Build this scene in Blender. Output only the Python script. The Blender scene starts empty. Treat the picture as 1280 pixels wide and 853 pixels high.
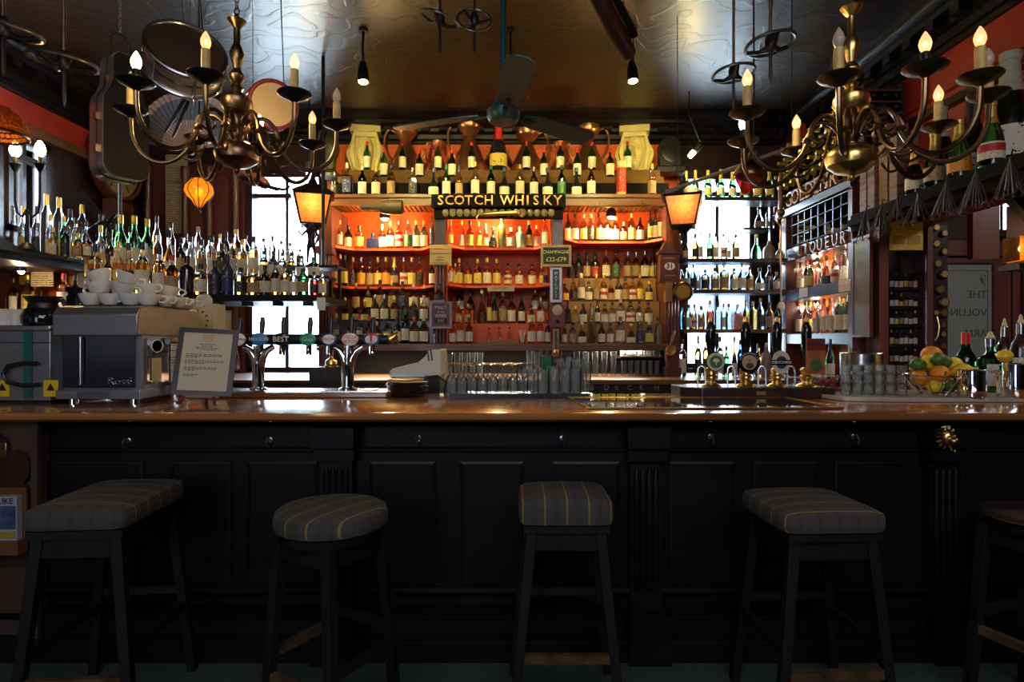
import bpy, bmesh, math, random
from mathutils import Vector, Matrix, Euler
R = math.radians
PI = math.pi
random.seed(7)
SC = bpy.context.scene
COL = SC.collection

# ------------------------------------------------------------------ camera, daylight, lamps, exposure
EYE = 1.41            # eye height
F = 760.0             # focal length in pixels of the 1280 wide frame
cam_d = bpy.data.cameras.new('camera'); cam = bpy.data.objects.new('camera', cam_d); COL.objects.link(cam)
cam.location = (0, 0, EYE); cam.rotation_euler = (R(90), 0, 0)
cam_d.sensor_width = 36.0; cam_d.lens = 36.0 * F / 1280.0; cam_d.clip_start = 0.05
SC.camera = cam
SC.view_settings.view_transform = 'Standard'; SC.view_settings.look = 'None'
SC.view_settings.gamma = 1.0; SC.view_settings.use_curve_mapping = False
SC.view_settings.exposure = 1.62
SC.cycles.caustics_reflective = False; SC.cycles.caustics_refractive = False
SC.cycles.sample_clamp_indirect = 6.0
SC.cycles.max_bounces = 10; SC.cycles.transmission_bounces = 10; SC.cycles.transparent_max_bounces = 12

wd = bpy.data.worlds.new('overcast_sky'); SC.world = wd; wd.use_nodes = True
bg = wd.node_tree.nodes['Background']
bg.inputs[0].default_value = (0.62, 0.81, 1.0, 1); bg.inputs[1].default_value = 11.0

def area(name, loc, rot, sx, sy, energy=0, color=(1, 1, 1), portal=False):
    d = bpy.data.lights.new(name, 'AREA'); d.shape = 'RECTANGLE'; d.size = sx; d.size_y = sy
    d.energy = energy; d.color = color
    if portal: d.cycles.is_portal = True
    o = bpy.data.objects.new(name, d); COL.objects.link(o); o.location = loc; o.rotation_euler = rot
    return o
def point(name, loc, energy, color, radius=0.03, parent=None):
    d = bpy.data.lights.new(name, 'POINT'); d.energy = energy; d.color = color; d.shadow_soft_size = radius
    o = bpy.data.objects.new(name, d); COL.objects.link(o); o.location = loc
    if parent: o.parent = parent
    return o
WARM = (1.0, 0.62, 0.25)
# window openings get portals (they only steer sky sampling)
area('portal_left_window', (-2.435, 6.50, 2.15), (R(-90), 0, 0), .80, 2.1, 1, portal=True)
area('portal_right_window', (2.22, 6.50, 2.16), (R(-90), 0, 0), .76, 2.05, 1, portal=True)
area('portal_side_window', (-3.93, 4.97, 2.67), (0, R(-90), 0), .76, .42, 1, portal=True)
# added fill light behind the camera; no lamps are built there
area('room_fill_behind', (0.4, -1.6, 3.3), (R(38), 0, 0), 3.0, 1.2, 24, (0.92, 0.88, 0.95))
# added cool fill, also mirrored in glossy edges; the rear wall has no window
area('rear_cool_fill', (-1.9, -3.1, 2.1), (R(90), 0, R(-12)), 1.5, 1.9, 16, (0.72, 0.85, 1.0))

# ------------------------------------------------------------------ helpers
def at(px, py, d): return Vector(((px - 640) / F * d, d, EYE + (426.5 - py) / F * d))
def ax(px, d): return (px - 640) / F * d
def az(py, d): return EYE + (426.5 - py) / F * d

class MB:
    def __init__(self): self.v = []; self.f = []; self.m = []
    def add(self, vs, fs, mi=0):
        b = len(self.v); self.v += [tuple(p) for p in vs]
        for q in fs: self.f.append([b + i for i in q]); self.m.append(mi)
        return self
    def box(self, x0, x1, y0, y1, z0, z1, mi=0, M=None):
        vs = [Vector(p) for p in ((x0,y0,z0),(x1,y0,z0),(x1,y1,z0),(x0,y1,z0),(x0,y0,z1),(x1,y0,z1),(x1,y1,z1),(x0,y1,z1))]
        if M is not None: vs = [M @ p for p in vs]
        return self.add(vs, [(0,3,2,1),(4,5,6,7),(0,1,5,4),(1,2,6,5),(2,3,7,6),(3,0,4,7)], mi)
    def boxc(self, c, s, mi=0, M=None):
        return self.box(c[0]-s[0]/2, c[0]+s[0]/2, c[1]-s[1]/2, c[1]+s[1]/2, c[2]-s[2]/2, c[2]+s[2]/2, mi, M)
    def lathe(self, prof, c=(0,0,0), seg=20, mi=0, M=None, cap=True):
        vs = []; fs = []
        n = len(prof)
        for r, z in prof:
            for k in range(seg):
                a = 2*PI*k/seg; vs.append(Vector((r*math.cos(a), r*math.sin(a), z)))
        for i in range(n-1):
            for k in range(seg):
                k2 = (k+1) % seg
                fs.append((i*seg+k, i*seg+k2, (i+1)*seg+k2, (i+1)*seg+k))
        if cap:
            fs.append(tuple(range(seg-1, -1, -1))); fs.append(tuple((n-1)*seg+k for k in range(seg)))
        if M is not None: vs = [M @ p for p in vs]
        c = Vector(c)
        return self.add([p + c for p in vs], fs, mi)
    def tube(self, path, r, seg=8, mi=0, closed=False, flat=1.0):
        P = [Vector(p) for p in path]; n = len(P)
        rs = r if isinstance(r, (list, tuple)) else [r]*n
        vs = []; fs = []; up = None
        for i in range(n):
            if closed: t = P[(i+1) % n] - P[i-1]
            else: t = P[min(i+1, n-1)] - P[max(i-1, 0)]
            t = t.normalized() if t.length > 1e-9 else Vector((0,0,1))
            if up is None:
                up = Vector((0,0,1)) if abs(t.z) < 0.9 else Vector((1,0,0))
            s = t.cross(up)
            if s.length < 1e-6: s = t.cross(Vector((0.3,1,0.2)))
            s.normalize(); u = s.cross(t).normalized(); up = u
            for k in range(seg):
                a = 2*PI*k/seg; vs.append(P[i] + s*(math.cos(a)*rs[i]) + u*(math.sin(a)*rs[i]*flat))
        for i in range(n if closed else n-1):
            j = (i+1) % n
            for k in range(seg):
                k2 = (k+1) % seg
                fs.append((i*seg+k, i*seg+k2, j*seg+k2, j*seg+k))
        if not closed:
            fs.append(tuple(range(seg-1, -1, -1))); fs.append(tuple((n-1)*seg+k for k in range(seg)))
        return self.add(vs, fs, mi)
    def prism(self, poly, y0, y1, mi=0, M=None):
        """polygon in x,z extruded along y"""
        n = len(poly)
        vs = [Vector((x, y0, z)) for x, z in poly] + [Vector((x, y1, z)) for x, z in poly]
        fs = [tuple(range(n)), tuple(range(2*n-1, n-1, -1))] + [(i, i+n, (i+1) % n + n, (i+1) % n) for i in range(n)]
        if M is not None: vs = [M @ p for p in vs]
        return self.add(vs, fs, mi)
    def sweep(self, prof, p0, p1, out, mi=0):
        """moulding: profile of (outward, up) run from p0 to p1"""
        p0 = Vector(p0); p1 = Vector(p1); out = Vector(out); n = len(prof)
        vs = [p + out*a + Vector((0,0,b)) for p in (p0, p1) for a, b in prof]
        fs = [(i, (i+1) % n, (i+1) % n + n, i+n) for i in range(n)] + [tuple(range(n-1, -1, -1)), tuple(range(n, 2*n))]
        return self.add(vs, fs, mi)
    def ball(self, c, r, seg=14, rings=9, s=(1,1,1), mi=0, M=None):
        pr = [(max(1e-4, math.sin(PI*i/rings))*r, -math.cos(PI*i/rings)*r) for i in range(rings+1)]
        S = Matrix.Diagonal((*s, 1))
        return self.lathe(pr, c, seg, mi, (M @ S) if M is not None else S)
    def mesh(self, name, mats, smooth=True, fix=True):
        me = bpy.data.meshes.new(name); me.from_pydata(self.v, [], self.f)
        for m in (mats if isinstance(mats, (list, tuple)) else [mats]): me.materials.append(m)
        if any(self.m): me.polygons.foreach_set('material_index', self.m)
        if fix:
            b = bmesh.new(); b.from_mesh(me); bmesh.ops.recalc_face_normals(b, faces=b.faces); b.to_mesh(me); b.free()
        if smooth:
            me.polygons.foreach_set('use_smooth', [True]*len(me.polygons)); me.set_sharp_from_angle(angle=R(38))
        me.update(); return me
    def build(self, name, mats, parent=None, loc=None, rot=None, smooth=True, bevel=0, kind=None):
        o = bpy.data.objects.new(name, self.mesh(name, mats, smooth)); COL.objects.link(o)
        if parent is not None: o.parent = parent
        if loc is not None: o.location = loc
        if rot is not None: o.rotation_euler = rot
        if bevel:
            md = o.modifiers.new('soft_edges', 'BEVEL'); md.width = bevel; md.segments = 2; md.limit_method = 'ANGLE'; md.angle_limit = R(40)
        if kind: o['kind'] = kind
        return o

def inst(name, me, parent=None, loc=None, rot=None, scale=None):
    o = bpy.data.objects.new(name, me); COL.objects.link(o)
    if parent is not None: o.parent = parent
    if loc is not None: o.location = loc
    if rot is not None: o.rotation_euler = rot
    if scale is not None: o.scale = scale
    return o
def tag(o, label, cat, group=None):
    o['label'] = label; o['category'] = cat
    if group: o['group'] = group
    return o
def thing(name, label, cat, loc=(0,0,0), rot=(0,0,0), group=None):
    o = bpy.data.objects.new(name, None); COL.objects.link(o); o.empty_display_size = 0.05
    o.location = loc; o.rotation_euler = rot
    return tag(o, label, cat, group)
def struct(o): o['kind'] = 'structure'; return o

_txt = {}
def text_mesh(s, size, ext=0.002, mat=None, align='CENTER', bold=0.0):
    key = (s, size, ext, mat.name if mat else '', align, bold)
    if key in _txt: return _txt[key]
    c = bpy.data.curves.new('lettering', 'FONT'); c.body = s; c.size = size; c.extrude = ext; c.align_x = align; c.align_y = 'CENTER'; c.resolution_u = 2; c.offset = bold
    o = bpy.data.objects.new('lettering', c); COL.objects.link(o)
    bpy.context.view_layer.update()
    me = bpy.data.meshes.new_from_object(o.evaluated_get(bpy.context.evaluated_depsgraph_get()))
    bpy.data.objects.remove(o); me.name = 'lettering'; me.materials.clear()
    if mat: me.materials.append(mat)
    _txt[key] = me
    return me
FACE = (R(90), 0, 0)            # faces the room side of the bar (-Y)
FACEX = (R(90), 0, R(-90))      # faces -X
def smooth_path(P, k=5):
    P = [Vector(p) for p in P]; out = []
    for i in range(len(P)-1):
        a, b, c, d = P[max(i-1,0)], P[i], P[i+1], P[min(i+2,len(P)-1)]
        for j in range(k):
            t = j/k; out.append(.5*((2*b)+(c-a)*t+(2*a-5*b+4*c-d)*t*t+(3*b-a-3*c+d)*t*t*t))
    return out+[P[-1]]
def arc(cx, cz, r, a0, a1, n, y=0): return [(cx + r*math.cos(R(a0+(a1-a0)*i/n)), y, cz + r*math.sin(R(a0+(a1-a0)*i/n))) for i in range(n+1)]

# ------------------------------------------------------------------ materials
MT = {}
def _new(name):
    m = bpy.data.materials.new(name); m.use_nodes = True; MT[name] = m
    return m, m.node_tree.nodes, m.node_tree.links, m.node_tree.nodes['Principled BSDF']
def mat(name, col, rough=0.5, metal=0.0, var=0.0, nscale=8.0, bump=0.0, stretch=(1,1,1), coat=0.0, emit=None, es=0.0, spec=0.5, col2=None):
    m, N, L, b = _new(name)
    b.inputs['Base Color'].default_value = (*col, 1); b.inputs['Roughness'].default_value = rough; b.inputs['Metallic'].default_value = metal
    b.inputs['Coat Weight'].default_value = coat; b.inputs['Coat Roughness'].default_value = 0.12; b.inputs['Specular IOR Level'].default_value = spec
    if emit: b.inputs['Emission Color'].default_value = (*emit, 1); b.inputs['Emission Strength'].default_value = es
    if var or bump or col2:
        tc = N.new('ShaderNodeTexCoord'); mp = N.new('ShaderNodeMapping'); nz = N.new('ShaderNodeTexNoise')
        mp.inputs['Scale'].default_value = stretch; nz.inputs['Scale'].default_value = nscale; nz.inputs['Detail'].default_value = 4
        L.new(tc.outputs['Object'], mp.inputs[0]); L.new(mp.outputs[0], nz.inputs['Vector'])
        if var or col2:
            r = N.new('ShaderNodeValToRGB')
            r.color_ramp.elements[0].position = 0.3; r.color_ramp.elements[1].position = 0.7
            c0 = tuple(c*(1-var) for c in col); c1 = col2 or tuple(min(1, c*(1+var)) for c in col)
            r.color_ramp.elements[0].color = (*c0, 1); r.color_ramp.elements[1].color = (*c1, 1)
            L.new(nz.outputs['Fac'], r.inputs[0]); L.new(r.outputs[0], b.inputs['Base Color'])
        if bump:
            bp = N.new('ShaderNodeBump'); bp.inputs['Strength'].default_value = bump; bp.inputs['Distance'].default_value = 0.01
            L.new(nz.outputs['Fac'], bp.inputs['Height']); L.new(bp.outputs[0], b.inputs['Normal'])
    return m
def glass(name, col, rough=0.02, ior=1.45, fill=None, level=0.6):
    m, N, L, b = _new(name)
    b.inputs['Base Color'].default_value = (*col, 1); b.inputs['Roughness'].default_value = rough
    b.inputs['Transmission Weight'].default_value = 1.0; b.inputs['IOR'].default_value = ior
    if fill:
        tc = N.new('ShaderNodeTexCoord'); sp = N.new('ShaderNodeSeparateXYZ'); lt = N.new('ShaderNodeMath'); lt.operation = 'LESS_THAN'; lt.inputs[1].default_value = level
        mx = N.new('ShaderNodeMix'); mx.data_type = 'RGBA'; mx.inputs[6].default_value = (*col, 1); mx.inputs[7].default_value = (*fill, 1)
        L.new(tc.outputs['Object'], sp.inputs[0]); L.new(sp.outputs[2], lt.inputs[0]); L.new(lt.outputs[0], mx.inputs[0]); L.new(mx.outputs[2], b.inputs['Base Color'])
    return m
def thin_glass(name, tint=(1,1,1), refl=0.08, rough=0.0):
    m, N, L, b = _new(name); N.remove(b)
    t = N.new('ShaderNodeBsdfTransparent'); t.inputs[0].default_value = (*tint, 1)
    g = N.new('ShaderNodeBsdfGlossy'); g.inputs['Roughness'].default_value = rough
    fr = N.new('ShaderNodeFresnel'); fr.inputs[0].default_value = 1.45
    mx = N.new('ShaderNodeMixShader'); L.new(fr.outputs[0], mx.inputs[0]); L.new(t.outputs[0], mx.inputs[1]); L.new(g.outputs[0], mx.inputs[2])
    L.new(mx.outputs[0], N['Material Output'].inputs[0]); return m
def glow_pane(name, col, tr=0.35):
    """coloured obscured lantern glass: lets light through, scattered"""
    m, N, L, b = _new(name); N.remove(b)
    t = N.new('ShaderNodeBsdfTransparent'); t.inputs[0].default_value = (*col, 1)
    d = N.new('ShaderNodeBsdfTranslucent'); d.inputs[0].default_value = (*col, 1)
    g = N.new('ShaderNodeBsdfGlossy'); g.inputs['Roughness'].default_value = 0.15
    nz = N.new('ShaderNodeTexNoise'); nz.inputs['Scale'].default_value = 45; tc = N.new('ShaderNodeTexCoord'); L.new(tc.outputs['Object'], nz.inputs['Vector'])
    rp = N.new('ShaderNodeValToRGB'); rp.color_ramp.elements[0].position = .35; rp.color_ramp.elements[1].position = .65; rp.color_ramp.elements[0].color = (col[0]*.75, col[1]*.72, col[2]*.8, 1); rp.color_ramp.elements[1].color = (*col, 1)
    L.new(nz.outputs['Fac'], rp.inputs[0]); L.new(rp.outputs[0], d.inputs[0]); L.new(rp.outputs[0], t.inputs[0])
    mx = N.new('ShaderNodeMixShader'); mx.inputs[0].default_value = 1-tr; L.new(t.outputs[0], mx.inputs[1]); L.new(d.outputs[0], mx.inputs[2])
    m2 = N.new('ShaderNodeMixShader'); m2.inputs[0].default_value = 0.06; L.new(mx.outputs[0], m2.inputs[1]); L.new(g.outputs[0], m2.inputs[2])
    L.new(m2.outputs[0], N['Material Output'].inputs[0]); return m
def label_mat(name, col, ink=(0.05,0.04,0.03), band=None, amount=0.5, z0=0.1, z1=0.5):
    """bottle label: paper with flat printed lines (Object z runs 0-1 up the bottle)"""
    m, N, L, b = _new(name); b.inputs['Roughness'].default_value = 0.55
    tc = N.new('ShaderNodeTexCoord'); sp = N.new('ShaderNodeSeparateXYZ'); L.new(tc.outputs['Object'], sp.inputs[0])
    oi = N.new('ShaderNodeObjectInfo')
    def mth(op, a, bb, c=None):
        n = N.new('ShaderNodeMath'); n.operation = op
        for i, x in enumerate((a, bb, c)):
            if x is None: continue
            if isinstance(x, (int, float)): n.inputs[i].default_value = x
            else: L.new(x, n.inputs[i])
        return n.outputs[0]
    cb = N.new('ShaderNodeCombineXYZ'); L.new(mth('MULTIPLY', sp.outputs[0], 5.0), cb.inputs[0]); L.new(mth('MULTIPLY', sp.outputs[2], 34.0), cb.inputs[2])
    L.new(mth('MULTIPLY', oi.outputs['Random'], 60.0), cb.inputs[1])
    nz = N.new('ShaderNodeTexNoise'); nz.inputs['Scale'].default_value = 1.0; nz.inputs['Detail'].default_value = 1; L.new(cb.outputs[0], nz.inputs['Vector'])
    mk = mth('GREATER_THAN', nz.outputs['Fac'], 1.0-0.45*amount-0.12)
    inside = mth('LESS_THAN', mth('ABSOLUTE', sp.outputs[0], 0), 0.62)
    mk = mth('MULTIPLY', mk, inside)
    mx = N.new('ShaderNodeMix'); mx.data_type = 'RGBA'; mx.inputs[6].default_value = (*col, 1); mx.inputs[7].default_value = (*ink, 1); L.new(mk, mx.inputs[0])
    out = mx.outputs[2]
    if band:
        k = mth('COMPARE', sp.outputs[2], 0.30, 0.055)
        m2 = N.new('ShaderNodeMix'); m2.data_type = 'RGBA'; L.new(out, m2.inputs[6]); m2.inputs[7].default_value = (*band, 1); L.new(k, m2.inputs[0]); out = m2.outputs[2]
    L.new(out, b.inputs['Base Color']); return m
def print_mat(name, paper, ink, scale=60.0, thr=0.56, horizontal=True, rough=0.6):
    """flat print: rows of small type on paper"""
    m, N, L, b = _new(name); b.inputs['Roughness'].default_value = rough
    tc = N.new('ShaderNodeTexCoord'); mp = N.new('ShaderNodeMapping'); L.new(tc.outputs['Object'], mp.inputs[0])
    mp.inputs['Scale'].default_value = (scale*0.9, 1, scale*0.9)
    wv = N.new('ShaderNodeTexWave'); wv.bands_direction = 'Z'; wv.inputs['Scale'].default_value = 0.30; L.new(mp.outputs[0], wv.inputs['Vector'])
    nz = N.new('ShaderNodeTexNoise'); nz.inputs['Scale'].default_value = 1.6; L.new(mp.outputs[0], nz.inputs['Vector'])
    a = N.new('ShaderNodeMath'); a.operation = 'GREATER_THAN'; a.inputs[1].default_value = 0.62; L.new(wv.outputs['Fac'], a.inputs[0])
    c = N.new('ShaderNodeMath'); c.operation = 'GREATER_THAN'; c.inputs[1].default_value = 1-thr; L.new(nz.outputs['Fac'], c.inputs[0])
    p = N.new('ShaderNodeMath'); p.operation = 'MULTIPLY'; L.new(a.outputs[0], p.inputs[0]); L.new(c.outputs[0], p.inputs[1])
    mx = N.new('ShaderNodeMix'); mx.data_type = 'RGBA'; mx.inputs[6].default_value = (*paper, 1); mx.inputs[7].default_value = (*ink, 1); L.new(p.outputs[0], mx.inputs[0])
    L.new(mx.outputs[2], b.inputs['Base Color']); return m

wood_dark = mat('dark_mahogany', (0.030, 0.013, 0.010), 0.32, var=0.5, nscale=6, bump=0.12, stretch=(1,1,0.12), coat=0.25)
wood_black = mat('blackened_oak', (0.0055, 0.0045, 0.0062), 0.42, var=0.45, nscale=7, bump=0.10, stretch=(0.15,1,1), coat=0.0, spec=0.2)
matte_black = mat('matte_black_paint', (0.006, 0.005, 0.005), 0.8, spec=0.1)
letter_oak = mat('letter_oak', (0.42, 0.20, 0.085), 0.45, var=0.2)
end_oak = mat('brown_end_oak', (0.050, 0.027, 0.021), 0.45, var=0.35, nscale=6, stretch=(1,1,.12))
wood_red = mat('red_mahogany', (0.125, 0.036, 0.028), 0.35, var=0.45, nscale=6, bump=0.10, stretch=(1,1,0.12), coat=0.3)
wood_mid = mat('brown_oak', (0.16, 0.065, 0.022), 0.35, var=0.4, nscale=5, bump=0.1, stretch=(0.15,1,1), coat=0.3)
wood_gold = mat('honey_pine', (0.27, 0.135, 0.022), 0.45, var=0.3, nscale=5, bump=0.1, stretch=(0.12,1,1))
wood_top = mat('lacquered_counter_oak', (0.30, 0.115, 0.035), 0.16, var=0.45, nscale=4, bump=0.05, stretch=(0.12,1.6,1), coat=0.6)
tier_oak = mat('dark_tier_oak', (0.105, 0.050, 0.008), 0.6, spec=0.2, var=0.3, nscale=5, stretch=(0.12,1,1))
wood_leg = mat('worn_black_stool_wood', (0.004, 0.004, 0.006), 0.45, nscale=9, bump=0.1, stretch=(1,1,0.2), spec=0.3, col2=(0.014, 0.010, 0.007))
old_iron = mat('old_brown_iron', (0.05, 0.036, 0.026), 0.5, 0.5)
wood_worn = mat('worn_bare_rail', (0.07, 0.038, 0.017), 0.40, var=0.5, nscale=14)
red_paint = mat('red_alcove_paint', (0.60, 0.085, 0.006), 0.5, var=0.12, nscale=3, bump=0.05)
red_frieze = mat('red_frieze_paint', (0.36, 0.030, 0.014), 0.5, var=0.2, nscale=3, bump=0.08)
carpet = mat('dark_green_carpet', (0.028, 0.050, 0.034), 0.95, var=0.35, nscale=60, bump=0.5)
plaster = mat('dark_plaster', (0.030, 0.022, 0.020), 0.6, var=0.3, nscale=4)
brass = mat('old_brass', (0.62, 0.42, 0.14), 0.28, 1.0, var=0.25, nscale=10)
bronze = mat('dark_bronze', (0.20, 0.125, 0.065), 0.32, 1.0, var=0.3, nscale=10)
wheel_iron = mat('grey_iron', (0.16, 0.16, 0.17), 0.30, 0.9, var=0.3, nscale=12)
iron = mat('black_iron', (0.020, 0.020, 0.022), 0.40, 0.7, var=0.3, nscale=12)
steel = mat('brushed_steel', (0.56, 0.56, 0.58), 0.22, 1.0, var=0.08, nscale=40, stretch=(0.1,1,1))
steel_grey = mat('satin_grey_steel', (0.34, 0.33, 0.34), 0.38, 0.85, var=0.1, nscale=30, stretch=(0.1,1,1))
chrome = mat('polished_chrome', (0.78, 0.78, 0.80), 0.06, 1.0)
copper = mat('polished_copper', (0.62, 0.29, 0.14), 0.28, 0.95, var=0.15, nscale=6)
black_pl = mat('black_plastic', (0.012, 0.012, 0.014), 0.35)
black_gl = mat('glossy_black', (0.008, 0.008, 0.010), 0.08)
cream_pl = mat('cream_plastic', (0.66, 0.62, 0.50), 0.4)
white_pl = mat('white_china', (0.72, 0.69, 0.64), 0.18, coat=0.5)
stone = mat('yellow_cream_plaster', (0.60, 0.52, 0.20), 0.7, var=0.12, nscale=14, bump=0.15)
marble = mat('grey_marble', (0.44, 0.40, 0.33), 0.25, var=0.2, nscale=7)
cream_paper = mat('aged_cream_paper', (0.62, 0.52, 0.33), 0.7)
white_paper = mat('white_paper', (0.78, 0.78, 0.76), 0.7)
navy = mat('navy_card', (0.015, 0.022, 0.075), 0.5)
slate = mat('chalkboard', (0.022, 0.030, 0.024), 0.7, var=0.3, nscale=10)
chalk = mat('chalk_yellow', (0.75, 0.72, 0.45), 0.9)
gold = mat('gilt', (0.50, 0.30, 0.11), 0.38, 0.8)
medal = mat('tarnished_medal', (0.12, 0.095, 0.06), 0.5, 0.4)
gold_dull = mat('dull_gilt', (0.33, 0.23, 0.10), 0.42, 0.6)
sign_red = mat('dark_red_sign', (0.16, 0.018, 0.022), 0.45)
ink_black = mat('printed_black', (0.015, 0.013, 0.012), 0.6)
ink_red = mat('printed_red', (0.65, 0.03, 0.03), 0.6)
ink_white = mat('printed_white', (0.80, 0.80, 0.78), 0.6)
ink_grey = mat('etched_grey', (0.055, 0.06, 0.06), 0.5)
candle = mat('candle_sleeve', (0.52, 0.36, 0.11), 0.5, var=0.25, nscale=30)
leather = mat('black_leather', (0.018, 0.013, 0.011), 0.45, var=0.3, nscale=30, bump=0.3)
case_edge = mat('grey_case_edge', (0.48, 0.50, 0.54), 0.30, 0.8)
skin_mat = mat('drum_vellum', (0.46, 0.33, 0.16), 0.6, var=0.15, nscale=5)
drum_dark = mat('dark_drum_head', (0.028, 0.018, 0.012), 0.45, var=0.2, nscale=5)
orange_p = mat('orange_peel', (0.80, 0.26, 0.015), 0.42, var=0.12, nscale=20, bump=0.25)
lemon_p = mat('lemon_peel', (0.80, 0.55, 0.03), 0.40, var=0.12, nscale=20, bump=0.25)
lime_p = mat('lime_peel', (0.060, 0.15, 0.015), 0.38, var=0.3, nscale=12, bump=0.2)
berry = mat('red_sweets', (0.42, 0.05, 0.045), 0.4, var=0.3, nscale=20)
blue_metal = mat('teal_fan_enamel', (0.012, 0.055, 0.065), 0.35, 0.3)
fan_pink = mat('pleated_pink_paper', (0.80, 0.66, 0.62), 0.8)
fan_blue = mat('pleated_blue_paper', (0.26, 0.33, 0.45), 0.8)
clock_face = mat('ivory_dial', (0.62, 0.54, 0.33), 0.5)
frost = mat('frosted_door_glass', (0.22, 0.25, 0.25), 0.55)
yel_poster = mat('yellow_poster', (0.66, 0.43, 0.045), 0.6, var=0.15, nscale=9)
red_box = mat('red_box', (0.55, 0.02, 0.02), 0.4)
facade = mat('pale_street_facade', (0.75, 0.75, 0.73), 0.9, var=0.1, nscale=2)
teal_strip = mat('teal_strip', (0.02, 0.10, 0.09), 0.4)
warn_yellow = mat('warning_yellow', (0.70, 0.48, 0.02), 0.5)
win_glass = thin_glass('window_glass')
obscured = thin_glass('old_obscured_glass', (0.32, 0.37, 0.42), rough=0.3)
cab_glass = thin_glass('cabinet_glass')
def glassware(name, tint, haze=0.04):
    m, N, L, b = _new(name); N.remove(b)
    t = N.new('ShaderNodeBsdfTransparent'); t.inputs[0].default_value = (*tint, 1)
    g = N.new('ShaderNodeBsdfGlossy'); g.inputs['Roughness'].default_value = 0.06
    d = N.new('ShaderNodeBsdfDiffuse'); d.inputs[0].default_value = (*tint, 1)
    lw = N.new('ShaderNodeLayerWeight'); lw.inputs[0].default_value = 0.16
    m1 = N.new('ShaderNodeMixShader'); m1.inputs[0].default_value = haze; L.new(t.outputs[0], m1.inputs[1]); L.new(d.outputs[0], m1.inputs[2])
    m2 = N.new('ShaderNodeMixShader'); L.new(lw.outputs['Fresnel'], m2.inputs[0]); L.new(m1.outputs[0], m2.inputs[1]); L.new(g.outputs[0], m2.inputs[2])
    L.new(m2.outputs[0], N['Material Output'].inputs[0]); return m
clear_glass = glassware('clear_drinking_glass', (0.95, 0.97, 0.97))
green_tint = glassware('green_tumbler_glass', (0.30, 0.65, 0.48), 0.15)
amber_pane = glow_pane('amber_lantern_glass', (1.0, 0.60, 0.17), 0.25)
green_pane = glow_pane('mottled_lantern_glass', (1.0, 0.66, 0.36), 0.3)
orange_glass = glow_pane('orange_globe_glass', (1.0, 0.42, 0.05), 0.2)
def bulb_mat(name, glow):
    m, N, L, b = _new(name); b.inputs['Base Color'].default_value = (0.85, 0.72, 0.62, 1); b.inputs['Roughness'].default_value = 0.05; b.inputs['Alpha'].default_value = 0.38
    b.inputs['Emission Color'].default_value = (1.0, 0.45, 0.18, 1); b.inputs['Emission Strength'].default_value = glow; return m
bulb_clear = bulb_mat('clear_bulb_unlit', 0.0); bulb_warm = bulb_mat('clear_bulb_glowing', 0.55)
bulb_frost = mat('frosted_bulb_unlit', (0.40, 0.33, 0.24), 0.3)
bulb_lit = mat('bulb_lit', (1, 0.9, 0.6), 0.3, emit=(1.0, 0.66, 0.22), es=16)
bulb_small = mat('pendant_bulb', (1, 0.7, 0.4), 0.3, emit=(1.0, 0.50, 0.12), es=4)
bulb_dim = mat('filament_glow', (1, 0.5, 0.1), 0.3, emit=(1.0, 0.30, 0.04), es=14)
bulb_yellow = mat('spot_bulb', (1, 0.9, 0.4), 0.3, emit=(1.0, 0.80, 0.22), es=30)
bulb_white = mat('downlight_bulb', (1, 0.9, 0.6), 0.3, emit=(1.0, 0.82, 0.45), es=30)

# embossed ceiling paper
m, N, L, b = _new('embossed_ceiling')
b.inputs['Base Color'].default_value = (0.020, 0.013, 0.009, 1); b.inputs['Roughness'].default_value = 0.40; b.inputs['Coat Weight'].default_value = 0.3; b.inputs['Coat Roughness'].default_value = 0.32
tc = N.new('ShaderNodeTexCoord'); nz = N.new('ShaderNodeTexNoise'); nz.inputs['Scale'].default_value = 2.3; nz.inputs['Detail'].default_value = 1
mxv = N.new('ShaderNodeMix'); mxv.data_type = 'VECTOR'; mxv.inputs[0].default_value = 0.30
vo = N.new('ShaderNodeTexWave'); vo.wave_type = 'RINGS'; vo.wave_profile = 'SIN'; vo.inputs['Scale'].default_value = 2.6; vo.inputs['Distortion'].default_value = 16.0; vo.inputs['Detail'].default_value = 1.0; vo.inputs['Detail Scale'].default_value = 1.6
rp = N.new('ShaderNodeValToRGB'); rp.color_ramp.elements[0].position = 0.82; rp.color_ramp.elements[1].position = 0.95
rp.color_ramp.elements[0].color = (0,0,0,1); rp.color_ramp.elements[1].color = (1,1,1,1)
bp = N.new('ShaderNodeBump'); bp.inputs['Strength'].default_value = 0.30; bp.inputs['Distance'].default_value = 0.006
L.new(tc.outputs['Object'], nz.inputs['Vector']); L.new(tc.outputs['Object'], mxv.inputs[4]); L.new(nz.outputs['Color'], mxv.inputs[5])
L.new(mxv.outputs[1], vo.inputs['Vector']); L.new(vo.outputs['Fac'], rp.inputs[0]); L.new(rp.outputs[0], bp.inputs['Height']); L.new(bp.outputs[0], b.inputs['Normal']); L.new(bp.outputs[0], b.inputs['Coat Normal'])
ceil_mat = m

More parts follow.
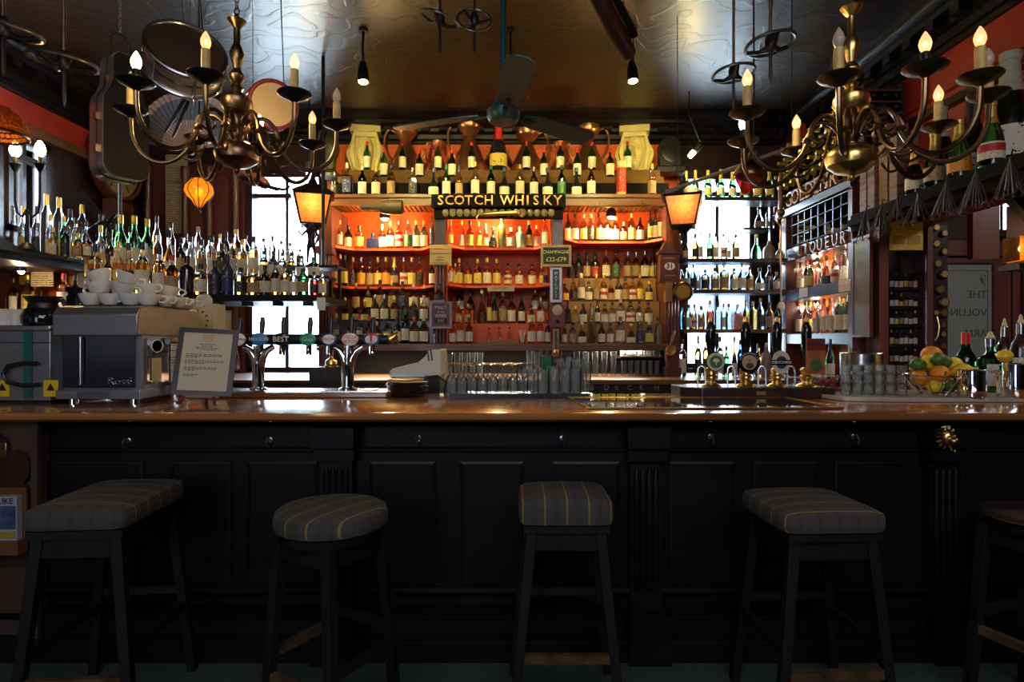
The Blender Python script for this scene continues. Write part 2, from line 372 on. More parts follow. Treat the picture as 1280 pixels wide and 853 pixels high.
def tartan(name, axis, pitch):
    """grey-brown check with yellow lines"""
    m, N, L, b = _new(name); b.inputs['Roughness'].default_value = 0.95
    tc = N.new('ShaderNodeTexCoord'); sp = N.new('ShaderNodeSeparateXYZ'); L.new(tc.outputs['Object'], sp.inputs[0])
    def mth(op, a, bb, c=None):
        n = N.new('ShaderNodeMath'); n.operation = op
        for i, x in enumerate((a, bb, c)):
            if x is None: continue
            if isinstance(x, (int, float)): n.inputs[i].default_value = x
            else: L.new(x, n.inputs[i])
        return n.outputs[0]
    def line(src, p, w, off=0.0):
        f = mth('FRACT', mth('ADD', mth('DIVIDE', src, p), 10.5+off), 0)
        return mth('LESS_THAN', mth('ABSOLUTE', mth('SUBTRACT', f, 0.5), 0), w)
    ya = line(sp.outputs[axis], pitch, 0.035)
    dk = line(sp.outputs[axis], pitch, 0.16, 0.5); dk2 = line(sp.outputs[1-axis], pitch*0.8, 0.10)
    br = line(sp.outputs[axis], pitch/2, 0.06, 0.25)
    nz = N.new('ShaderNodeTexNoise'); nz.inputs['Scale'].default_value = 260; L.new(tc.outputs['Object'], nz.inputs['Vector'])
    def mix(fac, a, c):
        x = N.new('ShaderNodeMix'); x.data_type = 'RGBA'; L.new(fac, x.inputs[0])
        if isinstance(a, tuple): x.inputs[6].default_value = (*a, 1)
        else: L.new(a, x.inputs[6])
        x.inputs[7].default_value = (*c, 1); return x.outputs[2]
    o = mix(nz.outputs['Fac'], (0.040, 0.037, 0.032), (0.060, 0.054, 0.045))
    o = mix(mth('MULTIPLY', dk, 0.45), o, (0.024, 0.029, 0.032)); o = mix(mth('MULTIPLY', dk2, 0.4), o, (0.026, 0.024, 0.024)); o = mix(mth('MULTIPLY', br, 0.4), o, (0.058, 0.029, 0.02))
    o = mix(ya, o, (0.19, 0.14, 0.03)); L.new(o, b.inputs['Base Color'])
    bp = N.new('ShaderNodeBump'); bp.inputs['Strength'].default_value = 0.3; bp.inputs['Distance'].default_value = 0.002; L.new(nz.outputs['Fac'], bp.inputs['Height']); L.new(bp.outputs[0], b.inputs['Normal'])
    return m
tartan_x = tartan('tartan_stripes_across', 0, 0.082); tartan_y = tartan('tartan_stripes_along', 1, 0.088)
# ------------------------------------------------------------------ the setting
CEIL = 3.72; LW = -3.95; BK = 6.55; RW = 6.6; REAR = -3.2; BULK = 3.04
struct(MB().box(LW-.2, RW+.2, REAR-.2, BK+.3, -.1, 0).build('floor', carpet))
struct(MB().box(LW-.2, RW+.2, REAR-.2, BK+.3, CEIL, CEIL+.1).build('ceiling', ceil_mat))
struct(MB().box(LW-.2, RW+.2, REAR-.2, REAR, 0, CEIL).build('wall_behind', plaster))
struct(MB().box(RW, RW+.2, REAR, BK+.2, 0, CEIL).build('wall_far_right', plaster))
# back wall with two window openings
WL = (-2.84, -2.03, 1.08, 3.22); WR = (1.84, 2.60, 1.12, 3.20)
w = MB()
W4 = (5.10, 5.50, 2.56, 3.0)
for x0, x1 in ((LW, WL[0]), (WL[1], WR[0]), (WR[1], W4[0]), (W4[1], RW)): w.box(x0, x1, BK, BK+.22, 0, CEIL)
for a in (WL, WR, W4): w.box(a[0], a[1], BK, BK+.22, 0, a[2]); w.box(a[0], a[1], BK, BK+.22, a[3], CEIL)
struct(w.build('wall_back', wood_dark))
# left wall with a narrow window
SW = (4.75, 5.18, 2.28, 3.06)
w = MB(); w.box(LW-.2, LW, REAR, SW[0], 0, CEIL); w.box(LW-.2, LW, SW[1], BK+.2, 0, CEIL)
w.box(LW-.2, LW, SW[0], SW[1], 0, SW[2]); w.box(LW-.2, LW, SW[0], SW[1], SW[3], CEIL)
struct(w.build('wall_left', wood_dark))
# right wall: panelled wall behind the liqueur unit, and the red bulkhead over the opening
struct(MB().box(BULK, BULK+.16, 4.75, BK, 0, CEIL).build('wall_right', red_frieze))
bh = struct(MB().box(BULK, BULK+.16, 1.2, 4.749, 2.30, CEIL).build('wall_bulkhead', red_frieze))
for z0, z1, t in ((2.62, 2.66, .03), (3.02, 3.09, .05), (3.14, 3.16, .025)):
    MB().sweep([(0,z0),(t,z0+.01),(t,z1-.01),(0,z1)], (BULK,1.2,0), (BULK,4.75,0), (-1,0,0)).build('moulding', red_frieze if z0 < 3 or z0 > 3.1 else wood_dark, bh)
# red frieze band on the left and rear walls under the cornice
struct(MB().box(LW, LW+.03, 1.0, BK, 3.16, 3.36).build('trim_1', red_frieze))
struct(MB().box(LW, LW+.06, 1.0, BK, 3.08, 3.16).build('trim_2', wood_mid))
struct(MB().box(WL[1]+.05, WR[0]-.05, BK-.04, BK, 2.9, 3.515).build('trim_3', red_paint))
# cornices
cor = [(0,0),(.06,0),(.07,.05),(.12,.06),(.13,.14),(.20,.16),(.21,.22),(.34,.25),(.36,.30),(.47,.33),(.50,.36),(.50,.40),(0,.40)]
def cornice(name, p0, p1, out, k, dent):
    z = CEIL - .40*k[1]
    o = struct(MB().sweep([(a*k[0], b*k[1]) for a, b in cor], (p0[0],p0[1],z), (p1[0],p1[1],z), out).build(name, wood_black))
    d = Vector((p1[0]-p0[0], p1[1]-p0[1], 0)); n = int(d.length/dent); d.normalize(); ov = Vector(out)
    dm = None
    for i in range(n):
        c = Vector((p0[0], p0[1], z+.20*k[1])) + d*(dent*(i+.5)) + ov*(.17*k[0]+.04)
        if dm is None:
            s = (abs(d.x)*.085+abs(ov.x)*.09, abs(d.y)*.085+abs(ov.y)*.09, .085*k[1]); dm = MB().boxc((0,0,0), s).mesh('dentil', wood_black, smooth=False)
        inst('dentil', dm, o, c)
    return o
cornice('trim_4', (-2.9, BK), (2.9, BK), (0,-1,0), (1.0, .50), .19)
cornice('trim_5', (BULK, 1.2), (BULK, 6.1), (-1,0,0), (.46, .72), .24)
cornice('trim_6', (LW, 1.2), (LW, 6.1), (1,0,0), (.36, .80), .24)
# windows
def window(name, a, y, nx, zbars, side=False):
    x0, x1, z0, z1 = a
    fr = MB(); t = .05
    def bx(u0, u1, v0, v1, d0, d1, mb):
        if side: mb.box(LW-d1, LW-d0, u0, u1, v0, v1)
        else: mb.box(u0, u1, y+d0, y+d1, v0, v1)
    bx(x0, x0+t, z0, z1, -.02, .12, fr); bx(x1-t, x1, z0, z1, -.02, .12, fr); bx(x0, x1, z0, z0+t, -.02, .12, fr); bx(x0, x1, z1-t, z1, -.02, .12, fr)
    o = struct(fr.build(name, wood_dark))
    for i in range(1, nx):
        u = x0 + (x1-x0)*i/nx; mb = MB(); bx(u-.018, u+.018, z0+t, z1-t, .03, .09, mb); mb.build('mullion', wood_dark, o)
    for z in zbars:
        mb = MB(); bx(x0+t, x1-t, z-.025, z+.025, .02, .10, mb); mb.build('transom_bar', wood_dark, o)
    us = [x0+t] + [x0+(x1-x0)*i/nx for i in range(1, nx)] + [x1-t]; vs = [z0+t] + list(zbars) + [z1-t]
    for i in range(nx):
        for j in range(len(vs)-1):
            mb = MB(); bx(us[i]+.02, us[i+1]-.02, vs[j]+.02, vs[j+1]-.02, .058, .062, mb); mb.build('pane', win_glass, o)
    sl = MB(); 
    if not side: bx(x0-.06, x1+.06, z0-.04, z0, -.12, .1, sl); sl.build('sill', wood_dark, o)
    return o
window('window_1', WL, BK, 2, (2.98,)); window('window_2', WR, BK, 2, (3.0,)); window('window_3', SW, 0, 2, (2.9,), True); window('window_4', W4, BK, 2, ())
MB().box(WR[0]+.05, WR[1]-.05, BK+.02, BK+.027, 1.52, 2.16).build('obscured_pane', obscured, bpy.data.objects['window_2'])
# the street outside
fb = thing('street_building', 'pale building across the street seen through the windows', 'building', (0, 16, 0))
MB().box(-14, 14, 0, 2, -1, 3.1).build('wall', facade, fb)
MB().box(-14.3, 14.3, -.3, 2, 3.1, 3.3).build('parapet', facade, fb)
pm = MB().box(-.6, .6, -.03, .02, 0, 1.6).mesh('window', frost, smooth=False)
for k in range(9): inst('window', pm, fb, (-12+3*k, 0, .6))
struct(MB().box(-20, 20, BK+.5, 15.9, -1.2, -1.0).build('street_ground', facade))
# back wall panelling left of the window
pn = struct(MB().box(LW+.01, WL[0]-.02, BK-.05, BK, 0, 3.3).build('wall_panelling', wood_red))
for x0, x1 in ((-3.40, -3.24), (-3.17, -2.98)):
    MB().box(x0-.03, x1+.03, BK-.075, BK-.05, 1.6, 3.25).build('panel', wood_red, pn); MB().box(x0+.03, x1-.03, BK-.09, BK-.075, 1.7, 3.15).build('raised_field', wood_red, pn)
for x in (-3.86, -3.46, -3.205, -2.93): MB().lathe([(.05,1.1),(.05,1.2),(.035,1.25),(.035,3.1),(.05,3.15),(.05,3.25)], (x, BK-.11, 0), 12).build('column', wood_red, pn)

# ------------------------------------------------------------------ bar counter
FD = 2.76
bar = thing('bar_counter', 'long dark panelled bar counter with lacquered oak top', 'bar counter', (0, FD, 0))
B0 = Vector((0, -FD, 0))
def bp_(mb, name, m, **k): return mb.build(name, m, bar, loc=B0, **k)
X0, X1 = -4.6, 5.2
bp_(MB().box(X0, X1, FD+.04, 3.5, .02, 1.055), 'carcass', wood_black)
nose = [(2.66,1.055),(2.635,1.06),(2.622,1.072),(2.62,1.085),(2.628,1.096),(2.645,1.1),(3.6,1.1),(3.6,1.055)]
mb = MB(); n = len(nose); vs = [(X0,a,b) for a,b in nose]+[(X1,a,b) for a,b in nose]
mb.add(vs, [(i,(i+1)%n,(i+1)%n+n,i+n) for i in range(n)]+[tuple(range(n-1,-1,-1)),tuple(range(n,2*n))]); bp_(mb, 'counter_top', wood_top)
mb = MB().sweep([(0,1.02),(.03,1.03),(.05,1.05),(.05,1.056),(0,1.056)], (X0,FD,0), (X1,FD,0), (0,-1,0)); bp_(mb, 'cove_moulding', wood_black)
bp_(MB().box(X0, X1, FD, FD+.04, .925, 1.03), 'frieze_board', wood_black)
bp_(MB().sweep([(0,.905),(.018,.912),(.018,.922),(0,.928)], (X0,FD,0), (X1,FD,0), (0,-1,0)), 'frieze_moulding', wood_black)
pans = [(60,180),(215,290),(310,398),(462,545),(575,655),(690,775),(836,918),(940,1022),(1042,1128),(1198,1275)]
pz0, pz1 = .30, .865
edges = sorted([ax(a, FD) for a, b in pans] + [ax(b, FD) for a, b in pans]); xs = [X0] + edges + [X1]
for i in range(0, len(xs), 2): bp_(MB().box(xs[i], xs[i+1], FD, FD+.04, pz0, pz1), 'stile', wood_black)
bp_(MB().box(X0, X1, FD, FD+.04, pz1, .925), 'top_rail', wood_black); bp_(MB().box(X0, X1, FD, FD+.04, .20, pz0), 'bottom_rail', wood_black)
for a, b in pans:
    x0, x1 = ax(a, FD), ax(b, FD); mb = MB()
    def ring(i): return [(x0+i,0,pz0+i),(x1-i,0,pz0+i),(x1-i,0,pz1-i),(x0+i,0,pz1-i)]
    L4 = [(0, FD-.008), (.012, FD-.012), (.028, FD+.02), (.05, FD+.03), (.085, FD+.012)]
    vs = []
    for i, y in L4: vs += [(p[0], y, p[2]) for p in ring(i)]
    fs = [(k*4+j, k*4+(j+1)%4, (k+1)*4+(j+1)%4, (k+1)*4+j) for k in range(len(L4)-1) for j in range(4)] + [tuple(len(L4)*4-4+j for j in range(4))]
    fs.append((3,2,1,0)); mb.add(vs, fs); bp_(mb, 'panel', wood_black, smooth=False)
for prof, nm in (([(0,.262),(.03,.27),(.045,.285),(.03,.30),(0,.302)], 'sill_moulding'), ([(0,.165),(.05,.165),(.075,.18),(.075,.195),(.05,.205),(0,.215)], 'plinth_moulding'),
                 ([(0,0),(.10,0),(.10,.085),(.085,.10),(.055,.105),(.05,.165),(0,.165)], 'plinth')):
    bp_(MB().sweep(prof, (X0,FD,0), (X1,FD,0), (0,-1,0)), nm, wood_black)
for px, wpx in ((424, 40), (805, 40), (1172, 40)):
    x = ax(px, FD); hw = wpx/F*FD/2
    P = thing; mb = MB().box(x-hw, x+hw, FD-.05, FD, .21, .90); pl = bp_(mb, 'pilaster', wood_black)
    for k in range(4): MB().lathe([(.009,.3),(.013,.32),(.013,.82),(.009,.84)], (x-hw+.03+k*(2*hw-.06)/3, FD-.052, 0), 8).build('reed', wood_black, pl)
    MB().box(x-hw-.015, x+hw+.015, FD-.085, FD, .88, .93).build('capital', wood_black, pl); MB().box(x-hw-.02, x+hw+.02, FD-.11, FD, .94, 1.03).build('bracket_block', wood_black, pl)
    MB().box(x-hw-.02, x+hw+.02, FD-.13, FD, .001, .21).build('pilaster_base', wood_black, pl)
# left end piece of lighter wood with a shaped cut-out
mb = MB(); mb.box(ax(-180,2.70), ax(48,2.70), 2.70, FD, .02, 1.05); ep = bp_(mb, 'end_panel', end_oak)
poly = [(-.42,-.30),(.0,-.30),(.0,.02),(-.02,.06),(.005,.10),(.01,.15),(-.015,.19),(-.06,.21),(-.09,.20),(-.10,.25),(-.14,.28),(-.20,.28),(-.42,.28)]
mb = MB().prism([(x+ax(38,2.69), z+.72) for x, z in poly], 2.675, 2.70); mb.build('shaped_board', wood_dark, ep)
MB().box(ax(42,2.69), ax(50,2.69), 2.675, 2.70, .05, 1.05).build('corner_strip', end_oak, ep)
# coat hooks under the top
for px, py in ((157,552),(335,551),(522,549),(704,549),(890,547),(1070,547)):
    x = ax(px, FD-.02); z = az(py, FD-.02)
    h = tag(MB().lathe([(.014,0),(.014,.004),(.006,.006)], (0,0,0), 10, M=Matrix.Rotation(R(90),4,'X')).tube([(0,-.004,.008),(0,-.03,.012),(0,-.042,-.006),(0,-.036,-.026),(0,-.024,-.030)], [.006,.006,.006,.006,.008], 8).build('coat_hook', steel, loc=(x, FD-.001, z)),
            f'small metal coat hook on the counter front {dict(((157,"nearest the yellow brass lock plate"),(335,"beneath the blue tap badge"),(522,"beneath the white till"),(704,"behind the square-seated middle stool"),(890,"below the first hand pump"),(1070,"below the stacked shot glasses")))[px]}', 'hook', 'coat hooks under the counter')
# lion head on the right pilaster
lh = thing('lion_head', 'brass lion head with open mouth on the counter front', 'ornament', at(1184, 547, FD-.115))
mb = MB(); mb.ball((0,-.005,0), .034, s=(1,.75,1.1)); mb.ball((.002,-.035,-.010), .019, s=(1,1,.8)); mb.ball((-.018,-.012,.034), .010); mb.ball((.018,-.012,.034), .010)
mb.ball((-.011,-.030,.010), .005); mb.ball((.011,-.030,.010), .005); mb.build('face', brass, lh)
mb = MB()
for k in range(14):
    a = 2*PI*k/14; mb.tube([(.026*math.cos(a),0,.030*math.sin(a)), (.044*math.cos(a),.004,.048*math.sin(a)), (.050*math.cos(a+.3),.008,.054*math.sin(a+.3)-.006)], [.010,.009,.003], 6)
mb.build('mane', bronze, lh); MB().tube([(-.01,-.03,-.03),(-.008,-.04,-.05),(.004,-.036,-.062),(.012,-.03,-.05)], .004, 6).build('hook', brass, lh)
# lock plate, leaflet holder at the far left end
lp = tag(MB().box(-.026,.026,0,.006,-.034,.034).build('lock_plate', brass, loc=(ax(2,2.675), 2.668, az(563,2.675)), bevel=.004), 'yellow brass lock plate on the wooden end of the counter', 'lock plate')
for dx in (-.012,.012): MB().lathe([(.004,0),(.004,.003)], (dx,-.003,.012), 8, M=Matrix.Rotation(R(90),4,'X')).build('keyhole', ink_black, lp)
bx_ = thing('leaflet_box', 'small brown wooden leaflet box fixed at the counter end', 'leaflet holder', (ax(-14,2.62), 2.612, az(694,2.62)))
MB().box(-.13,.13,0,.045,0,.06).build('tray', wood_mid, bx_); MB().box(-.13,.13,.045,.055,0,.28).build('back', wood_mid, bx_)
lf = thing('leaflet_stack', 'printed leaflets with blue picture in the wooden box', 'leaflets', (ax(-14,2.62), 2.615, az(694,2.62)+.061))
MB().box(-.11,.12,.006,.036,0,.19).build('paper_block', mat('leaflet_paper',(.30,.30,.36),.7), lf); MB().box(-.10,.115,.003,.006,.05,.15).build('picture', mat('leaflet_blue',(.05,.08,.18),.5,var=.6,nscale=14), lf)
MB().box(-.10,.115,.003,.006,.01,.04).build('yellow_strip', mat('leaflet_yellow',(.28,.24,.02),.6), lf); inst('lettering', text_mesh('DUKE', .035, .001, ink_black), lf, (.06,.003,.17), FACE)

# ------------------------------------------------------------------ back bar: worktop and the whisky gantry
bc = thing('back_counter', 'dark back counter with oak worktop under the whisky gantry', 'counter', (0, 5.2, 0))
def bcb(mb, name, m, **k): return mb.build(name, m, bc, loc=(0,-5.2,0), **k)
bcb(MB().box(-3.3, 2.55, 5.24, BK-.12, .02, 1.045), 'cabinet_body', wood_dark); bcb(MB().box(-3.35, 2.57, 5.2, BK-.12, 1.045, 1.075), 'worktop', wood_mid, bevel=.006)
sb = bcb(MB().box(ax(727,5.2), ax(848,5.2), 5.17, 5.238, .90, 1.043), 'sign_board', black_pl)
for ch, px in zip('BDECKH', (740, 758, 771, 787, 802, 821)): inst('letter', text_mesh(ch, .062, .002, gold_dull), sb, (ax(px,5.17), 5.167, az(485,5.17)), FACE)
bcb(MB().box(ax(727,5.18)-.02, ax(848,5.18)+.02, 5.14, 5.26, 1.044, 1.08), 'sign_ledge', wood_mid)

GX0, GX1 = ax(400,5.75), ax(848,5.75)
g = thing('whisky_gantry', 'tall mahogany whisky gantry with three red shelved bays and lettered beam', 'gantry', (0, 5.75, 1.075))
GO = (0,-5.75,-1.075)
def gb(mb, name, m, parent=None, **k):
    return mb.build(name, m, parent or g, loc=None if parent else GO, **k)
ZS = az(430, 5.75)              # bottle counter of the gantry
ZT = az(245.5, 5.75)            # upper shelf carrying the top rows
gb(MB().box(GX0, GX1, 6.26, 6.40, ZS-.03, ZT-.031), 'back_board', red_paint); gb(MB().box(GX0, GX1, 6.26, 6.40, 1.077, ZS-.031), 'lower_back_board', matte_black)
gb(MB().box(GX0, GX1, 5.635, 5.65, ZS-.062, ZS-.031), 'counter_lip', wood_mid)
P1 = (ax(544,5.75), ax(557,5.75)); P2 = (ax(690,5.75), ax(703,5.75))
gb(MB().box(GX0, GX1, 5.63, 6.26, ZS-.03, ZS), 'bottle_counter', wood_mid, bevel=.004)
gb(MB().box(GX0-.05, GX1+.05, 5.66, 6.40, ZT-.03, ZT), 'upper_shelf', wood_mid)
gb(MB().box(GX0-.02, P1[0], 5.68, 5.72, ZT-.10, ZT-.03), 'fascia', wood_mid); gb(MB().box(P2[1], GX1+.02, 5.68, 5.72, ZT-.10, ZT-.03), 'fascia', wood_mid)
mb = MB()
for k in range(24):
    for xa, xb in ((GX0, P1[0]), (P2[1], GX1)): 
        x = xa+(xb-xa)*(k+.5)/24; mb.box(x-.016, x+.012, 5.72, 6.26, ZT-.045, ZT-.03)
gb(mb, 'soffit_reeding', wood_mid, kind='stuff')
for x0, x1, nm in ((GX0, GX0+.125, 'end_pilaster'), (GX1-.13, GX1, 'end_pilaster'), (P1[0], P1[1], 'pillar'), (P2[0], P2[1], 'pillar')):
    m_ = wood_red
    if nm == 'pillar':
        o = gb(MB().box(x0, x1, 5.70, 5.80, az(333,5.7), ZT-.03), nm, wood_dark)
        for k in range(3): MB().lathe([(.016,1.08),(.016,az(333,5.7))], (x0+.018+k*(x1-x0-.036)/2, 5.74, 0), 10).build('column', wood_red, o)
    else:
        o = gb(MB().box(x0, x1, 5.70, 6.26, ZS, ZT-.10), nm, m_)
        MB().box(x0-.01, x1+.01, 5.68, 5.80, 1.076, 1.16).build('pilaster_base', m_, o); MB().box(x0+.01, x1-.01, 5.70, 5.80, 1.16, ZS-.03).build('lower_post', m_, o)
        for k in range(4): MB().lathe([(.010,ZS+.1),(.013,ZS+.12),(.013,az(322,5.7)),(.010,az(318,5.7))], (x0+.02+k*(x1-x0-.04)/3, 5.698, 0), 8).build('reed', m_, o)
        MB().box(x0-.015, x1+.015, 5.66, 5.80, az(318,5.7), az(308,5.7)).build('capital', m_, o)
# inner cheeks of the bays (red)
for x in (P1[0]-.012, P1[1], P2[0]-.012, P2[1]): gb(MB().box(x, x+.012, 5.80, 6.26, ZS, ZT-.03), 'bay_cheek', red_paint)
BAYS = {'left': (GX0+.125, P1[0]-.012), 'centre': (P1[1]+.012, P2[0]-.012), 'right': (P2[1]+.012, GX1-.13)}
def shelf(bay, z, t=.022, wl=True, wr=True, d=5.93, m=None):
    x0, x1 = BAYS[bay]; x0 += .004; x1 -= .004
    poly = [(x0, 5.74 if wl else d), (x0+.02, 5.74 if wl else d), (x0+.15, d), (x1-.15, d), (x1-.02, 5.74 if wr else d), (x1, 5.74 if wr else d), (x1, 6.255), (x0, 6.255)]
    n = len(poly); mb = MB(); mb.add([(a,b,z-t) for a,b in poly]+[(a,b,z) for a,b in poly], [tuple(range(n-1,-1,-1)), tuple(range(n,2*n))]+[(i,(i+1)%n,(i+1)%n+n,i+n) for i in range(n)])
    return gb(mb, 'shelf', m or red_paint, smooth=False)
ZC = {'left': az(311,5.95), 'centre': az(310,5.95), 'right': az(302,5.95)}
ZD = {'left': az(359,5.97), 'centre': az(357.5,5.97), 'right': az(349,6.13)}
for b in BAYS: shelf(b, ZC[b])
for b in ('left', 'centre'): shelf(b, ZD[b])
# stepped tiers in the lower bays
ZE2 = {'left': az(402,5.79), 'centre': az(405,5.95), 'right': az(405,5.88)}; ZE1 = {'left': az(387,5.88), 'centre': az(388,6.0), 'right': az(377.5,6.0)}
def step(b, y0, y1, z, m_, xa=None, xb=None):
    x0, x1 = BAYS[b]; gb(MB().box((xa or x0+.005), (xb or x1-.005), y0, y1, ZS+.002, z), 'tier_step', m_)
step('left', 5.74, 5.833, ZE2['left'], wood_dark); step('left', 5.834, 5.925, ZE1['left'], wood_dark)
step('right', 5.83, 5.935, ZE2['right'], wood_gold); step('right', 5.936, 6.055, ZE1['right'], wood_gold); step('right', 6.056, 6.255, ZD['right'], wood_gold)
step('centre', 5.90, 6.05, ZE2['centre'], red_paint)
x0, x1 = BAYS['centre']; step('centre', 6.051, 6.255, ZE1['centre'], red_paint, None, ax(592,6.1)); step('centre', 6.051, 6.255, ZE1['centre'], red_paint, ax(658,6.1), None)
# racks for the two top rows
ZB2 = az(223,5.98); ZB1 = az(215,6.12)
gb(MB().box(GX0+.05, GX1-.05, 5.90, 6.40, ZT+.001, az(229,5.9)), 'top_plinth', matte_black)
gb(MB().box(GX0+.12, GX1-.1, 5.92, 6.05, az(229,5.9), ZB2), 'top_tier', tier_oak); gb(MB().box(GX0+.12, GX1-.1, 6.051, 6.50, az(229,5.9), ZB1), 'top_tier', tier_oak)
# lettered beam
bm_ = gb(MB().box(P1[0]-.02, P2[1]+.02, 5.62, 5.70, az(260,5.66), az(244,5.66)), 'lettered_beam', matte_black)
for ch, px in zip('SCOTCHWHISKY', (551, 562, 574.5, 586, 598.5, 611, 634, 649.5, 659.5, 670, 684, 697)):
    inst('letter', text_mesh(ch, .125, .012, gold), bm_, (ax(px,5.62), 5.606, az(251.5,5.62)), FACE)
mp_ = gb(MB().box(P1[0], P2[1], 5.66, 5.71, az(273,5.66), az(260,5.66)), 'medallion_board', matte_black)
md = [MB().lathe([(.030,0),(.030,.008),(.022,.012)], (0,0,0), 14, M=Matrix.Rotation(R(90),4,'X') @ Matrix.Diagonal((1,1.3,1,1))).mesh('medallion', medal),
      MB().prism([(-.026,-.02),(0,-.04),(.026,-.02),(.026,.036),(-.026,.036)], -.010, 0).mesh('medallion', medal)]
for k in range(16): inst('medallion', md[k % 5 == 1], mp_, (ax(557+k*8.8,5.66), 5.659, az(266,5.66)))
# bracket pieces that carry the racks of glasses
gb(MB().box(ax(775,5.8), ax(829,5.8), 5.80, 6.24, az(446,5.8)-.012, az(446,5.8)), 'glass_shelf', wood_dark)

for b, (x0, x1) in BAYS.items():  # strip lamps added out of view to brighten the stored glasses
    t = thing('added_strip_lamp', f'added hidden strip lamp brightening the glasses under the {b} bay', 'lamp', ((x0+x1)/2, 5.86, ZS-.031), group='added strip lamps under the bottle counter')
    MB().tube([(-.3,0,-.012),(.3,0,-.012)], .009, 8).build('tube', mat('added_strip_tube_'+b,(1,1,1),.4,emit=(1,.86,.62),es=6), t); MB().box(-.32,.32,-.014,.014,-.006,0).build('holder', steel, t)
    o = area('added_strip_light_'+b, ((x0+x1)/2, 5.86, ZS-.06), (0,0,0), .6, .03, 5.0, (1,.88,.66))
# ------------------------------------------------------------------ bottles
BODY = {'g': glass('green_bottle', (0.08, 0.36, 0.10)), 'a': glass('whisky_bottle', (0.90, 0.86, 0.76), fill=(0.80, 0.30, 0.045), level=0.60),
        'c': glass('clear_bottle', (0.93, 0.96, 0.98)), 'k': mat('black_bottle_glass', (0.010, 0.010, 0.012), 0.08, coat=0.5), 'b': glass('brown_bottle', (0.35, 0.10, 0.02)),
        'y': glass('golden_bottle', (0.95, 0.90, 0.70), fill=(0.95, 0.55, 0.05), level=0.62), 'r': glass('red_liqueur_bottle', (0.95, 0.9, 0.9), fill=(0.75, 0.05, 0.03), level=0.6),
        'm': mat('mint_ceramic', (0.42, 0.62, 0.46), 0.35), 'n': mat('navy_bottle', (0.018, 0.022, 0.08), 0.2), 't': mat('stoneware', (0.20, 0.14, 0.13), 0.5, var=0.15, nscale=6),
        'o': glass('orange_liqueur_bottle', (0.95, 0.5, 0.08)), 'l': glass('lime_liqueur_bottle', (0.75, 0.85, 0.12)), 'u': glass('blue_bottle', (0.10, 0.25, 0.80)),
        'q': glass('teal_bottle', (0.15, 0.55, 0.55)), 'v': mat('olive_metal_bottle', (0.16, 0.15, 0.05), 0.3, 0.6), 'w': mat('tin_yellow', (0.66, 0.52, 0.16), 0.45, var=0.2, nscale=3),
        'd': glass('dark_green_bottle', (0.025, 0.09, 0.025))}
BNAME = {'g':'green','a':'amber','c':'clear','k':'black','b':'brown','y':'golden','r':'red','m':'mint-green','n':'navy','t':'stoneware','o':'orange','l':'lime-yellow','u':'blue','q':'teal','v':'olive','w':'yellow','d':'dark-green'}
LAB = {'w': label_mat('cream_label', (0.74, 0.68, 0.52)), 'y': label_mat('yellow_label', (0.72, 0.55, 0.11)), 'k': label_mat('black_label', (0.018,0.018,0.02), (0.55,0.45,0.22)),
       'o': label_mat('orange_label', (0.80, 0.30, 0.02)), 'g': label_mat('green_label', (0.04, 0.17, 0.07), (0.6,0.55,0.3)), 'n': label_mat('navy_label', (0.02, 0.03, 0.11), (0.5,0.5,0.5)),
       'r': label_mat('red_label', (0.42, 0.03, 0.03), (0.7,0.6,0.4)), 't': label_mat('tan_label', (0.40, 0.27, 0.12)), 'x': label_mat('banded_label', (0.70, 0.64, 0.50), band=(0.45,0.03,0.03)),
       's': label_mat('silver_label', (0.52, 0.54, 0.56))}
LNAME = {'w':'cream','y':'yellow','k':'black','o':'orange','g':'green','n':'navy','r':'red','t':'tan','x':'red-banded','s':'silver'}
CAPM = {'k': black_pl, 'r': mat('red_capsule', (0.62,0.035,0.02), 0.35), 'y': mat('gold_foil', (0.72,0.50,0.10), 0.35, 0.6), 'w': mat('cork_stopper', (0.62,0.52,0.36), 0.6), 's': steel,
        'g': mat('green_cap', (0.02,0.12,0.05), 0.4), 'n': mat('navy_cap', (0.02,0.03,0.12), 0.35), 'p': mat('purple_cap', (0.16,0.03,0.16), 0.4), 'o': mat('orange_cap', (0.75,0.25,0.03), 0.4), 'f': mat('grey_white_foil', (0.40,0.38,0.30), 0.5)}
CNAME = {'k':'black','r':'red','y':'gold','w':'cork','s':'silver','g':'green','n':'navy','p':'purple','o':'orange','f':'white-foiled'}
SHP = {  # profile (radius, height) in units of half width and full height; cap span; label span
 0: ([(.93,0),(1,.015),(1,.57),(.95,.61),(.78,.66),(.52,.71),(.38,.76),(.34,.80),(.34,.90)], (.86,1.0,.40), (.09,.47)),
 1: ([(.95,0),(1,.015),(1,.50),(.94,.57),(.74,.64),(.46,.72),(.36,.80),(.34,.93)], (.80,1.0,.38), (.10,.42)),
 2: ([], (.84,1.0,.34), (.12,.52)),
 3: ([(.80,0),(.95,.03),(1,.14),(.98,.30),(.82,.44),(.55,.54),(.36,.62),(.30,.70),(.30,.86)], (.84,1.0,.42), (.06,.32)),
 4: ([(.93,0),(1,.02),(1,.40),(.95,.48),(.80,.57),(.58,.66),(.42,.74),(.36,.82),(.34,.90)], (.66,1.0,.46), (.14,.38)),
 5: ([(.93,0),(1,.02),(1,.60),(.96,.66),(.80,.71),(.42,.75),(.32,.79),(.32,.90)], (.84,1.0,.38), (.10,.50)),
 6: ([(1,0),(1,.94)], (.90,1.0,1.02), (.12,.80)),
 7: ([(.9,0),(1,.02),(1,.64),(.86,.72),(.50,.79),(.40,.84),(.40,.92)], (.84,1.0,.44), (.12,.50)),
}
_bm = {}
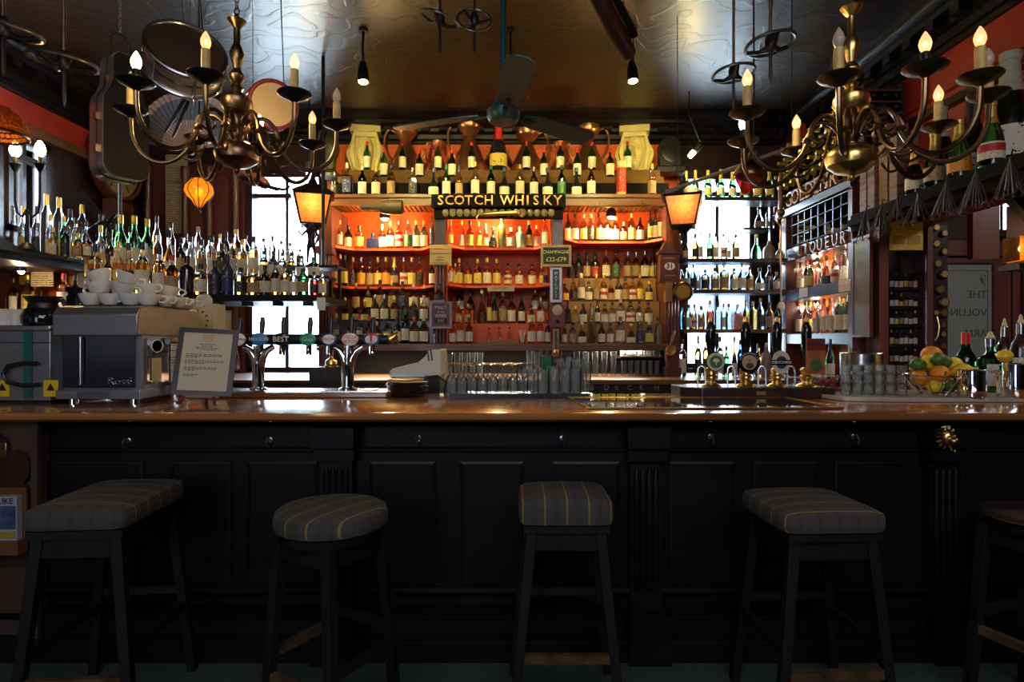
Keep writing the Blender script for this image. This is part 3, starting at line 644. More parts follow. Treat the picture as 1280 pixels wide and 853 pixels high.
def body_mesh(s, b):
    if (s, b) not in _bm:
        mb = MB()
        if s == 2:
            mb.box(-1,1,-.75,.75,0,.62); mb.lathe([(.85,.62),(.75,.66),(.34,.72),(.30,.76),(.30,.90)], seg=14)
        else: mb.lathe(SHP[s][0], seg=16)
        _bm[(s,b)] = mb.mesh('bottle', BODY[b])
    return _bm[(s,b)]
def label_mesh(s, l):
    k = ('l', s, l)
    if k not in _bm:
        z0, z1 = SHP[s][2]; mb = MB()
        if s == 2: mb.box(-.86,.86,-.78,-.752,z0,z1)
        else:
            n = 10; a0, a1 = R(-172), R(-8); vs = []; fs = []
            for rr in (1.012, 1.045):
                for i in range(n+1):
                    a = a0+(a1-a0)*i/n
                    for z in (z0, z1): vs.append((rr*math.cos(a), rr*math.sin(a), z))
            o = 2*(n+1)
            for i in range(n): fs += [(o+2*i, o+2*i+2, o+2*i+3, o+2*i+1), (2*i+1, 2*i+3, 2*i+2, 2*i), (2*i, 2*i+2, o+2*i+2, o+2*i), (2*i+1, o+2*i+1, o+2*i+3, 2*i+3)]
            fs += [(0, o, o+1, 1), (2*n+1, o+2*n+1, o+2*n, 2*n)]
            mb.add(vs, fs)
        _bm[k] = mb.mesh('label', LAB[l])
    return _bm[k]
def cap_mesh(s, c):
    k = ('c', s, c)
    if k not in _bm:
        z0, z1, r = SHP[s][1]; mb = MB()
        if s == 3 and c in 'wyc': mb.lathe([(.28,z0),(.30,z0+.03),(r,z0+.05),(r,z1-.03),(r*.7,z1)], seg=12)
        elif s == 4: mb.lathe([(r+.16,z0),(r,z0+.10),(r-.05,z1-.08),(r,z1-.07),(r,z1-.01),(r*.6,z1)], seg=14)
        else: mb.lathe([(r,z0),(r,z1-.012),(r*.85,z1)], seg=12)
        _bm[k] = mb.mesh('cap', CAPM[c])
    return _bm[k]
ORD = ['first','second','third','fourth','fifth','sixth','seventh','eighth','ninth','tenth','eleventh','twelfth','thirteenth','fourteenth','fifteenth','sixteenth','seventeenth','eighteenth','nineteenth','twentieth','twenty-first','twenty-second']
NB = 0
def bottle(x, y, z, w, h, code, label, group, name='whisky_bottle', rot=None, cat='bottle'):
    global NB; NB += 1
    b, l, c = code[0], code[1], code[2]; s = int(code[3]) if len(code) > 3 else 0
    o = inst(name, body_mesh(s, b), None, (x, y, z), rot, (w/2, w/2, h)); tag(o, label, cat, group)
    if c != '-': inst('cap', cap_mesh(s, c), o)
    if l != '-': inst('label', label_mesh(s, l), o)
    return o
def row(data, D, zbase, where, group, name='whisky_bottle', stag=0.0, hs=1.0):
    """data: 'x,width,top,code' with x, width and top in photo pixels at distance D; base stands on z = zbase"""
    it = []
    for tok in data.split():
        q = tok.split(','); it.append([float(q[0]), float(q[1]), float(q[2]), q[3]])
    it.sort()
    n = len(it); wm = [a[1]/F*D for a in it]; xm = [ax(a[0], D) for a in it]
    for i in range(n-1):      # keep neighbours from touching
        gap = xm[i+1]-xm[i]
        if stag == 0 and (wm[i]+wm[i+1])/2*1.03 > gap:
            k = gap/((wm[i]+wm[i+1])/2*1.03); wm[i] *= k; wm[i+1] *= k
    for i, a in enumerate(it):
        d = D + (stag if i % 2 else 0)
        code = a[3]; kind = 'box' if code[3:] == '6' else 'bottle'
        lab = f"{BNAME[code[0]]} {'tin' if code[3:] == '6' else 'bottle'}"
        ex = []
        if code[1] != '-': ex.append(f"{LNAME[code[1]]} label")
        if code[2] != '-' : ex.append(f"{CNAME[code[2]]} cap")
        lab += (' with ' + ' and '.join(ex)) if ex else ''
        lab += f", {ORD[i]} from left on {where}"
        if len(lab.replace(',', '').split()) > 16 and len(ex) > 1: lab = f"{BNAME[code[0]]} bottle with {ex[0]}, {ORD[i]} from left on {where}"
        h = (az(a[2], d) - zbase)*hs
        if 'centre bay' in where and 'low' not in where: h = min(h, ZD['centre']-.026-zbase)
        bottle(ax(a[0], D), d, zbase+.001, wm[i], h, code, lab, group, name)

# the two top rows and the row on the upper shelf
row('459,9,177,gwr 503.4,9,178,gwr 547.5,9,178,gwr 589.7,9,178,gwr 658,9.5,178,gwr 700.4,9.5,178,gwr 740,9.5,178,gwr 784.3,9.5,177,gwr', 6.085, ZB1, 'topmost gantry tier', 'red-capped green bottles on the topmost tier')
row('480,9.5,185.5,gwr 524.4,9.5,187,gwr 565,9.5,187,gwr 679.8,9.5,186,gwr 721.6,9.5,186,gwr 762.5,9.5,186,gwr', 5.985, ZB2, 'second gantry tier', 'red-capped green bottles on the second tier')
row('418,10,215,kks0 434,12,204,cnw2 453,10,208,dww 470,10.5,209,awy 489,10,206,atn 515.6,9.5,210,cks2 542,12,210,kwn3 558,10,207,gwg 574,9,207,atn1 594,10,203,awy 613.7,10,207,dwg 630.6,12,209,kwn3 650,10.5,206,awy 667.5,10,209,bws 684.5,12,210,kwn3 702,10,207,dgk 720.7,12,210,kwn3 739,10,206,bww 776.5,12,202,wrw6 814.7,10,205,aty',
    5.78, ZT, 'ledge over SCOTCH WHISKY letters', 'bottles on the ledge over the lettered beam')
G1 = 'bottles on the upper shelf of the red bays'; G2 = 'bottles on the middle shelf of the red bays'; G3 = 'bottles on the stepped tiers of the red bays'
row('435.5,10,282,dwk 449,11,282,ayk5 466,14,292,n-k2 477.7,9,281,aww 488,9.5,277,awy 499,9,275,axs 510.5,10,275,cgs 520.5,9,276,gwy 530,9,276,gwy', 5.985, ZC['left'], 'upper left-bay shelf', G1)
row('417,6,266,awk 425,6,276,awy 540,5.5,270,knk', 5.84, ZC['left'], 'upper left-bay shelf ends', G1)
row('576.7,9,276,awy 587.4,9.5,276,byk 598,8.5,277,ayy 607,7.5,280,yww1 616,10,284,kkk3 627.4,10,273,v-s7 639,10.5,285,yww5 650.5,12,284,m-m 661.5,8.5,276,dyy 671,8.5,282,awy'.replace('m-m','m-w5'), 5.985, ZC['centre'], 'upper centre-bay shelf', G1)
row('563,7,275,cyw1 681,7.5,272,cws', 5.84, ZC['centre'], 'upper centre-bay shelf ends', G1)
row('710,8,268,gwk 719,9,268,awk 729.5,9,268,ayw 738.5,8.5,268,akw 749,9,267,ayk 759,9.5,269,aw- 769.3,9.5,271,awy 779.7,8.5,278,aty5 790,9.5,267,ayy 800,10,272,bwk'.replace('aw- ','aws '), 5.985, ZC['right'], 'upper right-bay shelf', G1)
row('813,6,264,kyk 819,6,262,kwk 825.6,7,253,awk', 5.88, ZC['right'], 'upper right-bay shelf end', G1)
row('441.4,10,322,aky 451.7,10,322,aos 462.6,9,323,atk 472.3,9,322,ayy 482.5,10,322,aoy 492.7,10.5,322,kty4 504.7,9,322,axs 514.7,9.5,322,ayy 524.7,9,321,akk', 5.985, ZD['left'], 'middle left-bay shelf', G2)
row('418.5,7,320,ayy 425.5,6,318,byw 431.5,6,320,gyg 540,7,326,dws', 5.84, ZD['left'], 'middle left-bay shelf ends', G2)
row('574,9.5,323,ayy 585,10,328,ayk 596.8,9.5,324,ayy 609,9.5,323,awy 621,9.5,324,ayy 635,9,329,axk 649,9.5,330,awk 665,9.5,330,awk', 5.985, ZD['centre'], 'middle centre-bay shelf', G2)
row('563,7,328,cww7 569,5,330,cyw 677,5,332,cyw 682,6,332,cnw', 5.84, ZD['centre'], 'middle centre-bay shelf ends', G2)
row('714.5,9,320,kkk 723.5,9,316,kkk 734,9.5,315,ktk 744,9.5,316,krk 757.7,9.5,313,awo 770,9.5,312,agk 784.7,10,315,ats 795,9.5,315,ats 806,10,314,bws', 6.13, ZD['right'], 'middle right-bay shelf', G2)
row('815,6,314,cyk 822,6,308,awy', 6.12, ZD['right'], 'middle right-bay shelf end', G2)
# stepped tiers, left bay
row('445,9,354,aty 460.5,9,357,kyk 475,10,350,atk 489.6,9,352,aty 503,10,352,ank 517,11,356,aws 531,11,357,aww', 5.88, ZE1['left'], 'top step left bay', G3)
row('431.6,8,372,cyy3 444.5,8,382,aty 456,9.5,375,cyy3 468.7,9.5,369,kws 480.6,10,369,kws 492.8,9,370,aty 504.5,8,376,ckk 517,9.5,371,akw 529.7,9.5,370,cww', 5.787, ZE2['left'], 'middle step left bay', G3)
row('420.6,7,392,cty 439,9.5,398,aty5 449.5,7.5,394,cwr 461,9,396,rkr 471,8,402,aoy 484,9,398,ctk 496.5,9,397,kwk 506.5,9.5,385,gwg1 517.6,11,397,awr 529.5,11,397,aww', 5.69, ZS, 'lowest step left bay', G3)
# centre bay
row('575,9.5,355,kwk 588,10,357,kkk3 669,10,357,cws 680.5,9.5,365,cwy', 6.14, ZE1['centre'], 'top step centre bay', G3)
row('573,9,378,aty 585,9,380,aty 602.3,10,362,ykw3 611.5,7,361,byy 618,9,367,gtg1 628.5,9.5,365,ctw 639.4,10,369,awk 652,8.5,368,dwk1 664,9,382,cwk 676,9,372,cwy', 5.975, ZE2['centre'], 'middle step centre bay', G3)
row('566,8,402,awk 575.7,10,395,awy 586.4,9,398,bwk 664.8,10,397,aww 675.4,9.5,397,aww 684.5,7,400,kwk', 5.72, ZS, 'lowest step centre bay', G3)
row('611,6,409,c-k3 624,6,409,c-k3 637,6,409,c-k3', 5.80, ZS+.028, 'board, small stoppered decanters', 'small stoppered decanters on a wooden board', 'decanter')
# right bay
row('706.5,9,355,ayk 717,8,345,akk 726.5,9,342,cww7 736,9,352,cwk 745.5,7,343,cty 754.6,9,343,yxy 763.8,9.5,344,atk3 773,8.5,346,kwk 782,9,347,atk5 791,9,345,axk 800,8,343,yyy 811.4,9,352,kyy', 5.995, ZE1['right'], 'top step right bay', G3)
row('709.4,8,377,kkk 719,9,383,cty 729,9,380,kwk 738.8,7.5,380,c-p 746.8,6.5,375,kwk 756,9,380,cwk 765.5,8,378,cwk 775.8,10.5,373,cww5 788,10.5,375,cxk 799,8,376,cwk 810.6,9.5,378,cwk', 5.88, ZE2['right'], 'middle step right bay', G3)
row('706,7,405,cwk 715.7,9,403,ctk 727.5,11,403,cww3 740,10,386,c-s2 752,8.5,404,kwk 763,8.5,404,cwk 775.3,11,396,cwp5 789,11,405,cwy3 800,9,394,cns 811.5,10.5,402,cyw 822,7,397,c-k', 5.76, ZS, 'lowest step right bay', G3)

# ------------------------------------------------------------------ shelves in front of the right-hand window
rs = thing('window_shelves', 'dark shelves of liqueurs across the bright right-hand window', 'shelving', (2.2, 5.95, 1.075))
RO = (-2.2,-5.95,-1.075)
RZ = {1: az(249.5,5.95), 2: az(325,5.95), 3: az(363.5,5.95), 4: az(412,5.95)}
xa, xb = ax(851,5.95), 2.65
for k, z in RZ.items(): MB().box(xa, xb, 5.84, 6.12, z-.035, z).build('shelf', wood_dark if k < 4 else wood_mid, rs, loc=RO)
for x in (xa+.012, 2.60): MB().box(x-.012, x+.012, 6.10, 6.14, 1.076, RZ[1]+.05).build('upright', wood_dark, rs, loc=RO)
for z in (az(287,6.27),): MB().box(2.34, 2.65, 6.16, 6.42, z-.02, z).build('side_shelf', wood_dark, rs, loc=RO)
GR = 'bottles before the right-hand window'
row('858,8.5,214,gyy4 869.4,9,213,g-y4 885,9.5,213,gyy4 901,9.5,212,gwy4 915.6,9.5,215,gwy4 930,10,216,gty4 947,10,216,dyy4 962,10,214,dyy4', 5.95, RZ[1], 'top window shelf', 'champagne bottles on the top window shelf', 'champagne_bottle')
row('857,7,299,ktk1 869,8,292,ykk1 875.9,6,290,cwk 887,9,291,gks1 894.5,7,292,awk 904,7.5,292,cxk 910.5,7,300,cwk 919.5,9,293,atk 945.5,12,293,g-w3 975,11,304,cyw3', 5.96, RZ[2], 'second window shelf', GR, 'liqueur_bottle')
row('852,7,333,atk 859,8,331,cwk 866.5,7,331,ckk 873,6,337,cwk 881.5,10,337,akk5 893.5,10,335,atk5 905,11,330,ats5 917.5,10,335,awk5 927.5,9,330,cww 937,9,334,atk 949.7,11,335,cwk3 961.6,9.5,333,k-k 970.5,7,340,kwk', 5.96, RZ[3], 'third window shelf', GR, 'liqueur_bottle')
row('853,7,381,q-n 861,7,381,cwr 868,6.5,381,axr 876.5,8.5,383,atk5 887.6,9,376,r-s 897.4,8.5,377,c-k1 904.5,6,380,cwp 911,7,380,c-p 922,11,381,rts2 932.5,8,376,yyy1 941.3,9,377,o-w5 950.5,8.5,373,ckw 962,9.5,378,btk 971,7,382,dwk', 5.96, RZ[4], 'fourth window shelf', GR, 'liqueur_bottle')
row('853,9,424,swk 872.6,8.5,420,lkk1 882.5,8.5,418,okk1 892,6,426,g-w 900,8,421,cwk 908,7,433,g-g 918,7,421,bww3 925,7,425,u-k 937,9,428,c-s3 948,9,430,btk'.replace('swk','cwk'), 5.78, 1.076, 'worktop beneath the window shelves', GR, 'liqueur_bottle')
row('949,11,258,ctk3 962,10,256,cwk', 6.24, az(287,6.27), 'upper side shelf', GR, 'liqueur_bottle')
for px, w_, top, zb, nm in ((961.5, 15, 304, RZ[2], 'second window shelf'), (958, 13, 434, 1.076, 'worktop beneath the window shelves')):
    D = 5.96 if zb > 1.5 else 5.60; h = az(top, D)-zb
    o = tag(MB().lathe([(.9,0),(1,.04),(1,.5),(.85,.72),(.45,.85),(.32,.9),(.34,1.0),(.2,1.0)], seg=18).build('stoneware_jar', BODY['t'], loc=(ax(px,D), D, zb+.001)), f'squat brown stoneware jar on the {nm}', 'jar'); o.scale = (w_/F*D/2, w_/F*D/2, h)
    MB().lathe([(.26,.98),(.30,1.02),(.26,1.12),(.1,1.14)], seg=12).build('stopper', CAPM['w'], o)

# ------------------------------------------------------------------ liqueur unit on the right wall
LX = 2.70
lu = thing('liqueur_unit', 'red-backed liqueur cupboard with wine lattice and raised letters', 'cupboard', (LX, 5.3, 0))
LO = (-LX, -5.3, 0)
D0, D1 = 4.82, 5.98
def lb(mb, name, m, **k): return mb.build(name, m, lu, loc=LO, **k)
ZL = {'gold': 2.685, 'liq_top': 2.32, 'liq': 2.185, 's1': 1.90, 's2': 1.475}
lb(MB().box(BULK-.03, BULK-.002, D0, D1, .02, ZL['gold']), 'back_panel', red_paint)
for y in (D0, D1): lb(MB().box(LX, BULK-.03, y-.03, y+.03, .02, ZL['gold']), 'side_post', wood_red)
lb(MB().box(LX-.02, LX, D1-.03, D1+.06, .02, ZL['gold']), 'fluted_stile', wood_red); lb(MB().box(LX-.02, LX, D0-.03, D0+.03, .02, ZL['gold']), 'fluted_stile', wood_red)
for z0, z1, m_, nm in ((ZL['gold']-.05, ZL['gold'], wood_dark, 'cornice_board'), (ZL['liq'], ZL['liq_top']-.02, wood_dark, 'letter_fascia'), (ZL['s1']-.10, ZL['s1'], wood_dark, 'shelf'), (ZL['s2']-.09, ZL['s2'], wood_dark, 'shelf')):
    lb(MB().box(LX-.015, BULK-.03, D0+.03, D1-.03, z0, z1), nm, m_)
lb(MB().box(LX, BULK-.03, D0, D1, .02, 1.05), 'base_cupboard', wood_dark); lb(MB().box(LX-.10, BULK-.03, D0, D1, 1.05, 1.08), 'base_top', wood_mid)
lb(MB().box(LX-.045, LX, D0-.05, D1+.40, ZL['gold']-.06, ZL['gold']), 'cornice', wood_dark)
for i, ch in enumerate('LIQUEUR'):
    inst('letter', text_mesh(ch, .145, .014, letter_oak), lu, (LX-.03-LX, 5.62-i*.122-5.3, ZL['liq']+.055), FACEX)
yy = 6.25
for ch in 'THE GOLDEN R':
    if ch != ' ': inst('letter', text_mesh(ch, .20, .016, letter_oak), lu, (LX-.028-LX, yy-5.3, ZL['gold']+.076), FACEX)
    yy -= .012 if ch == ' ' else .132
# lattice of the wine cupboard
for k in range(9):
    y = D0+.08+k*(D1-D0-.16)/8; lb(MB().tube([(LX+.02,y,ZL['liq_top']),(LX+.02,y,ZL['gold']-.06)], .005, 6), 'lattice_bar', wheel_iron)
for k in range(4):
    z = ZL['liq_top']+.01+k*(ZL['gold']-.07-ZL['liq_top'])/3; lb(MB().tube([(LX+.012,D0+.06,z),(LX+.012,D1-.06,z)], .005, 6), 'lattice_bar', wheel_iron)
lb(MB().box(BULK-.045, BULK-.031, D0+.031, D1-.031, ZL['liq_top']-.015, ZL['gold']-.055), 'dark_lining', matte_black)
lb(MB().box(LX+.06, BULK-.04, D0+.04, D1-.04, ZL['liq_top']-.02, ZL['liq_top']), 'wine_floor', wood_dark)
for k, (yy, zr) in enumerate(((5.82,2.56),(5.82,2.46),(5.83,2.355),(5.70,2.47),(5.32,2.36),(5.22,2.375),(5.06,2.37),(4.94,2.37))):
    zz = 2.322+.042 if zr < 2.4 else zr
    o = bottle(LX+.30, yy, zz, .075, .26, 'dww4', f"laid wine bottle with white foil end, {ORD[k]} from left in the lattice", 'wine bottles lying in the lattice', 'wine_bottle', rot=(0, R(-90), 0))
    if zr > 2.4: MB().box(LX+.06, BULK-.05, yy-.05, yy+.05, zz-.052, zz-.040).build('lattice_rest', wood_dark, lu, loc=LO)
def side_row(data, X, zb, where, group, name):
    it = []
    for tok in data.split():
        q = tok.split(','); it.append([float(q[0]), float(q[1]), float(q[2]), q[3], float(q[4]) if len(q) > 4 else 0])
    it.sort()
    for i, a in enumerate(it):
        XX = X + a[4]; d = F*XX/(a[0]-640); h = min(az(a[2], d)-zb, .275 if zb > 1.7 else .315); code = a[3]
        ex = ([f"{LNAME[code[1]]} label"] if code[1] != '-' else []) + ([f"{CNAME[code[2]]} cap"] if code[2] != '-' else [])
        lab = f"{BNAME[code[0]]} bottle" + (' with ' + ' and '.join(ex) if ex else '') + f", {ORD[i]} from left on {where}"
        bottle(XX, d, zb+.001, a[1]/F*d, h, code, lab, group, name, rot=(0,0,R(-38)))
side_row('1000.7,9,317,cwk1 1008,6,316,dwr 1013,8,313,gyr1 1021.4,9,308,c-w7 1026.5,7,315,cwy,.12 1033,11,307,cny3 1043.4,9,304,cxy 1051,8,303,cww,.12 1056.5,10,301,cws5 1063.5,8,306,kwk,.12 1069.5,9,304,cwk', LX+.10, ZL['s1'], 'LIQUEUR cupboard upper shelf', 'spirit bottles on the liqueur shelves', 'liqueur_bottle')
side_row('993.5,7,384,cww 998.5,8,375,cwr 1007,8,373,cyw 1013,8,373,yyy,.11 1019.6,8,375,cwr 1024.5,8,373,cww,.11 1030,9,370,cww7 1037.7,9,370,cww7 1043,8,368,cww,.11 1048.5,9.5,368,gww5 1054,8,370,gwy,.11 1059.5,9.5,368,gww5 1066,9,367,gwr5 1072,8,372,cww,.11', LX+.10, ZL['s2'], 'LIQUEUR cupboard lower shelf', 'spirit bottles on the liqueur shelves', 'liqueur_bottle')
# bottles on the cupboard base behind the pumps
row('1013,8,430,kwk 1022,9,432,gww1 1030,9,430,gwn1 1038,13,424,dwn1 1062,7,435,c-w3 1075,7,435,c-k3', 4.70, 1.10, 'serving ledge behind shot glasses', 'wine bottles behind the right-hand pumps', 'wine_bottle')
sv = tag(MB().box(ax(985,4.7), 2.735, 4.55, 4.765, .85, 1.10).build('serving_ledge', wood_dark), 'dark serving ledge carrying the wine bottles behind pumps', 'ledge')
MB().box(ax(985,4.7), 2.735, 4.60, 4.765, .02, .85).build('base', wood_dark, sv)
for px, s_, tx in ((1007, .10, None), (1059, .11, 'SPECIAL')):
    D = F*LX/(px-640); o = tag(MB().box(0,.004,-s_*.8,s_*.8,-s_*.42,s_*.42).build('shelf_ticket', white_paper if not tx else cream_paper, loc=(LX-.022, D, ZL['s1']-.045)), ('blank white price ticket on the liqueur shelf edge' if not tx else 'cream ticket with red print on the liqueur shelf edge'), 'ticket')
    if tx: MB().box(-.003,-.0005,-s_*.7,s_*.7,-s_*.34,s_*.34).build('print', print_mat('ticket_print',(.60,.50,.38),(.55,.03,.03),120), o)

for k, (z, w_) in enumerate(((ZL['liq']-.001, 'upper'), (ZL['s1']-.101, 'lower'))):
    t = thing('cupboard_lamp', f'small lamp under the fascia lighting the {w_} liqueur shelf', 'lamp', (LX+.13, 4.93, z)); MB().lathe([(.026,-.03),(.026,0)], seg=14, cap=True).build('lamp_body', steel, t); MB().ball((0,0,-.03), .018).build('bulb', bulb_white, t)
    point('cupboard_light', (LX+.13, 4.93, z-.075), 1.3, (1,.88,.76), .03)
    t = thing('cupboard_lamp', f'small lamp at the far end lighting the {w_} liqueur shelf', 'lamp', (LX+.20, 5.80, z)); MB().lathe([(.026,-.03),(.026,0)], seg=14, cap=True).build('lamp_body', steel, t); MB().ball((0,0,-.03), .018).build('bulb', bulb_white, t)
    point('cupboard_light', (LX+.20, 5.80, z-.075), .8, (1,.86,.70), .03)
# ------------------------------------------------------------------ left cabinet with canopy, and the hanging tiered gantry
cv = thing('added_canopy_lamp', 'small added lamp brightening the alcove under the dark canopy', 'lamp', (-3.52, 4.36, 1.94)); MB().lathe([(.03,-.03),(.03,0)], seg=14).build('body', steel, cv); MB().ball((0,0,-.03), .02).build('bulb', bulb_white, cv); point('canopy_fill', (-3.52, 4.36, 1.86), 1.5, (1,.7,.4), .03)  # lamp and point light added to brighten the red alcove
lc = thing('canopy_cabinet', 'dark canopied wall cabinet with red alcove at the left wall', 'cabinet', (-3.6, 4.4, 1.1))
CO = (3.6, -4.4, -1.1)
def cb(mb, name, m, **k): return mb.build(name, m, lc, loc=CO, **k)
cb(MB().box(LW+.01, -3.34, 3.3, 4.97, 1.94, 2.02), 'canopy', wood_black); cb(MB().sweep([(0,0),(.05,.01),(.07,.05),(.09,.06),(.09,.09),(0,.09)], (-3.34,3.3,1.935), (-3.34,4.97,1.935), (1,0,0)), 'canopy_moulding', wood_black)
sc = []
for i in range(25): t = i/24; sc.append((3.3+1.6*t, 2.025 + .30*max(0, 1-t*1.9)**.8 + .07*abs(math.sin(t*PI*2.2))*(1-t)))
sc += [(4.9, 2.025), (3.3, 2.025)]
n = len(sc); mb = MB(); mb.add([(-3.40,a,b) for a,b in sc]+[(-3.36,a,b) for a,b in sc], [tuple(range(n)), tuple(range(2*n-1,n-1,-1))]+[(i,i+n,(i+1)%n+n,(i+1)%n) for i in range(n)]); cb(mb, 'pediment', wood_black)
cb(MB().box(LW+.01, -3.30, 4.90, 4.97, 1.1, 1.94), 'red_back', red_paint); cb(MB().box(-3.36, -3.27, 4.70, 4.97, 1.56, 1.94), 'corner_post', wood_black)
cb(MB().box(LW+.01, -3.28, 4.40, 4.90, 1.60, 1.63), 'shelf', wood_red); cb(MB().box(LW+.01, -3.26, 4.40, 4.97, .02, 1.60), 'body', wood_dark)
cb(MB().box(LW+.01, -3.40, 4.86, 4.895, 1.86, 1.93), 'gold_strip', wood_gold)
tag(MB().box(-.085,.085,-.004,.004,-.055,.055).build('notice_card', print_mat('card_print',(.50,.40,.22),(.05,.04,.03),70), loc=(ax(53,4.68), 4.68, 1.885)), 'tan notice card hanging under the dark canopy edge', 'notice')
row('3,10,348,atk 17,9.5,348,awk 35,13,344,yyy 48,8,346,awy', 4.75, 1.63, 'red alcove shelf, canopied cabinet', 'bottles in the red alcove by the left wall')
row('80,14,342,awr5 94,11,344,dwk', 4.55, 1.63, 'alcove shelf end by black post', 'bottles in the red alcove by the left wall')

lg = thing('hanging_gantry', 'dark tiered bottle gantry hanging before the left window', 'gantry', (-2.25, 4.6, 1.7))
HO = (2.25, -4.6, -1.7)
def hb(mb, name, m, **k): return mb.build(name, m, lg, loc=HO, **k)
gx0, gx1 = ax(110,4.4), ax(406,4.4)
ZF = (az(369.5,4.36), az(347,4.6), az(333,4.8))
hb(MB().box(gx0, gx1, 4.30, 4.96, ZF[0]-.045, ZF[0]), 'base_shelf', wood_black); hb(MB().box(gx0, gx1, 4.49, 4.70, ZF[1]-.02, ZF[1]), 'middle_tier', wood_black); hb(MB().box(gx0, gx1, 4.72, 4.96, ZF[2]-.02, ZF[2]), 'top_tier', wood_black)
for x in (gx0+.02, (gx0+gx1)/2, gx1-.05): hb(MB().box(x, x+.02, 4.66, 4.70, ZF[0], ZF[1]-.02), 'tier_support', wood_black); hb(MB().box(x, x+.02, 4.90, 4.94, ZF[0], ZF[2]-.02), 'tier_support', wood_black)
for k in range(7): hb(MB().box(gx0+.25+k*.22, gx0+.30+k*.22, 4.36, 4.44, ZF[0]-.075, ZF[0]-.046), 'under_clip', iron)
for x in (ax(150,4.93), ax(404,4.93)): hb(MB().lathe([(.014,ZF[2]),(.014,CEIL-.001)], (x,4.93,0), 8), 'hanger_rod', iron)
hb(MB().box(gx0+.02, gx0+.10, 4.60, 4.90, 1.08, ZF[0]-.045), 'support_post', wood_black)
GL = 'bottles on the hanging left gantry'
row('119,15,305,akk5 135,14,318,bkk 147.5,12,302,ayy 161,13,304,akk 178,17,303,awk 199,15,310,awk 215,16,319,atr 234,18,320,k-k5 251,16.5,330,awk5 269,17,326,nkk 284.5,15,318,nnk 301,15,335,akk5 317,15,336,aty 331.5,14,332,kwk 344.5,12,326,awk 356,12,330,awk 367,10,333,cwk 379,14,336,gtk7 392.5,11,340,rkk 403,10,338,aww', 4.37, ZF[0], 'hanging gantry front shelf', GL)
row('113,12,302,atk 126,12,282,cyy 138,11,292,kwk 151,15,269,gwy 168,15.5,270,gwy 184,14.5,274,gwy 197,11,286,atk 211,14,288,awk3 226,11,297,ktk 238,12,296,cwk 252,12,300,ttk6 265,11,296,awk 278,12,305,kkk 290,11,298,awk 303,12,300,awy 317,12,296,awk 330,12,314,awk 341.5,11,314,kwk 353,11,316,cwk 364,10.5,316,akk 376,11,320,cwk 392,14,322,dwk5'.replace('ttk6','atk5'), 4.60, ZF[1], 'hanging gantry middle step', GL)
row('126,11,268,cwk 143,11,280,gwk 163,10,284,cwk 196,10,270,awk 214,10,278,cwk 232,11,292,cwk 247.5,9,284,cww7 262,10,296,cwk 275,10,293,cty 283,11,290,k-k 295,13,287,awy 307,10,294,cwk 318,9,296,c-k 329.5,9,298,c-k 340.5,9,295,c-k1 351.5,9,301,c-k 363,9,304,cwk 375,9,312,ckk', 4.82, ZF[2], 'hanging gantry back step', GL)
row('29,11,258,cty 46,11,258,ckk 58,13,243,c-y7 74,13,247,c-y7 88,11,262,ckk7 103,12,256,cwy7', 4.84, 2.02, 'cabinet canopy, back row', 'bottles on the cabinet canopy')
row('63,10,268,cwy 80,10,270,gyy 95,10,273,cyk 108,9,277,ckk', 4.66, 2.02, 'cabinet canopy, middle row', 'bottles on the cabinet canopy')
row('66,10,285,awy 82,11,283,dkk 97,11,292,aty 110,9,294,bwk', 4.45, 2.02, 'cabinet canopy, front row', 'bottles on the cabinet canopy')

# ------------------------------------------------------------------ chandeliers
def bulb_mesh(m): return MB().lathe([(.008,0),(.0125,.006),(.0165,.018),(.017,.026),(.014,.038),(.008,.050),(.002,.060)], seg=12).mesh('bulb', m)
BM = {'off': bulb_mesh(bulb_clear), 'lit': bulb_mesh(bulb_lit), 'frost': bulb_mesh(bulb_frost), 'dim': bulb_mesh(bulb_warm)}
fil = MB().tube([(-.004,0,.012),(-.003,0,.024),(.0,0,.016),(.003,0,.024),(.004,0,.012)], .0016, 5).mesh('filament', bulb_dim)
sleeve = MB().lathe([(.0145,0),(.0150,.05),(.0145,.092),(.010,.095)], seg=12).mesh('candle_sleeve', candle)
short = MB().lathe([(.010,0),(.012,.02),(.013,.045),(.010,.05)], seg=12).mesh('socket', iron)
def dpan(m): return MB().lathe([(.008,-.02),(.016,-.012),(.030,-.006),(.052,.004),(.060,.012),(.058,.016),(.046,.009),(.030,.004),(.012,.004)], seg=20).mesh('drip_pan', m)
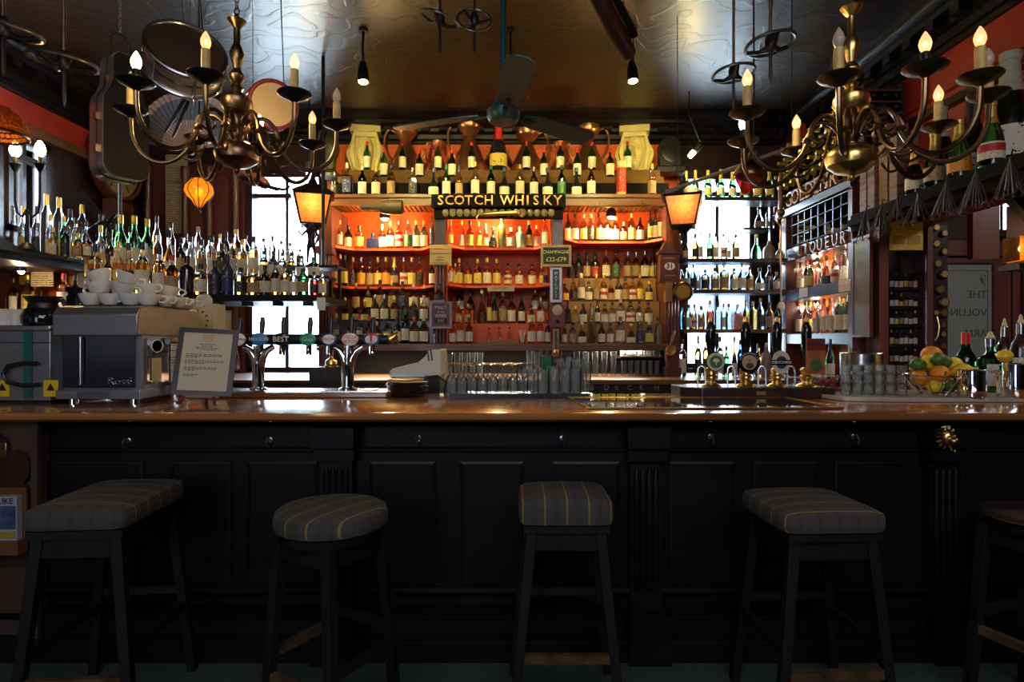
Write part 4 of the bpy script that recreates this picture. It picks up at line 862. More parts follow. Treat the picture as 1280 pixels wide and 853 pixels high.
def chandelier(name, label, c, angles, states, armm, ballm, panm, s=1.0, tilt=(0,0,0)):
    t = thing(name, label, 'chandelier', c, tilt)
    MB().lathe([(.004,-.215),(.012,-.205),(.010,-.195),(.018,-.190),(.05,-.182),(.078,-.160),(.084,-.135),(.076,-.110),(.05,-.092),(.02,-.085),(.018,-.07)], seg=26).build('lower_globe', ballm, t)
    MB().lathe([(.018,-.085),(.024,-.07),(.030,-.05),(.022,-.03),(.018,0),(.024,.015),(.018,.02)], seg=18).build('arm_hub', armm, t)
    MB().lathe([(.018,.02),(.046,.03),(.060,.055),(.058,.078),(.036,.10),(.016,.112)], seg=24).build('upper_globe', ballm, t)
    MB().lathe([(.016,.112),(.026,.125),(.014,.14),(.028,.16),(.030,.175),(.014,.20),(.022,.235),(.028,.26),(.020,.285),(.012,.30),(.012,.36),(.032,.385),(.036,.392),(.012,.40),(.006,.42)], seg=18).build('stem', ballm, t)
    ch = MB(); z = .41; zt = CEIL - c[2]; k = 0
    while z < zt - .01:
        a = R(90*(k % 2)); ch.tube([(.010*math.cos(a)*math.cos(u), .010*math.sin(a)*math.cos(u), z+.016+.017*math.sin(u)) for u in [2*PI*i/8 for i in range(8)]], .0028, 5, closed=True); z += .027; k += 1
    ch.build('chain', armm, t, kind='stuff')
    pm = dpan(panm)
    prof = [(.030,-.055),(.055,-.012),(.085,.010),(.120,.000),(.146,-.035),(.160,-.085),(.190,-.140),(.240,-.178),(.295,-.182),(.345,-.150),(.374,-.095),(.380,-.04),(.380,-.012)]
    am = MB().tube(smooth_path([(a*s,0,b) for a,b in prof], 4), .0085, 9)
    am.tube(smooth_path([(.150*s,0,-.06),(.120*s,0,-.075),(.095*s,0,-.055),(.095*s,0,-.03),(.112*s,0,-.025)], 3), .005, 6)
    am.tube(smooth_path([(.205*s,0,-.155),(.165*s,0,-.17),(.135*s,0,-.15),(.13*s,0,-.125)], 3), .005, 6)
    am.lathe([(.014,-.085),(.017,-.078),(.014,-.07)], (.160*s,0,-.0), 10)
    arm = am.mesh('arm', armm)
    for a, st in zip(angles, states):
        o = inst('arm', arm, t, (0,0,0), (0,0,R(a)))
        inst('drip_pan', pm, o, (.38*s,0,0))
        kind, sl = st.split('-')
        inst('candle_sleeve' if sl == 'c' else 'socket', sleeve if sl == 'c' else short, o, (.38*s,0,.006))
        zb = .100 if sl == 'c' else .055
        inst('bulb', BM[kind], o, (.38*s,0,zb))
        if kind == 'dim': inst('filament', fil, o, (.38*s,0,zb+.004), (0,0,R(40)))
        if kind == 'lit': point('candle_bulb_light', (.38*s,0,zb+.075), 1.6, (1,.68,.3), .012, o)
    return t
LC = (ax(296,2.4), 2.40, az(150,2.4))
chandelier('brass_chandelier', 'dark brass eight-armed chandelier near the hanging instrument case', LC, [-121,-80,-36,12,60,100,138,191], ['lit-s','dim-c','dim-c','off-c','dim-c','lit-c','frost-s','frost-c'], bronze, bronze, iron)
RC = (ax(1064,2.12), 2.12, az(150,2.12))
chandelier('brass_chandelier', 'golden brass eight-armed chandelier near the shelf of large champagne bottles', RC, [-124,-90,-58,-30,14,92,137,186], ['frost-c','dim-s','dim-c','frost-c','dim-c','dim-c','lit-s','dim-c'], bronze, brass, bronze)

# ------------------------------------------------------------------ things hung from the ceiling
def handwheel(px, py, D, r, tilt, label, spoke=3):
    p = at(px, py, D); t = thing('handwheel', label, 'wheel', p, (0,0,0), 'iron hand wheels hung from the ceiling')
    M = Euler((R(tilt[0]), R(tilt[1]), R(tilt[2]))).to_matrix().to_4x4()
    MB().tube([M @ Vector((r*math.cos(a), r*math.sin(a), 0)) for a in [2*PI*i/28 for i in range(28)]], r*.075, 8, closed=True).build('rim', wheel_iron, t)
    for k in range(spoke):
        a = 2*PI*k/spoke+.4; MB().tube([M @ Vector((.1*r*math.cos(a), .1*r*math.sin(a), -.015)), M @ Vector((.5*r*math.cos(a), .5*r*math.sin(a), -.022)), M @ Vector((r*math.cos(a), r*math.sin(a), 0))], [.016,.011,.010], 6).build('spoke', iron, t)
    MB().lathe([(.02,-.035),(.028,-.02),(.028,.02),(.015,.05)], seg=12).build('hub', iron, t)
    MB().lathe([(.008,.02),(.008,CEIL-p.z-.001)], seg=8).build('hanging_rod', bronze, t); MB().lathe([(.003,-.20),(.008,-.17),(.008,-.02)], seg=8).build('spindle', iron, t)
handwheel(80, 78, 2.75, .132, (4,6,0), 'iron hand wheel on a rod beside the dark instrument case')
handwheel(4, 36, 2.55, .135, (6,10,0), 'iron hand wheel farthest from the ceiling fan, cut by the frame edge')
handwheel(550, 24, 3.55, .112, (8,18,0), 'nearly flat iron hand wheel beside the ceiling fan rod')
handwheel(593, 25, 3.75, .104, (62,14,0), 'upturned three-spoked iron wheel next to the fan rod')
handwheel(917, 92, 3.35, .110, (-4,-5,0), 'iron hand wheel lower and nearer the fan than its twin on the right')
handwheel(963, 55, 3.0, .115, (-4,-6,0), 'iron hand wheel just above the golden chandelier on its left side')
# ceiling fan
fp = at(629, 142, 3.4); fan = thing('ceiling_fan', 'dark teal three-bladed ceiling fan on a long rod', 'ceiling fan', fp)
MB().lathe([(.018,.10),(.018,CEIL-fp.z-.05)], seg=12).build('down_rod', blue_metal, fan); MB().lathe([(.018,.72),(.03,.74),(.03,.78),(.018,.80)], seg=12).build('rod_collar', blue_metal, fan)
MB().lathe([(.03,-.055),(.075,-.05),(.092,-.02),(.092,.015),(.055,.04),(.040,.09),(.026,.11)], seg=24).build('motor', blue_metal, fan); MB().lathe([(.02,CEIL-fp.z-.09),(.06,CEIL-fp.z-.03),(.07,CEIL-fp.z-.001)], seg=16).build('ceiling_cup', blue_metal, fan)
for a in (-82, 38, 160):
    M = Matrix.Rotation(R(a),4,'Z') @ Matrix.Rotation(R(-11),4,'X'); mb = MB()
    P = [(.14,-.035),(.22,-.062),(.60,-.075),(.66,-.065),(.69,-.03),(.69,.03),(.66,.065),(.60,.075),(.22,.062),(.14,.035)]; n = len(P)
    mb.add([M @ Vector((x,y,-.004)) for x,y in P]+[M @ Vector((x,y,.004)) for x,y in P], [tuple(range(n-1,-1,-1)), tuple(range(n,2*n))]+[(i,(i+1)%n,(i+1)%n+n,i+n) for i in range(n)])
    b = mb.build('blade', blue_metal, fan); MB().box(.05,.22,-.014,.014,-.012,-.004,M=M).build('blade_iron', iron, b)
# three spotlights and two little lamps
def spot(px, py, D, label, aim, e):
    p = at(px, py, D); t = thing('spotlight', label, 'spotlight', p, group='ceiling spotlights over the gantry')
    MB().lathe([(.035,CEIL-p.z-.02),(.035,CEIL-p.z-.001)], seg=14).build('ceiling_plate', iron, t); MB().tube([(0,0,CEIL-p.z-.02),(0,-.02,.20),(0,0,.12)], .010, 8).build('stem', iron, t)
    d = (Vector(aim)-p).normalized(); q = Vector((0,0,-1)).rotation_difference(Vector((0.05,-.12,-1)).normalized()).to_matrix().to_4x4()
    MB().lathe([(.040,-.03),(.042,.02),(.034,.08),(.02,.13),(.008,.14)], seg=16, M=q, cap=False).build('lamp_head', iron, t)
    MB().ball((0,0,-.02), .033, s=(1,1,.7), M=q).build('bulb', bulb_yellow, t)
    l = bpy.data.lights.new('spot_beam', 'SPOT'); l.energy = e; l.color = (1.0,.76,.20); l.spot_size = R(80); l.spot_blend = .8; l.shadow_soft_size = .05
    o = bpy.data.objects.new('spot_beam', l); COL.objects.link(o); o.parent = t; o.location = Vector((0,0,-.07)); o.rotation_euler = Vector((0,0,-1)).rotation_difference(d).to_euler()
spot(454, 98, 4.5, 'black ceiling spotlight nearest the dark chandelier', (-1.1,6.0,2.9), 40)
spot(638, 92, 4.5, 'black ceiling spotlight behind the fan rod', (0,6.0,2.9), 40)
spot(791, 97, 4.5, 'black ceiling spotlight under the long wooden horn', (1.1,6.0,2.9), 40)
for px, py, D, lab, m_, tl in ((882/1, 196, 5.6, 'small bright yellow lamp tube above the right lantern', bulb_yellow, 40), (386, 222, 5.6, 'small bright downlight beside the left lantern', bulb_white, 0)):
    p = at(px if px != 882 else 862, py, D); t = thing('downlight', lab, 'lamp', p)
    M = Matrix.Rotation(R(tl),4,'Y'); MB().lathe([(.02,0),(.024,.04),(.02,.09)], seg=12, M=M).build('bulb', m_, t); MB().lathe([(.03,.06),(.035,.14),(.02,.16)], seg=12, M=M).build('shade', iron, t)
    MB().tube([M @ Vector((0,0,.16)), (0,.02,.4), (0,.02,CEIL-p.z-.001)], .006, 6).build('flex', iron, t)
    point('downlight_glow', p+Vector((0,-.06,-.04)), 5, (1,.75,.3), .03)
# long dark wooden horn
mb = MB(); A = at(787, 70, 3.4); Bq = at(735, -25, 3.0); d = Bq-A
hn = thing('wooden_horn', 'long dark polished wooden instrument hanging under the ceiling', 'instrument', A)
MB().tube([Vector((0,0,0)), d*.03, d*.3, d*.7, d], [.022,.045,.055,.050,.045], 14).build('body', wood_dark, hn)
o_ = Vector((.075,0,.02)); MB().tube([o_+d*.22, o_+d*.24, o_+d*.6, o_+d], [.010,.022,.026,.026], 10).build('wing_joint', wood_black, hn)
for k in range(2): MB().tube([Vector((.03+.05*k,-.05,.02))+d*.25, Vector((.03+.05*k,-.05,.02))+d*1.0], .004, 6).build('brass_rod', brass, hn)
MB().tube([d*.15+Vector((0,0,.04)), Vector((d.x*.15, d.y*.15, CEIL-A.z-.002))], .003, 5).build('hanging_wire', iron, hn); MB().tube([d*.8+Vector((0,0,.04)), Vector((d.x*.8, d.y*.8, CEIL-A.z-.002))], .003, 5).build('hanging_wire', iron, hn)
# instrument case
cp = at(150, 150, 3.5); cs = thing('instrument_case', 'black leather banjo case with grey metal edge hanging on a chain', 'instrument case', cp, (0,0,R(58)))
def rr(w, h, r, n=6):
    out = []
    for cx, cz, a0 in ((w-r,h-r,0),(-w+r,h-r,90),(-w+r,-h+r,180),(w-r,-h+r,270)):
        for i in range(n+1): a = R(a0+90*i/n); out.append((cx+r*math.cos(a), cz+r*math.sin(a)))
    return out
out = []
bw, nw = .125, .072
for i in range(9): a = R(-90*i/8); out.append((bw-.07+.07*math.cos(a), -.28+.07*math.sin(a)))
for i in range(9): a = R(-90-90*i/8); out.append((-bw+.07+.07*math.cos(a), -.28+.07*math.sin(a)))
out += [(-bw,.06),(-bw+.006,.10),(-bw+.03,.14),(-nw-.004,.19),(-nw,.23)]
for i in range(9): a = R(180-90*i/8); out.append((-nw+.04+.04*math.cos(a), .31+.05*math.sin(a)))
for i in range(9): a = R(90-90*i/8); out.append((nw-.04+.04*math.cos(a), .31+.05*math.sin(a)))
out += [(nw,.23),(nw+.004,.19),(bw-.03,.14),(bw-.006,.10),(bw,.06)]
MB().prism(out, -.075, .075).build('shell', case_edge, cs)
MB().prism([(x*.97, z*.985) for x, z in out], -.082, -.0755).build('front_leather', leather, cs); MB().prism([(x*.97, z*.985) for x, z in out], .0755, .082).build('back_leather', leather, cs)
n = len(out); MB().tube([(x*1.004, -.01, z*1.003) for x, z in out], .004, 6, closed=True).build('seam', iron, cs)
for z in (-.2, -.02, .2): MB().box(-bw-.014 if z < .1 else -nw-.014, -bw if z < .1 else -nw, -.03, .0, z-.02, z+.02).build('latch', brass, cs)
MB().tube([(-.045,0,.355),(-.045,0,.46),(-.02,0,.49),(.02,0,.49),(.045,0,.46),(.045,0,.355)], .008, 8).build('handle', leather, cs)
ch = MB(); z = .485; k = 0
while z < CEIL-cp.z-.02:
    a = R(90*(k % 2)); ch.tube([(.008*math.cos(a)*math.cos(u), .008*math.sin(a)*math.cos(u), z+.013+.014*math.sin(u)) for u in [2*PI*i/8 for i in range(8)]], .0025, 5, closed=True); z += .022; k += 1
ch.build('chain', steel_grey, cs, kind='stuff')
# drums
def drum(px, py, D, r, h, nrm, headm, shellm, hoopm, label, name, rods):
    p = at(px, py, D); t = thing(name, label, 'drum', p); q = Vector((0,0,1)).rotation_difference(Vector(nrm).normalized()).to_matrix().to_4x4()
    MB().lathe([(r*.97,-h),(r*.97,-.002)], seg=36, M=q, cap=False).build('shell', shellm, t); MB().lathe([(.001,0),(r*.96,.001),(r*.96,-.008),(.001,-.008)], seg=36, M=q, cap=False).build('drum_head', headm, t)
    for z in (-.0, -h): MB().tube([q @ Vector((r*math.cos(a), r*math.sin(a), z)) for a in [2*PI*i/36 for i in range(36)]], .011, 8, closed=True).build('hoop', hoopm, t)
    MB().lathe([(r*.985,-h*.55),(r*.985,-h*.45)], seg=36, M=q, cap=False).build('shell_band', hoopm, t)
    for k in range(rods):
        a = 2*PI*k/rods+.3; MB().tube([q @ Vector((r*1.03*math.cos(a), r*1.03*math.sin(a), z)) for z in (.005,-h-.03)], .005, 6).build('tension_rod', steel, t)
    MB().tube([q @ Vector((0,r*.9,-h*.5)), Vector((0,.05,CEIL-p.z-.002))], .003, 5).build('hanging_wire', iron, t)
drum(233, 62, 2.95, .178, .13, (.50,-.68,.42), drum_dark, steel_grey, steel, 'dark-headed snare drum with silver shell hanging from the ceiling', 'snare_drum', 6)
drum(342, 131, 3.15, .118, .085, (.52,-.74,-.12), skin_mat, sign_red, sign_red, 'small vellum-headed hand drum behind the dark chandelier', 'hand_drum', 4)
# pleated paper fan
pf = at(238, 188, 3.95); pfan = thing('paper_fan', 'large open pleated paper fan in blue and pink', 'paper fan', pf, (R(8),0,0))
def fanring(r0, r1, m_, nm):
    mb = MB(); n = 56; vs = []; fs = []
    for i in range(n+1):
        a = R(8+164*i/n); y = .010*(i % 2)
        vs += [(r0*math.cos(a), y*r0*3, r0*math.sin(a)), (r1*math.cos(a), y*r1*3, r1*math.sin(a))]
    for i in range(n): fs.append((2*i,2*i+1,2*i+3,2*i+2))
    o = mb.add(vs, fs).build(nm, m_, pfan, smooth=False); s_ = o.modifiers.new('paper', 'SOLIDIFY'); s_.thickness = .002
fanring(.055, .19, fan_pink, 'pink_pleats'); fanring(.19, .325, fan_blue, 'blue_pleats'); fanring(.325, .37, fan_pink, 'pink_border')
MB().lathe([(.03,-.01),(.03,.012)], M=Matrix.Rotation(R(90),4,'X'), seg=14).build('pivot', wood_black, pfan); MB().tube([(0,.02,.0),(0,.03,CEIL-pf.z-.01)], .002, 5).build('hanging_wire', iron, pfan)
for x0, y0, x1, y1, lb_ in ((232,122,206,166,'dark drumstick hanging before the paper fan, upper one'), (236,126,216,172,'dark drumstick hanging before the paper fan, lower one')):
    a, b = at(x0,y0,3.3), at(x1,y1,3.3); t = thing('drumstick', lb_, 'drumstick', a, group='drumsticks before the fan')
    MB().tube([(0,0,0), (b-a)*.9, b-a], [.010,.007,.005], 8).build('shaft', wood_black, t); MB().tube([(0,0,.005),(0,.02,CEIL-a.z-.002)], .0015, 4).build('hanging_wire', iron, t)
# orange globe lamp
op = at(249, 240, 3.6); ol = thing('orange_pendant', 'glowing orange lobed glass pendant lamp in wire cage', 'pendant lamp', op)
mb = MB(); pr = [(.012,-.095),(.022,-.08),(.040,-.05),(.060,-.03),(.075,0),(.070,.03),(.052,.055),(.035,.075)]; vs = []; fs = []; seg = 48
for r, z in pr:
    for k in range(seg): a = 2*PI*k/seg; q = r*(1+.10*abs(math.cos(4*a))); vs.append((q*math.cos(a), q*math.sin(a), z))
for i in range(len(pr)-1):
    for k in range(seg): fs.append((i*seg+k, i*seg+(k+1)%seg, (i+1)*seg+(k+1)%seg, (i+1)*seg+k))
mb.add(vs, fs).build('glass_shade', orange_glass, ol); MB().ball((0,0,.0), .022).build('bulb', bulb_small, ol)
for k in range(8): a = 2*PI*k/8+.39; MB().tube([(r*1.04*math.cos(a), r*1.04*math.sin(a), z) for r, z in pr], .0028, 5).build('cage_wire', iron, ol)
MB().lathe([(.006,-.125),(.010,-.115),(.004,-.105),(.012,-.095)], seg=10).build('finial', bronze, ol); MB().lathe([(.04,.075),(.045,.085),(.02,.11),(.012,.14),(.004,.16)], seg=16).build('cap', bronze, ol); MB().tube([(0,0,.16),(0,0,CEIL-op.z-.002)], .004, 6).build('chain', iron, ol)
point('orange_pendant_glow', op+Vector((0,0,.0)), .35, (1,.42,.08), .028)
# beaded lampshade and two-armed sconce near the left wall
bp0 = at(-12, 146, 3.4); bl = thing('beaded_lampshade', 'amber beaded glass lampshade beside the twin-bulb sconce', 'lampshade', bp0)
mb = MB()
for i in range(9):
    th = R(8+i*9.5); r = .17*math.sin(th); z = .17*math.cos(th)-.1; n = max(6, int(r*2*PI/.024))
    for k in range(n): mb.ball((r*math.cos(2*PI*k/n), r*math.sin(2*PI*k/n), z), .013, 6, 4)
mb.build('glass_beads', glow_pane('amber_bead', (.95,.50,.15), .2), bl, kind='stuff'); MB().tube([(.172*math.cos(a), .172*math.sin(a), -.10) for a in [2*PI*i/30 for i in range(30)]], .008, 6, closed=True).build('rim', bronze, bl); MB().tube([(0,0,.07),(0,0,CEIL-bp0.z-.002)], .005, 6).build('hanging_rod', bronze, bl)
sp0 = at(34, 262, 4.1); sn = thing('twin_sconce', 'twin-armed metal lamp with two lit candle bulbs on the cabinet canopy', 'lamp', (sp0.x, sp0.y, 2.025))
MB().lathe([(.06,0),(.05,.02),(.014,.05),(.012,sp0.z-2.025)], seg=14).build('stem', iron, sn)
for px, nm in ((19, -1), (50, 1)):
    b = at(px, 196, 4.1)-Vector((sp0.x, sp0.y, 2.025)); h0 = sp0.z-2.025
    o = MB().tube([(0,0,h0),(b.x*.4,0,h0-.05),(b.x*.85,0,h0-.02),(b.x,0,h0+.06),(b.x,0,b.z-.05)], .008, 8).build('arm', iron, sn)
    MB().lathe([(.012,-.10),(.035,-.05),(.012,-.045),(.014,0)], (b.x,0,b.z), 14).build('candle_cup', iron, o); MB().lathe([(.016,0),(.031,.022),(.034,.045),(.026,.075),(.008,.105)], (b.x,0,b.z+.002), 14).build('bulb', bulb_lit, o)
    point('sconce_light', Vector((sp0.x+b.x, sp0.y-.06, 2.025+b.z+.06)), 2.5, WARM, .03)
# wall clock behind the case
wc = thing('wall_clock', 'round ivory-faced wall clock in mahogany behind the instrument case', 'clock', (LW+.07, 5.92, 3.12))
Mx = Matrix.Rotation(R(90),4,'Y'); MB().lathe([(.36,0),(.36,.05),(.33,.09),(.30,.08)], seg=36, M=Mx, cap=False).build('case', wood_red, wc); MB().lathe([(.30,.05),(.30,.06),(.001,.06)], seg=36, M=Mx, cap=False).build('dial', mat('brown_dial',(.36,.26,.11),.5), wc)
for k in range(12): a = 2*PI*k/12; MB().box(.061,.064,-.008,.008,.20,.27,M=Matrix.Rotation(a,4,'X')).build('hour_mark', ink_black, wc)
MB().box(.066,.070,-.008,.008,-.03,.22,M=Matrix.Rotation(R(40),4,'X')).build('hand', ink_black, wc); MB().box(.072,.075,-.008,.008,-.03,.15,M=Matrix.Rotation(R(170),4,'X')).build('hand', ink_black, wc)
MB().box(0,.10,-.16,.16,-.80,-.36).build('trunk', wood_red, wc); MB().box(.10,.105,-.10,.10,-.74,-.44).build('trunk_door', wood_dark, wc)
# theatre poster
po = thing('theatre_poster', 'tall yellowed printed poster on the panelled back wall', 'poster', (ax(219,6.42), 6.44, az(242,6.42)))
MB().box(-.115,.115,0,.012,-.42,.42).build('paper', print_mat('poster_print',(.50,.42,.24),(.07,.05,.04),60,.55), po)
for s_, z, h in (('POWDER',.12,.045),): inst('lettering', text_mesh(s_, h, .0008, ink_black), po, (0,-.0015,z), FACE)
MB().box(-.13,.13,.012,.02,-.44,.44).build('backing', wood_dark, po)

# ------------------------------------------------------------------ lanterns on the gantry ends
def lantern(px, py, D, label, lit, mir):
    p = at(px, py, D); t = thing('street_lantern', label, 'lantern', p, (0,0,R(18*mir)), 'lanterns at the gantry ends')
    wt, wb, h = .150, .098, .25
    def sq(w, z): return [(-w,-w,z),(w,-w,z),(w,w,z),(-w,w,z)]
    top, bot = sq(wt,.10), sq(wb,-.15)
    for i in range(4):
        j = (i+1) % 4; n = Vector(((top[i][0]+top[j][0])/2, (top[i][1]+top[j][1])/2, 0)).normalized()*.003
        q = [Vector(x) for x in (bot[i],bot[j],top[j],top[i])]; c = sum(q, Vector())/4; q = [c+(x-c)*.95 for x in q]
        MB().add([x-n for x in q]+[x+n for x in q], [(0,1,2,3),(7,6,5,4),(0,4,5,1),(1,5,6,2),(2,6,7,3),(3,7,4,0)]).build('pane', amber_pane if i % 2 else green_pane, t, smooth=False)
        MB().tube([bot[i], top[i]], .008, 6).build('corner_bar', iron, t)
    MB().tube(top, .010, 6, closed=True).build('top_rim', iron, t); MB().tube(bot, .010, 6, closed=True).build('bottom_rim', iron, t)
    a, b2 = sq(wt+.03,.105), sq(.05,.20); MB().add(a+b2, [(0,1,5,4),(1,2,6,5),(2,3,7,6),(3,0,4,7),(3,2,1,0),(4,5,6,7)]).build('roof', iron, t, smooth=False)
    MB().lathe([(.05,.20),(.03,.24),(.02,.25),(.024,.27),(.008,.30)], seg=12).build('finial', iron, t); MB().lathe([(.02,-.27),(.035,-.24),(.03,-.21),(.07,-.17),(.10,-.15)], seg=14).build('base', iron, t)
    MB().lathe([(.012,-.05),(.030,-.02),(.030,.02),(.014,.05)], seg=12).build('bulb', bulb_small, t)
    MB().tube([(0,0,-.27),(0,.02,-.29),(mir*.02,.10,-.30),(mir*.04,5.64-D,-.20)], .012, 8).build('bracket', iron, t)
    point('lantern_light', p+Vector((0,-.03,.07)), .8, (1,.78,.38), .02)
lantern(391, 260, 5.28, 'hexagonal-look glass street lantern before the bright left window'.replace('hexagonal-look','tapered amber'), True, 1)
lantern(854, 262, 5.28, 'tapered amber glass street lantern before the bright right window', True, -1)
# red notice board behind each lantern hangs on the pilaster
for px, m_ in ((407, -1), (836, 1)): pass
# alcove lamps
def alcove_lamp(px, py, D, label, e=11):
    p = at(px, py, D); t = thing('shelf_lamp', label, 'lamp', p)
    MB().lathe([(.048,-.045),(.052,-.02),(.046,.02),(.02,.045)], seg=16, cap=False).build('shade', iron, t); MB().ball((0,0,-.04), .036, s=(1,1,.6)).build('bulb', bulb_white, t)
    MB().tube([(0,0,.04),(0,0,ZT-.046-p.z)], .010, 8).build('stem', iron, t); point('shelf_lamp_light', p+Vector((0,0,-.09)), e, (1,.64,.24), .035)
alcove_lamp(481, 268, 5.86, 'black lamp lighting the upper left-bay shelf'); alcove_lamp(764, 266, 5.86, 'black lamp lighting the upper right-bay shelf')
alcove_lamp(622, 266, 5.92, 'black lamp hidden behind the lettered beam, centre bay', 7.5)
# ------------------------------------------------------------------ stools
CT = 1.10
def cushion(w, d, h, mat_, parent, z, round_=False, r=.2):
    n = 20; vs = []; fs = []
    def outline(sc, i):
        a = 2*PI*i/40
        if round_: return (r*sc*math.cos(a), r*sc*math.sin(a))
        ca, sa = math.cos(a), math.sin(a); e = .22
        x = (abs(ca)**e)*(1 if ca >= 0 else -1); y = (abs(sa)**e)*(1 if sa >= 0 else -1)
        return (w/2*sc*x, d/2*sc*y)
    levels = [(.90,0,0),(.97,.006,0),(1.0,h*.25,0),(1.0,h*.62,0),(.975,h*.82,.2),(.90,h*.94,.5),(.72,h*1.02,.8),(.45,h*1.06,1),(.15,h*1.08,1)]
    for sc, zz, s_ in levels:
        for i in range(40):
            x, y = outline(sc, i); sad = 0 if round_ else -.018*s_*(1-(2*y/d)**2)*0 - .012*s_*(abs(2*x/w)**2)
            vs.append((x, y, z+zz+sad))
    L_ = len(levels)
    for k in range(L_-1):
        for i in range(40): fs.append((k*40+i, k*40+(i+1)%40, (k+1)*40+(i+1)%40, (k+1)*40+i))
    fs += [tuple(range(39,-1,-1)), tuple((L_-1)*40+i for i in range(40))]
    return MB().add(vs, fs).build('seat_cushion', mat_, parent)
def stool(name, label, x, y, rot, w, d, zs, mat_, round_=False, h=.085, splay=.07):
    t = thing(name, label, 'stool', (x, y, 0), (0,0,R(rot)))
    lw = .040
    cushion(w, d, h, mat_, t, zs, round_, w/2)
    a, b = (w/2-.05, d/2-.05) if not round_ else (w*.31, w*.31)
    if round_: MB().lathe([(w*.43,zs-.035),(w*.45,zs-.002)], seg=28).build('seat_base', wood_leg, t)
    else: MB().box(-w/2+.02, w/2-.02, -d/2+.02, d/2-.02, zs-.03, zs-.001).build('seat_base', wood_leg, t)
    for sx, sy in ((-1,-1),(1,-1),(1,1),(-1,1)):
        tx, ty, bx, by = sx*a, sy*b, sx*(a+splay), sy*(b+splay*.6)
        q = []
        for px, py, pz, k in ((bx,by,0,.85),(tx,ty,zs-.03,1)):
            u = lw/2*k; q += [(px-u,py-u,pz),(px+u,py-u,pz),(px+u,py+u,pz),(px-u,py+u,pz)]
        MB().add(q, [(0,3,2,1),(4,5,6,7),(0,1,5,4),(1,2,6,5),(2,3,7,6),(3,0,4,7)]).build('leg', wood_leg, t, bevel=.003, smooth=False)
    def lp_(sx, sy, z): k = 1-z/zs; return Vector((sx*(a+splay*k), sy*(b+splay*.6*k), z))
    for (s0, s1, z, m_) in (((-1,-1),(1,-1),.22,wood_worn),((-1,1),(1,1),.36,wood_leg),((-1,-1),(-1,1),.30,wood_worn if round_ else wood_leg),((1,-1),(1,1),.30,wood_leg)):
        p, q = lp_(*s0, z), lp_(*s1, z); dr = (q-p).normalized(); sd = dr.cross(Vector((0,0,1)))*.012; up = Vector((0,0,.016))
        v = [p-sd-up,p+sd-up,p+sd+up,p-sd+up,q-sd-up,q+sd-up,q+sd+up,q-sd+up]
        MB().add(v, [(0,1,2,3),(7,6,5,4),(0,4,5,1),(1,5,6,2),(2,6,7,3),(3,7,4,0)]).build('foot_rail', m_, t, smooth=False)
    for (s0, s1) in (((-1,-1),(1,-1)),((-1,1),(1,1)),((-1,-1),(-1,1)),((1,-1),(1,1))):
        p, q = lp_(*s0, zs-.065), lp_(*s1, zs-.065); dr = (q-p).normalized(); sd = dr.cross(Vector((0,0,1)))*.010; up = Vector((0,0,.034))
        v = [p-sd-up,p+sd-up,p+sd+up,p-sd+up,q-sd-up,q+sd-up,q+sd+up,q-sd+up]
        MB().add(v, [(0,1,2,3),(7,6,5,4),(0,4,5,1),(1,5,6,2),(2,6,7,3),(3,7,4,0)]).build('apron', wood_leg, t, smooth=False)
    return t
stool('bar_stool', 'square-legged stool with long tartan seat beside the leaflet box', -1.545, 2.345, 5, .36, .50, .748, tartan_y)
stool('bar_stool', 'round tartan-topped stool, the only one fully round', -.652, 2.20, -32, .40, .40, .742, tartan_x, True, .075, .05)
stool('bar_stool', 'tartan stool with lengthwise yellow stripes, below the rows of glasses', .205, 2.42, 0, .36, .33, .718, tartan_x, h=.105)
stool('bar_stool', 'tartan-seated stool showing its left side, below the hand pumps', 1.145, 2.345, 3, .385, .40, .722, tartan_y)
t = stool('bar_stool', 'plain round wooden-topped stool cut off by the frame edge', 1.98, 2.28, 20, .38, .38, .74, wood_leg, True, .030, .05)
MB().tube([(.188*math.cos(a), .188*math.sin(a), .752) for a in [2*PI*i/36 for i in range(36)]], .005, 6, closed=True).build('brass_rim', bronze, t)

# ------------------------------------------------------------------ coffee machine and its neighbours
cm = thing('coffee_machine', 'brushed steel espresso machine with dark glass back on the counter', 'coffee machine', (-1.98, 2.9, CT), (0,0,0))
W0, W1, Dp = ax(65,2.9)+1.98, ax(172,2.9)+1.98, .58
hood = [(W0+.02,.475),(W0,.44),(W0-.005,.335),(W1+.005,.335),(W1,.44),(W1,.475)]
mb = MB(); P = [(0,.335),(0,.44),(.03,.475),(.10,.485),(Dp-.02,.485),(Dp,.44),(Dp,.335)]; n = len(P)
vs = [(W0,a,b) for a,b in P]+[(W1,a,b) for a,b in P]; mb.add(vs, [tuple(range(n)), tuple(range(2*n-1,n-1,-1))]+[(i,i+n,(i+1)%n+n,(i+1)%n) for i in range(n)]); mb.build('hood', steel_grey, cm, bevel=.006)
MB().box(W0+.03, W1, .035, Dp, .075, .335).build('body', steel_grey, cm); MB().box(W0+.035, W1-.03, .022, .034, .085, .33).build('glass_back', mat('smoked_panel',(.015,.017,.025),.08,coat=.6), cm)
MB().box(W1+.001, W1+.010, .06, Dp-.03, .10, .325).build('side_panel', chrome, cm); MB().box(W0, W1, .02, Dp, .03, .075).build('base', steel_grey, cm, bevel=.004); MB().box(W0+.11,W0+.26,.012,.019,.038,.066).build('name_plate', steel, cm)
MB().lathe([(.012,.10),(.012,.33)], (W0+.13,.012,0), 10).build('front_bar', steel, cm)
for x in (W0+.06, W1-.05):
    for y in (.06, Dp-.06): MB().lathe([(.022,.0),(.020,.03)], (x,y,0), 12).build('foot', chrome, cm)
inst('lettering', text_mesh('Rossi', .055, .002, chrome), cm, (W1-.10,.020,.115), FACE)
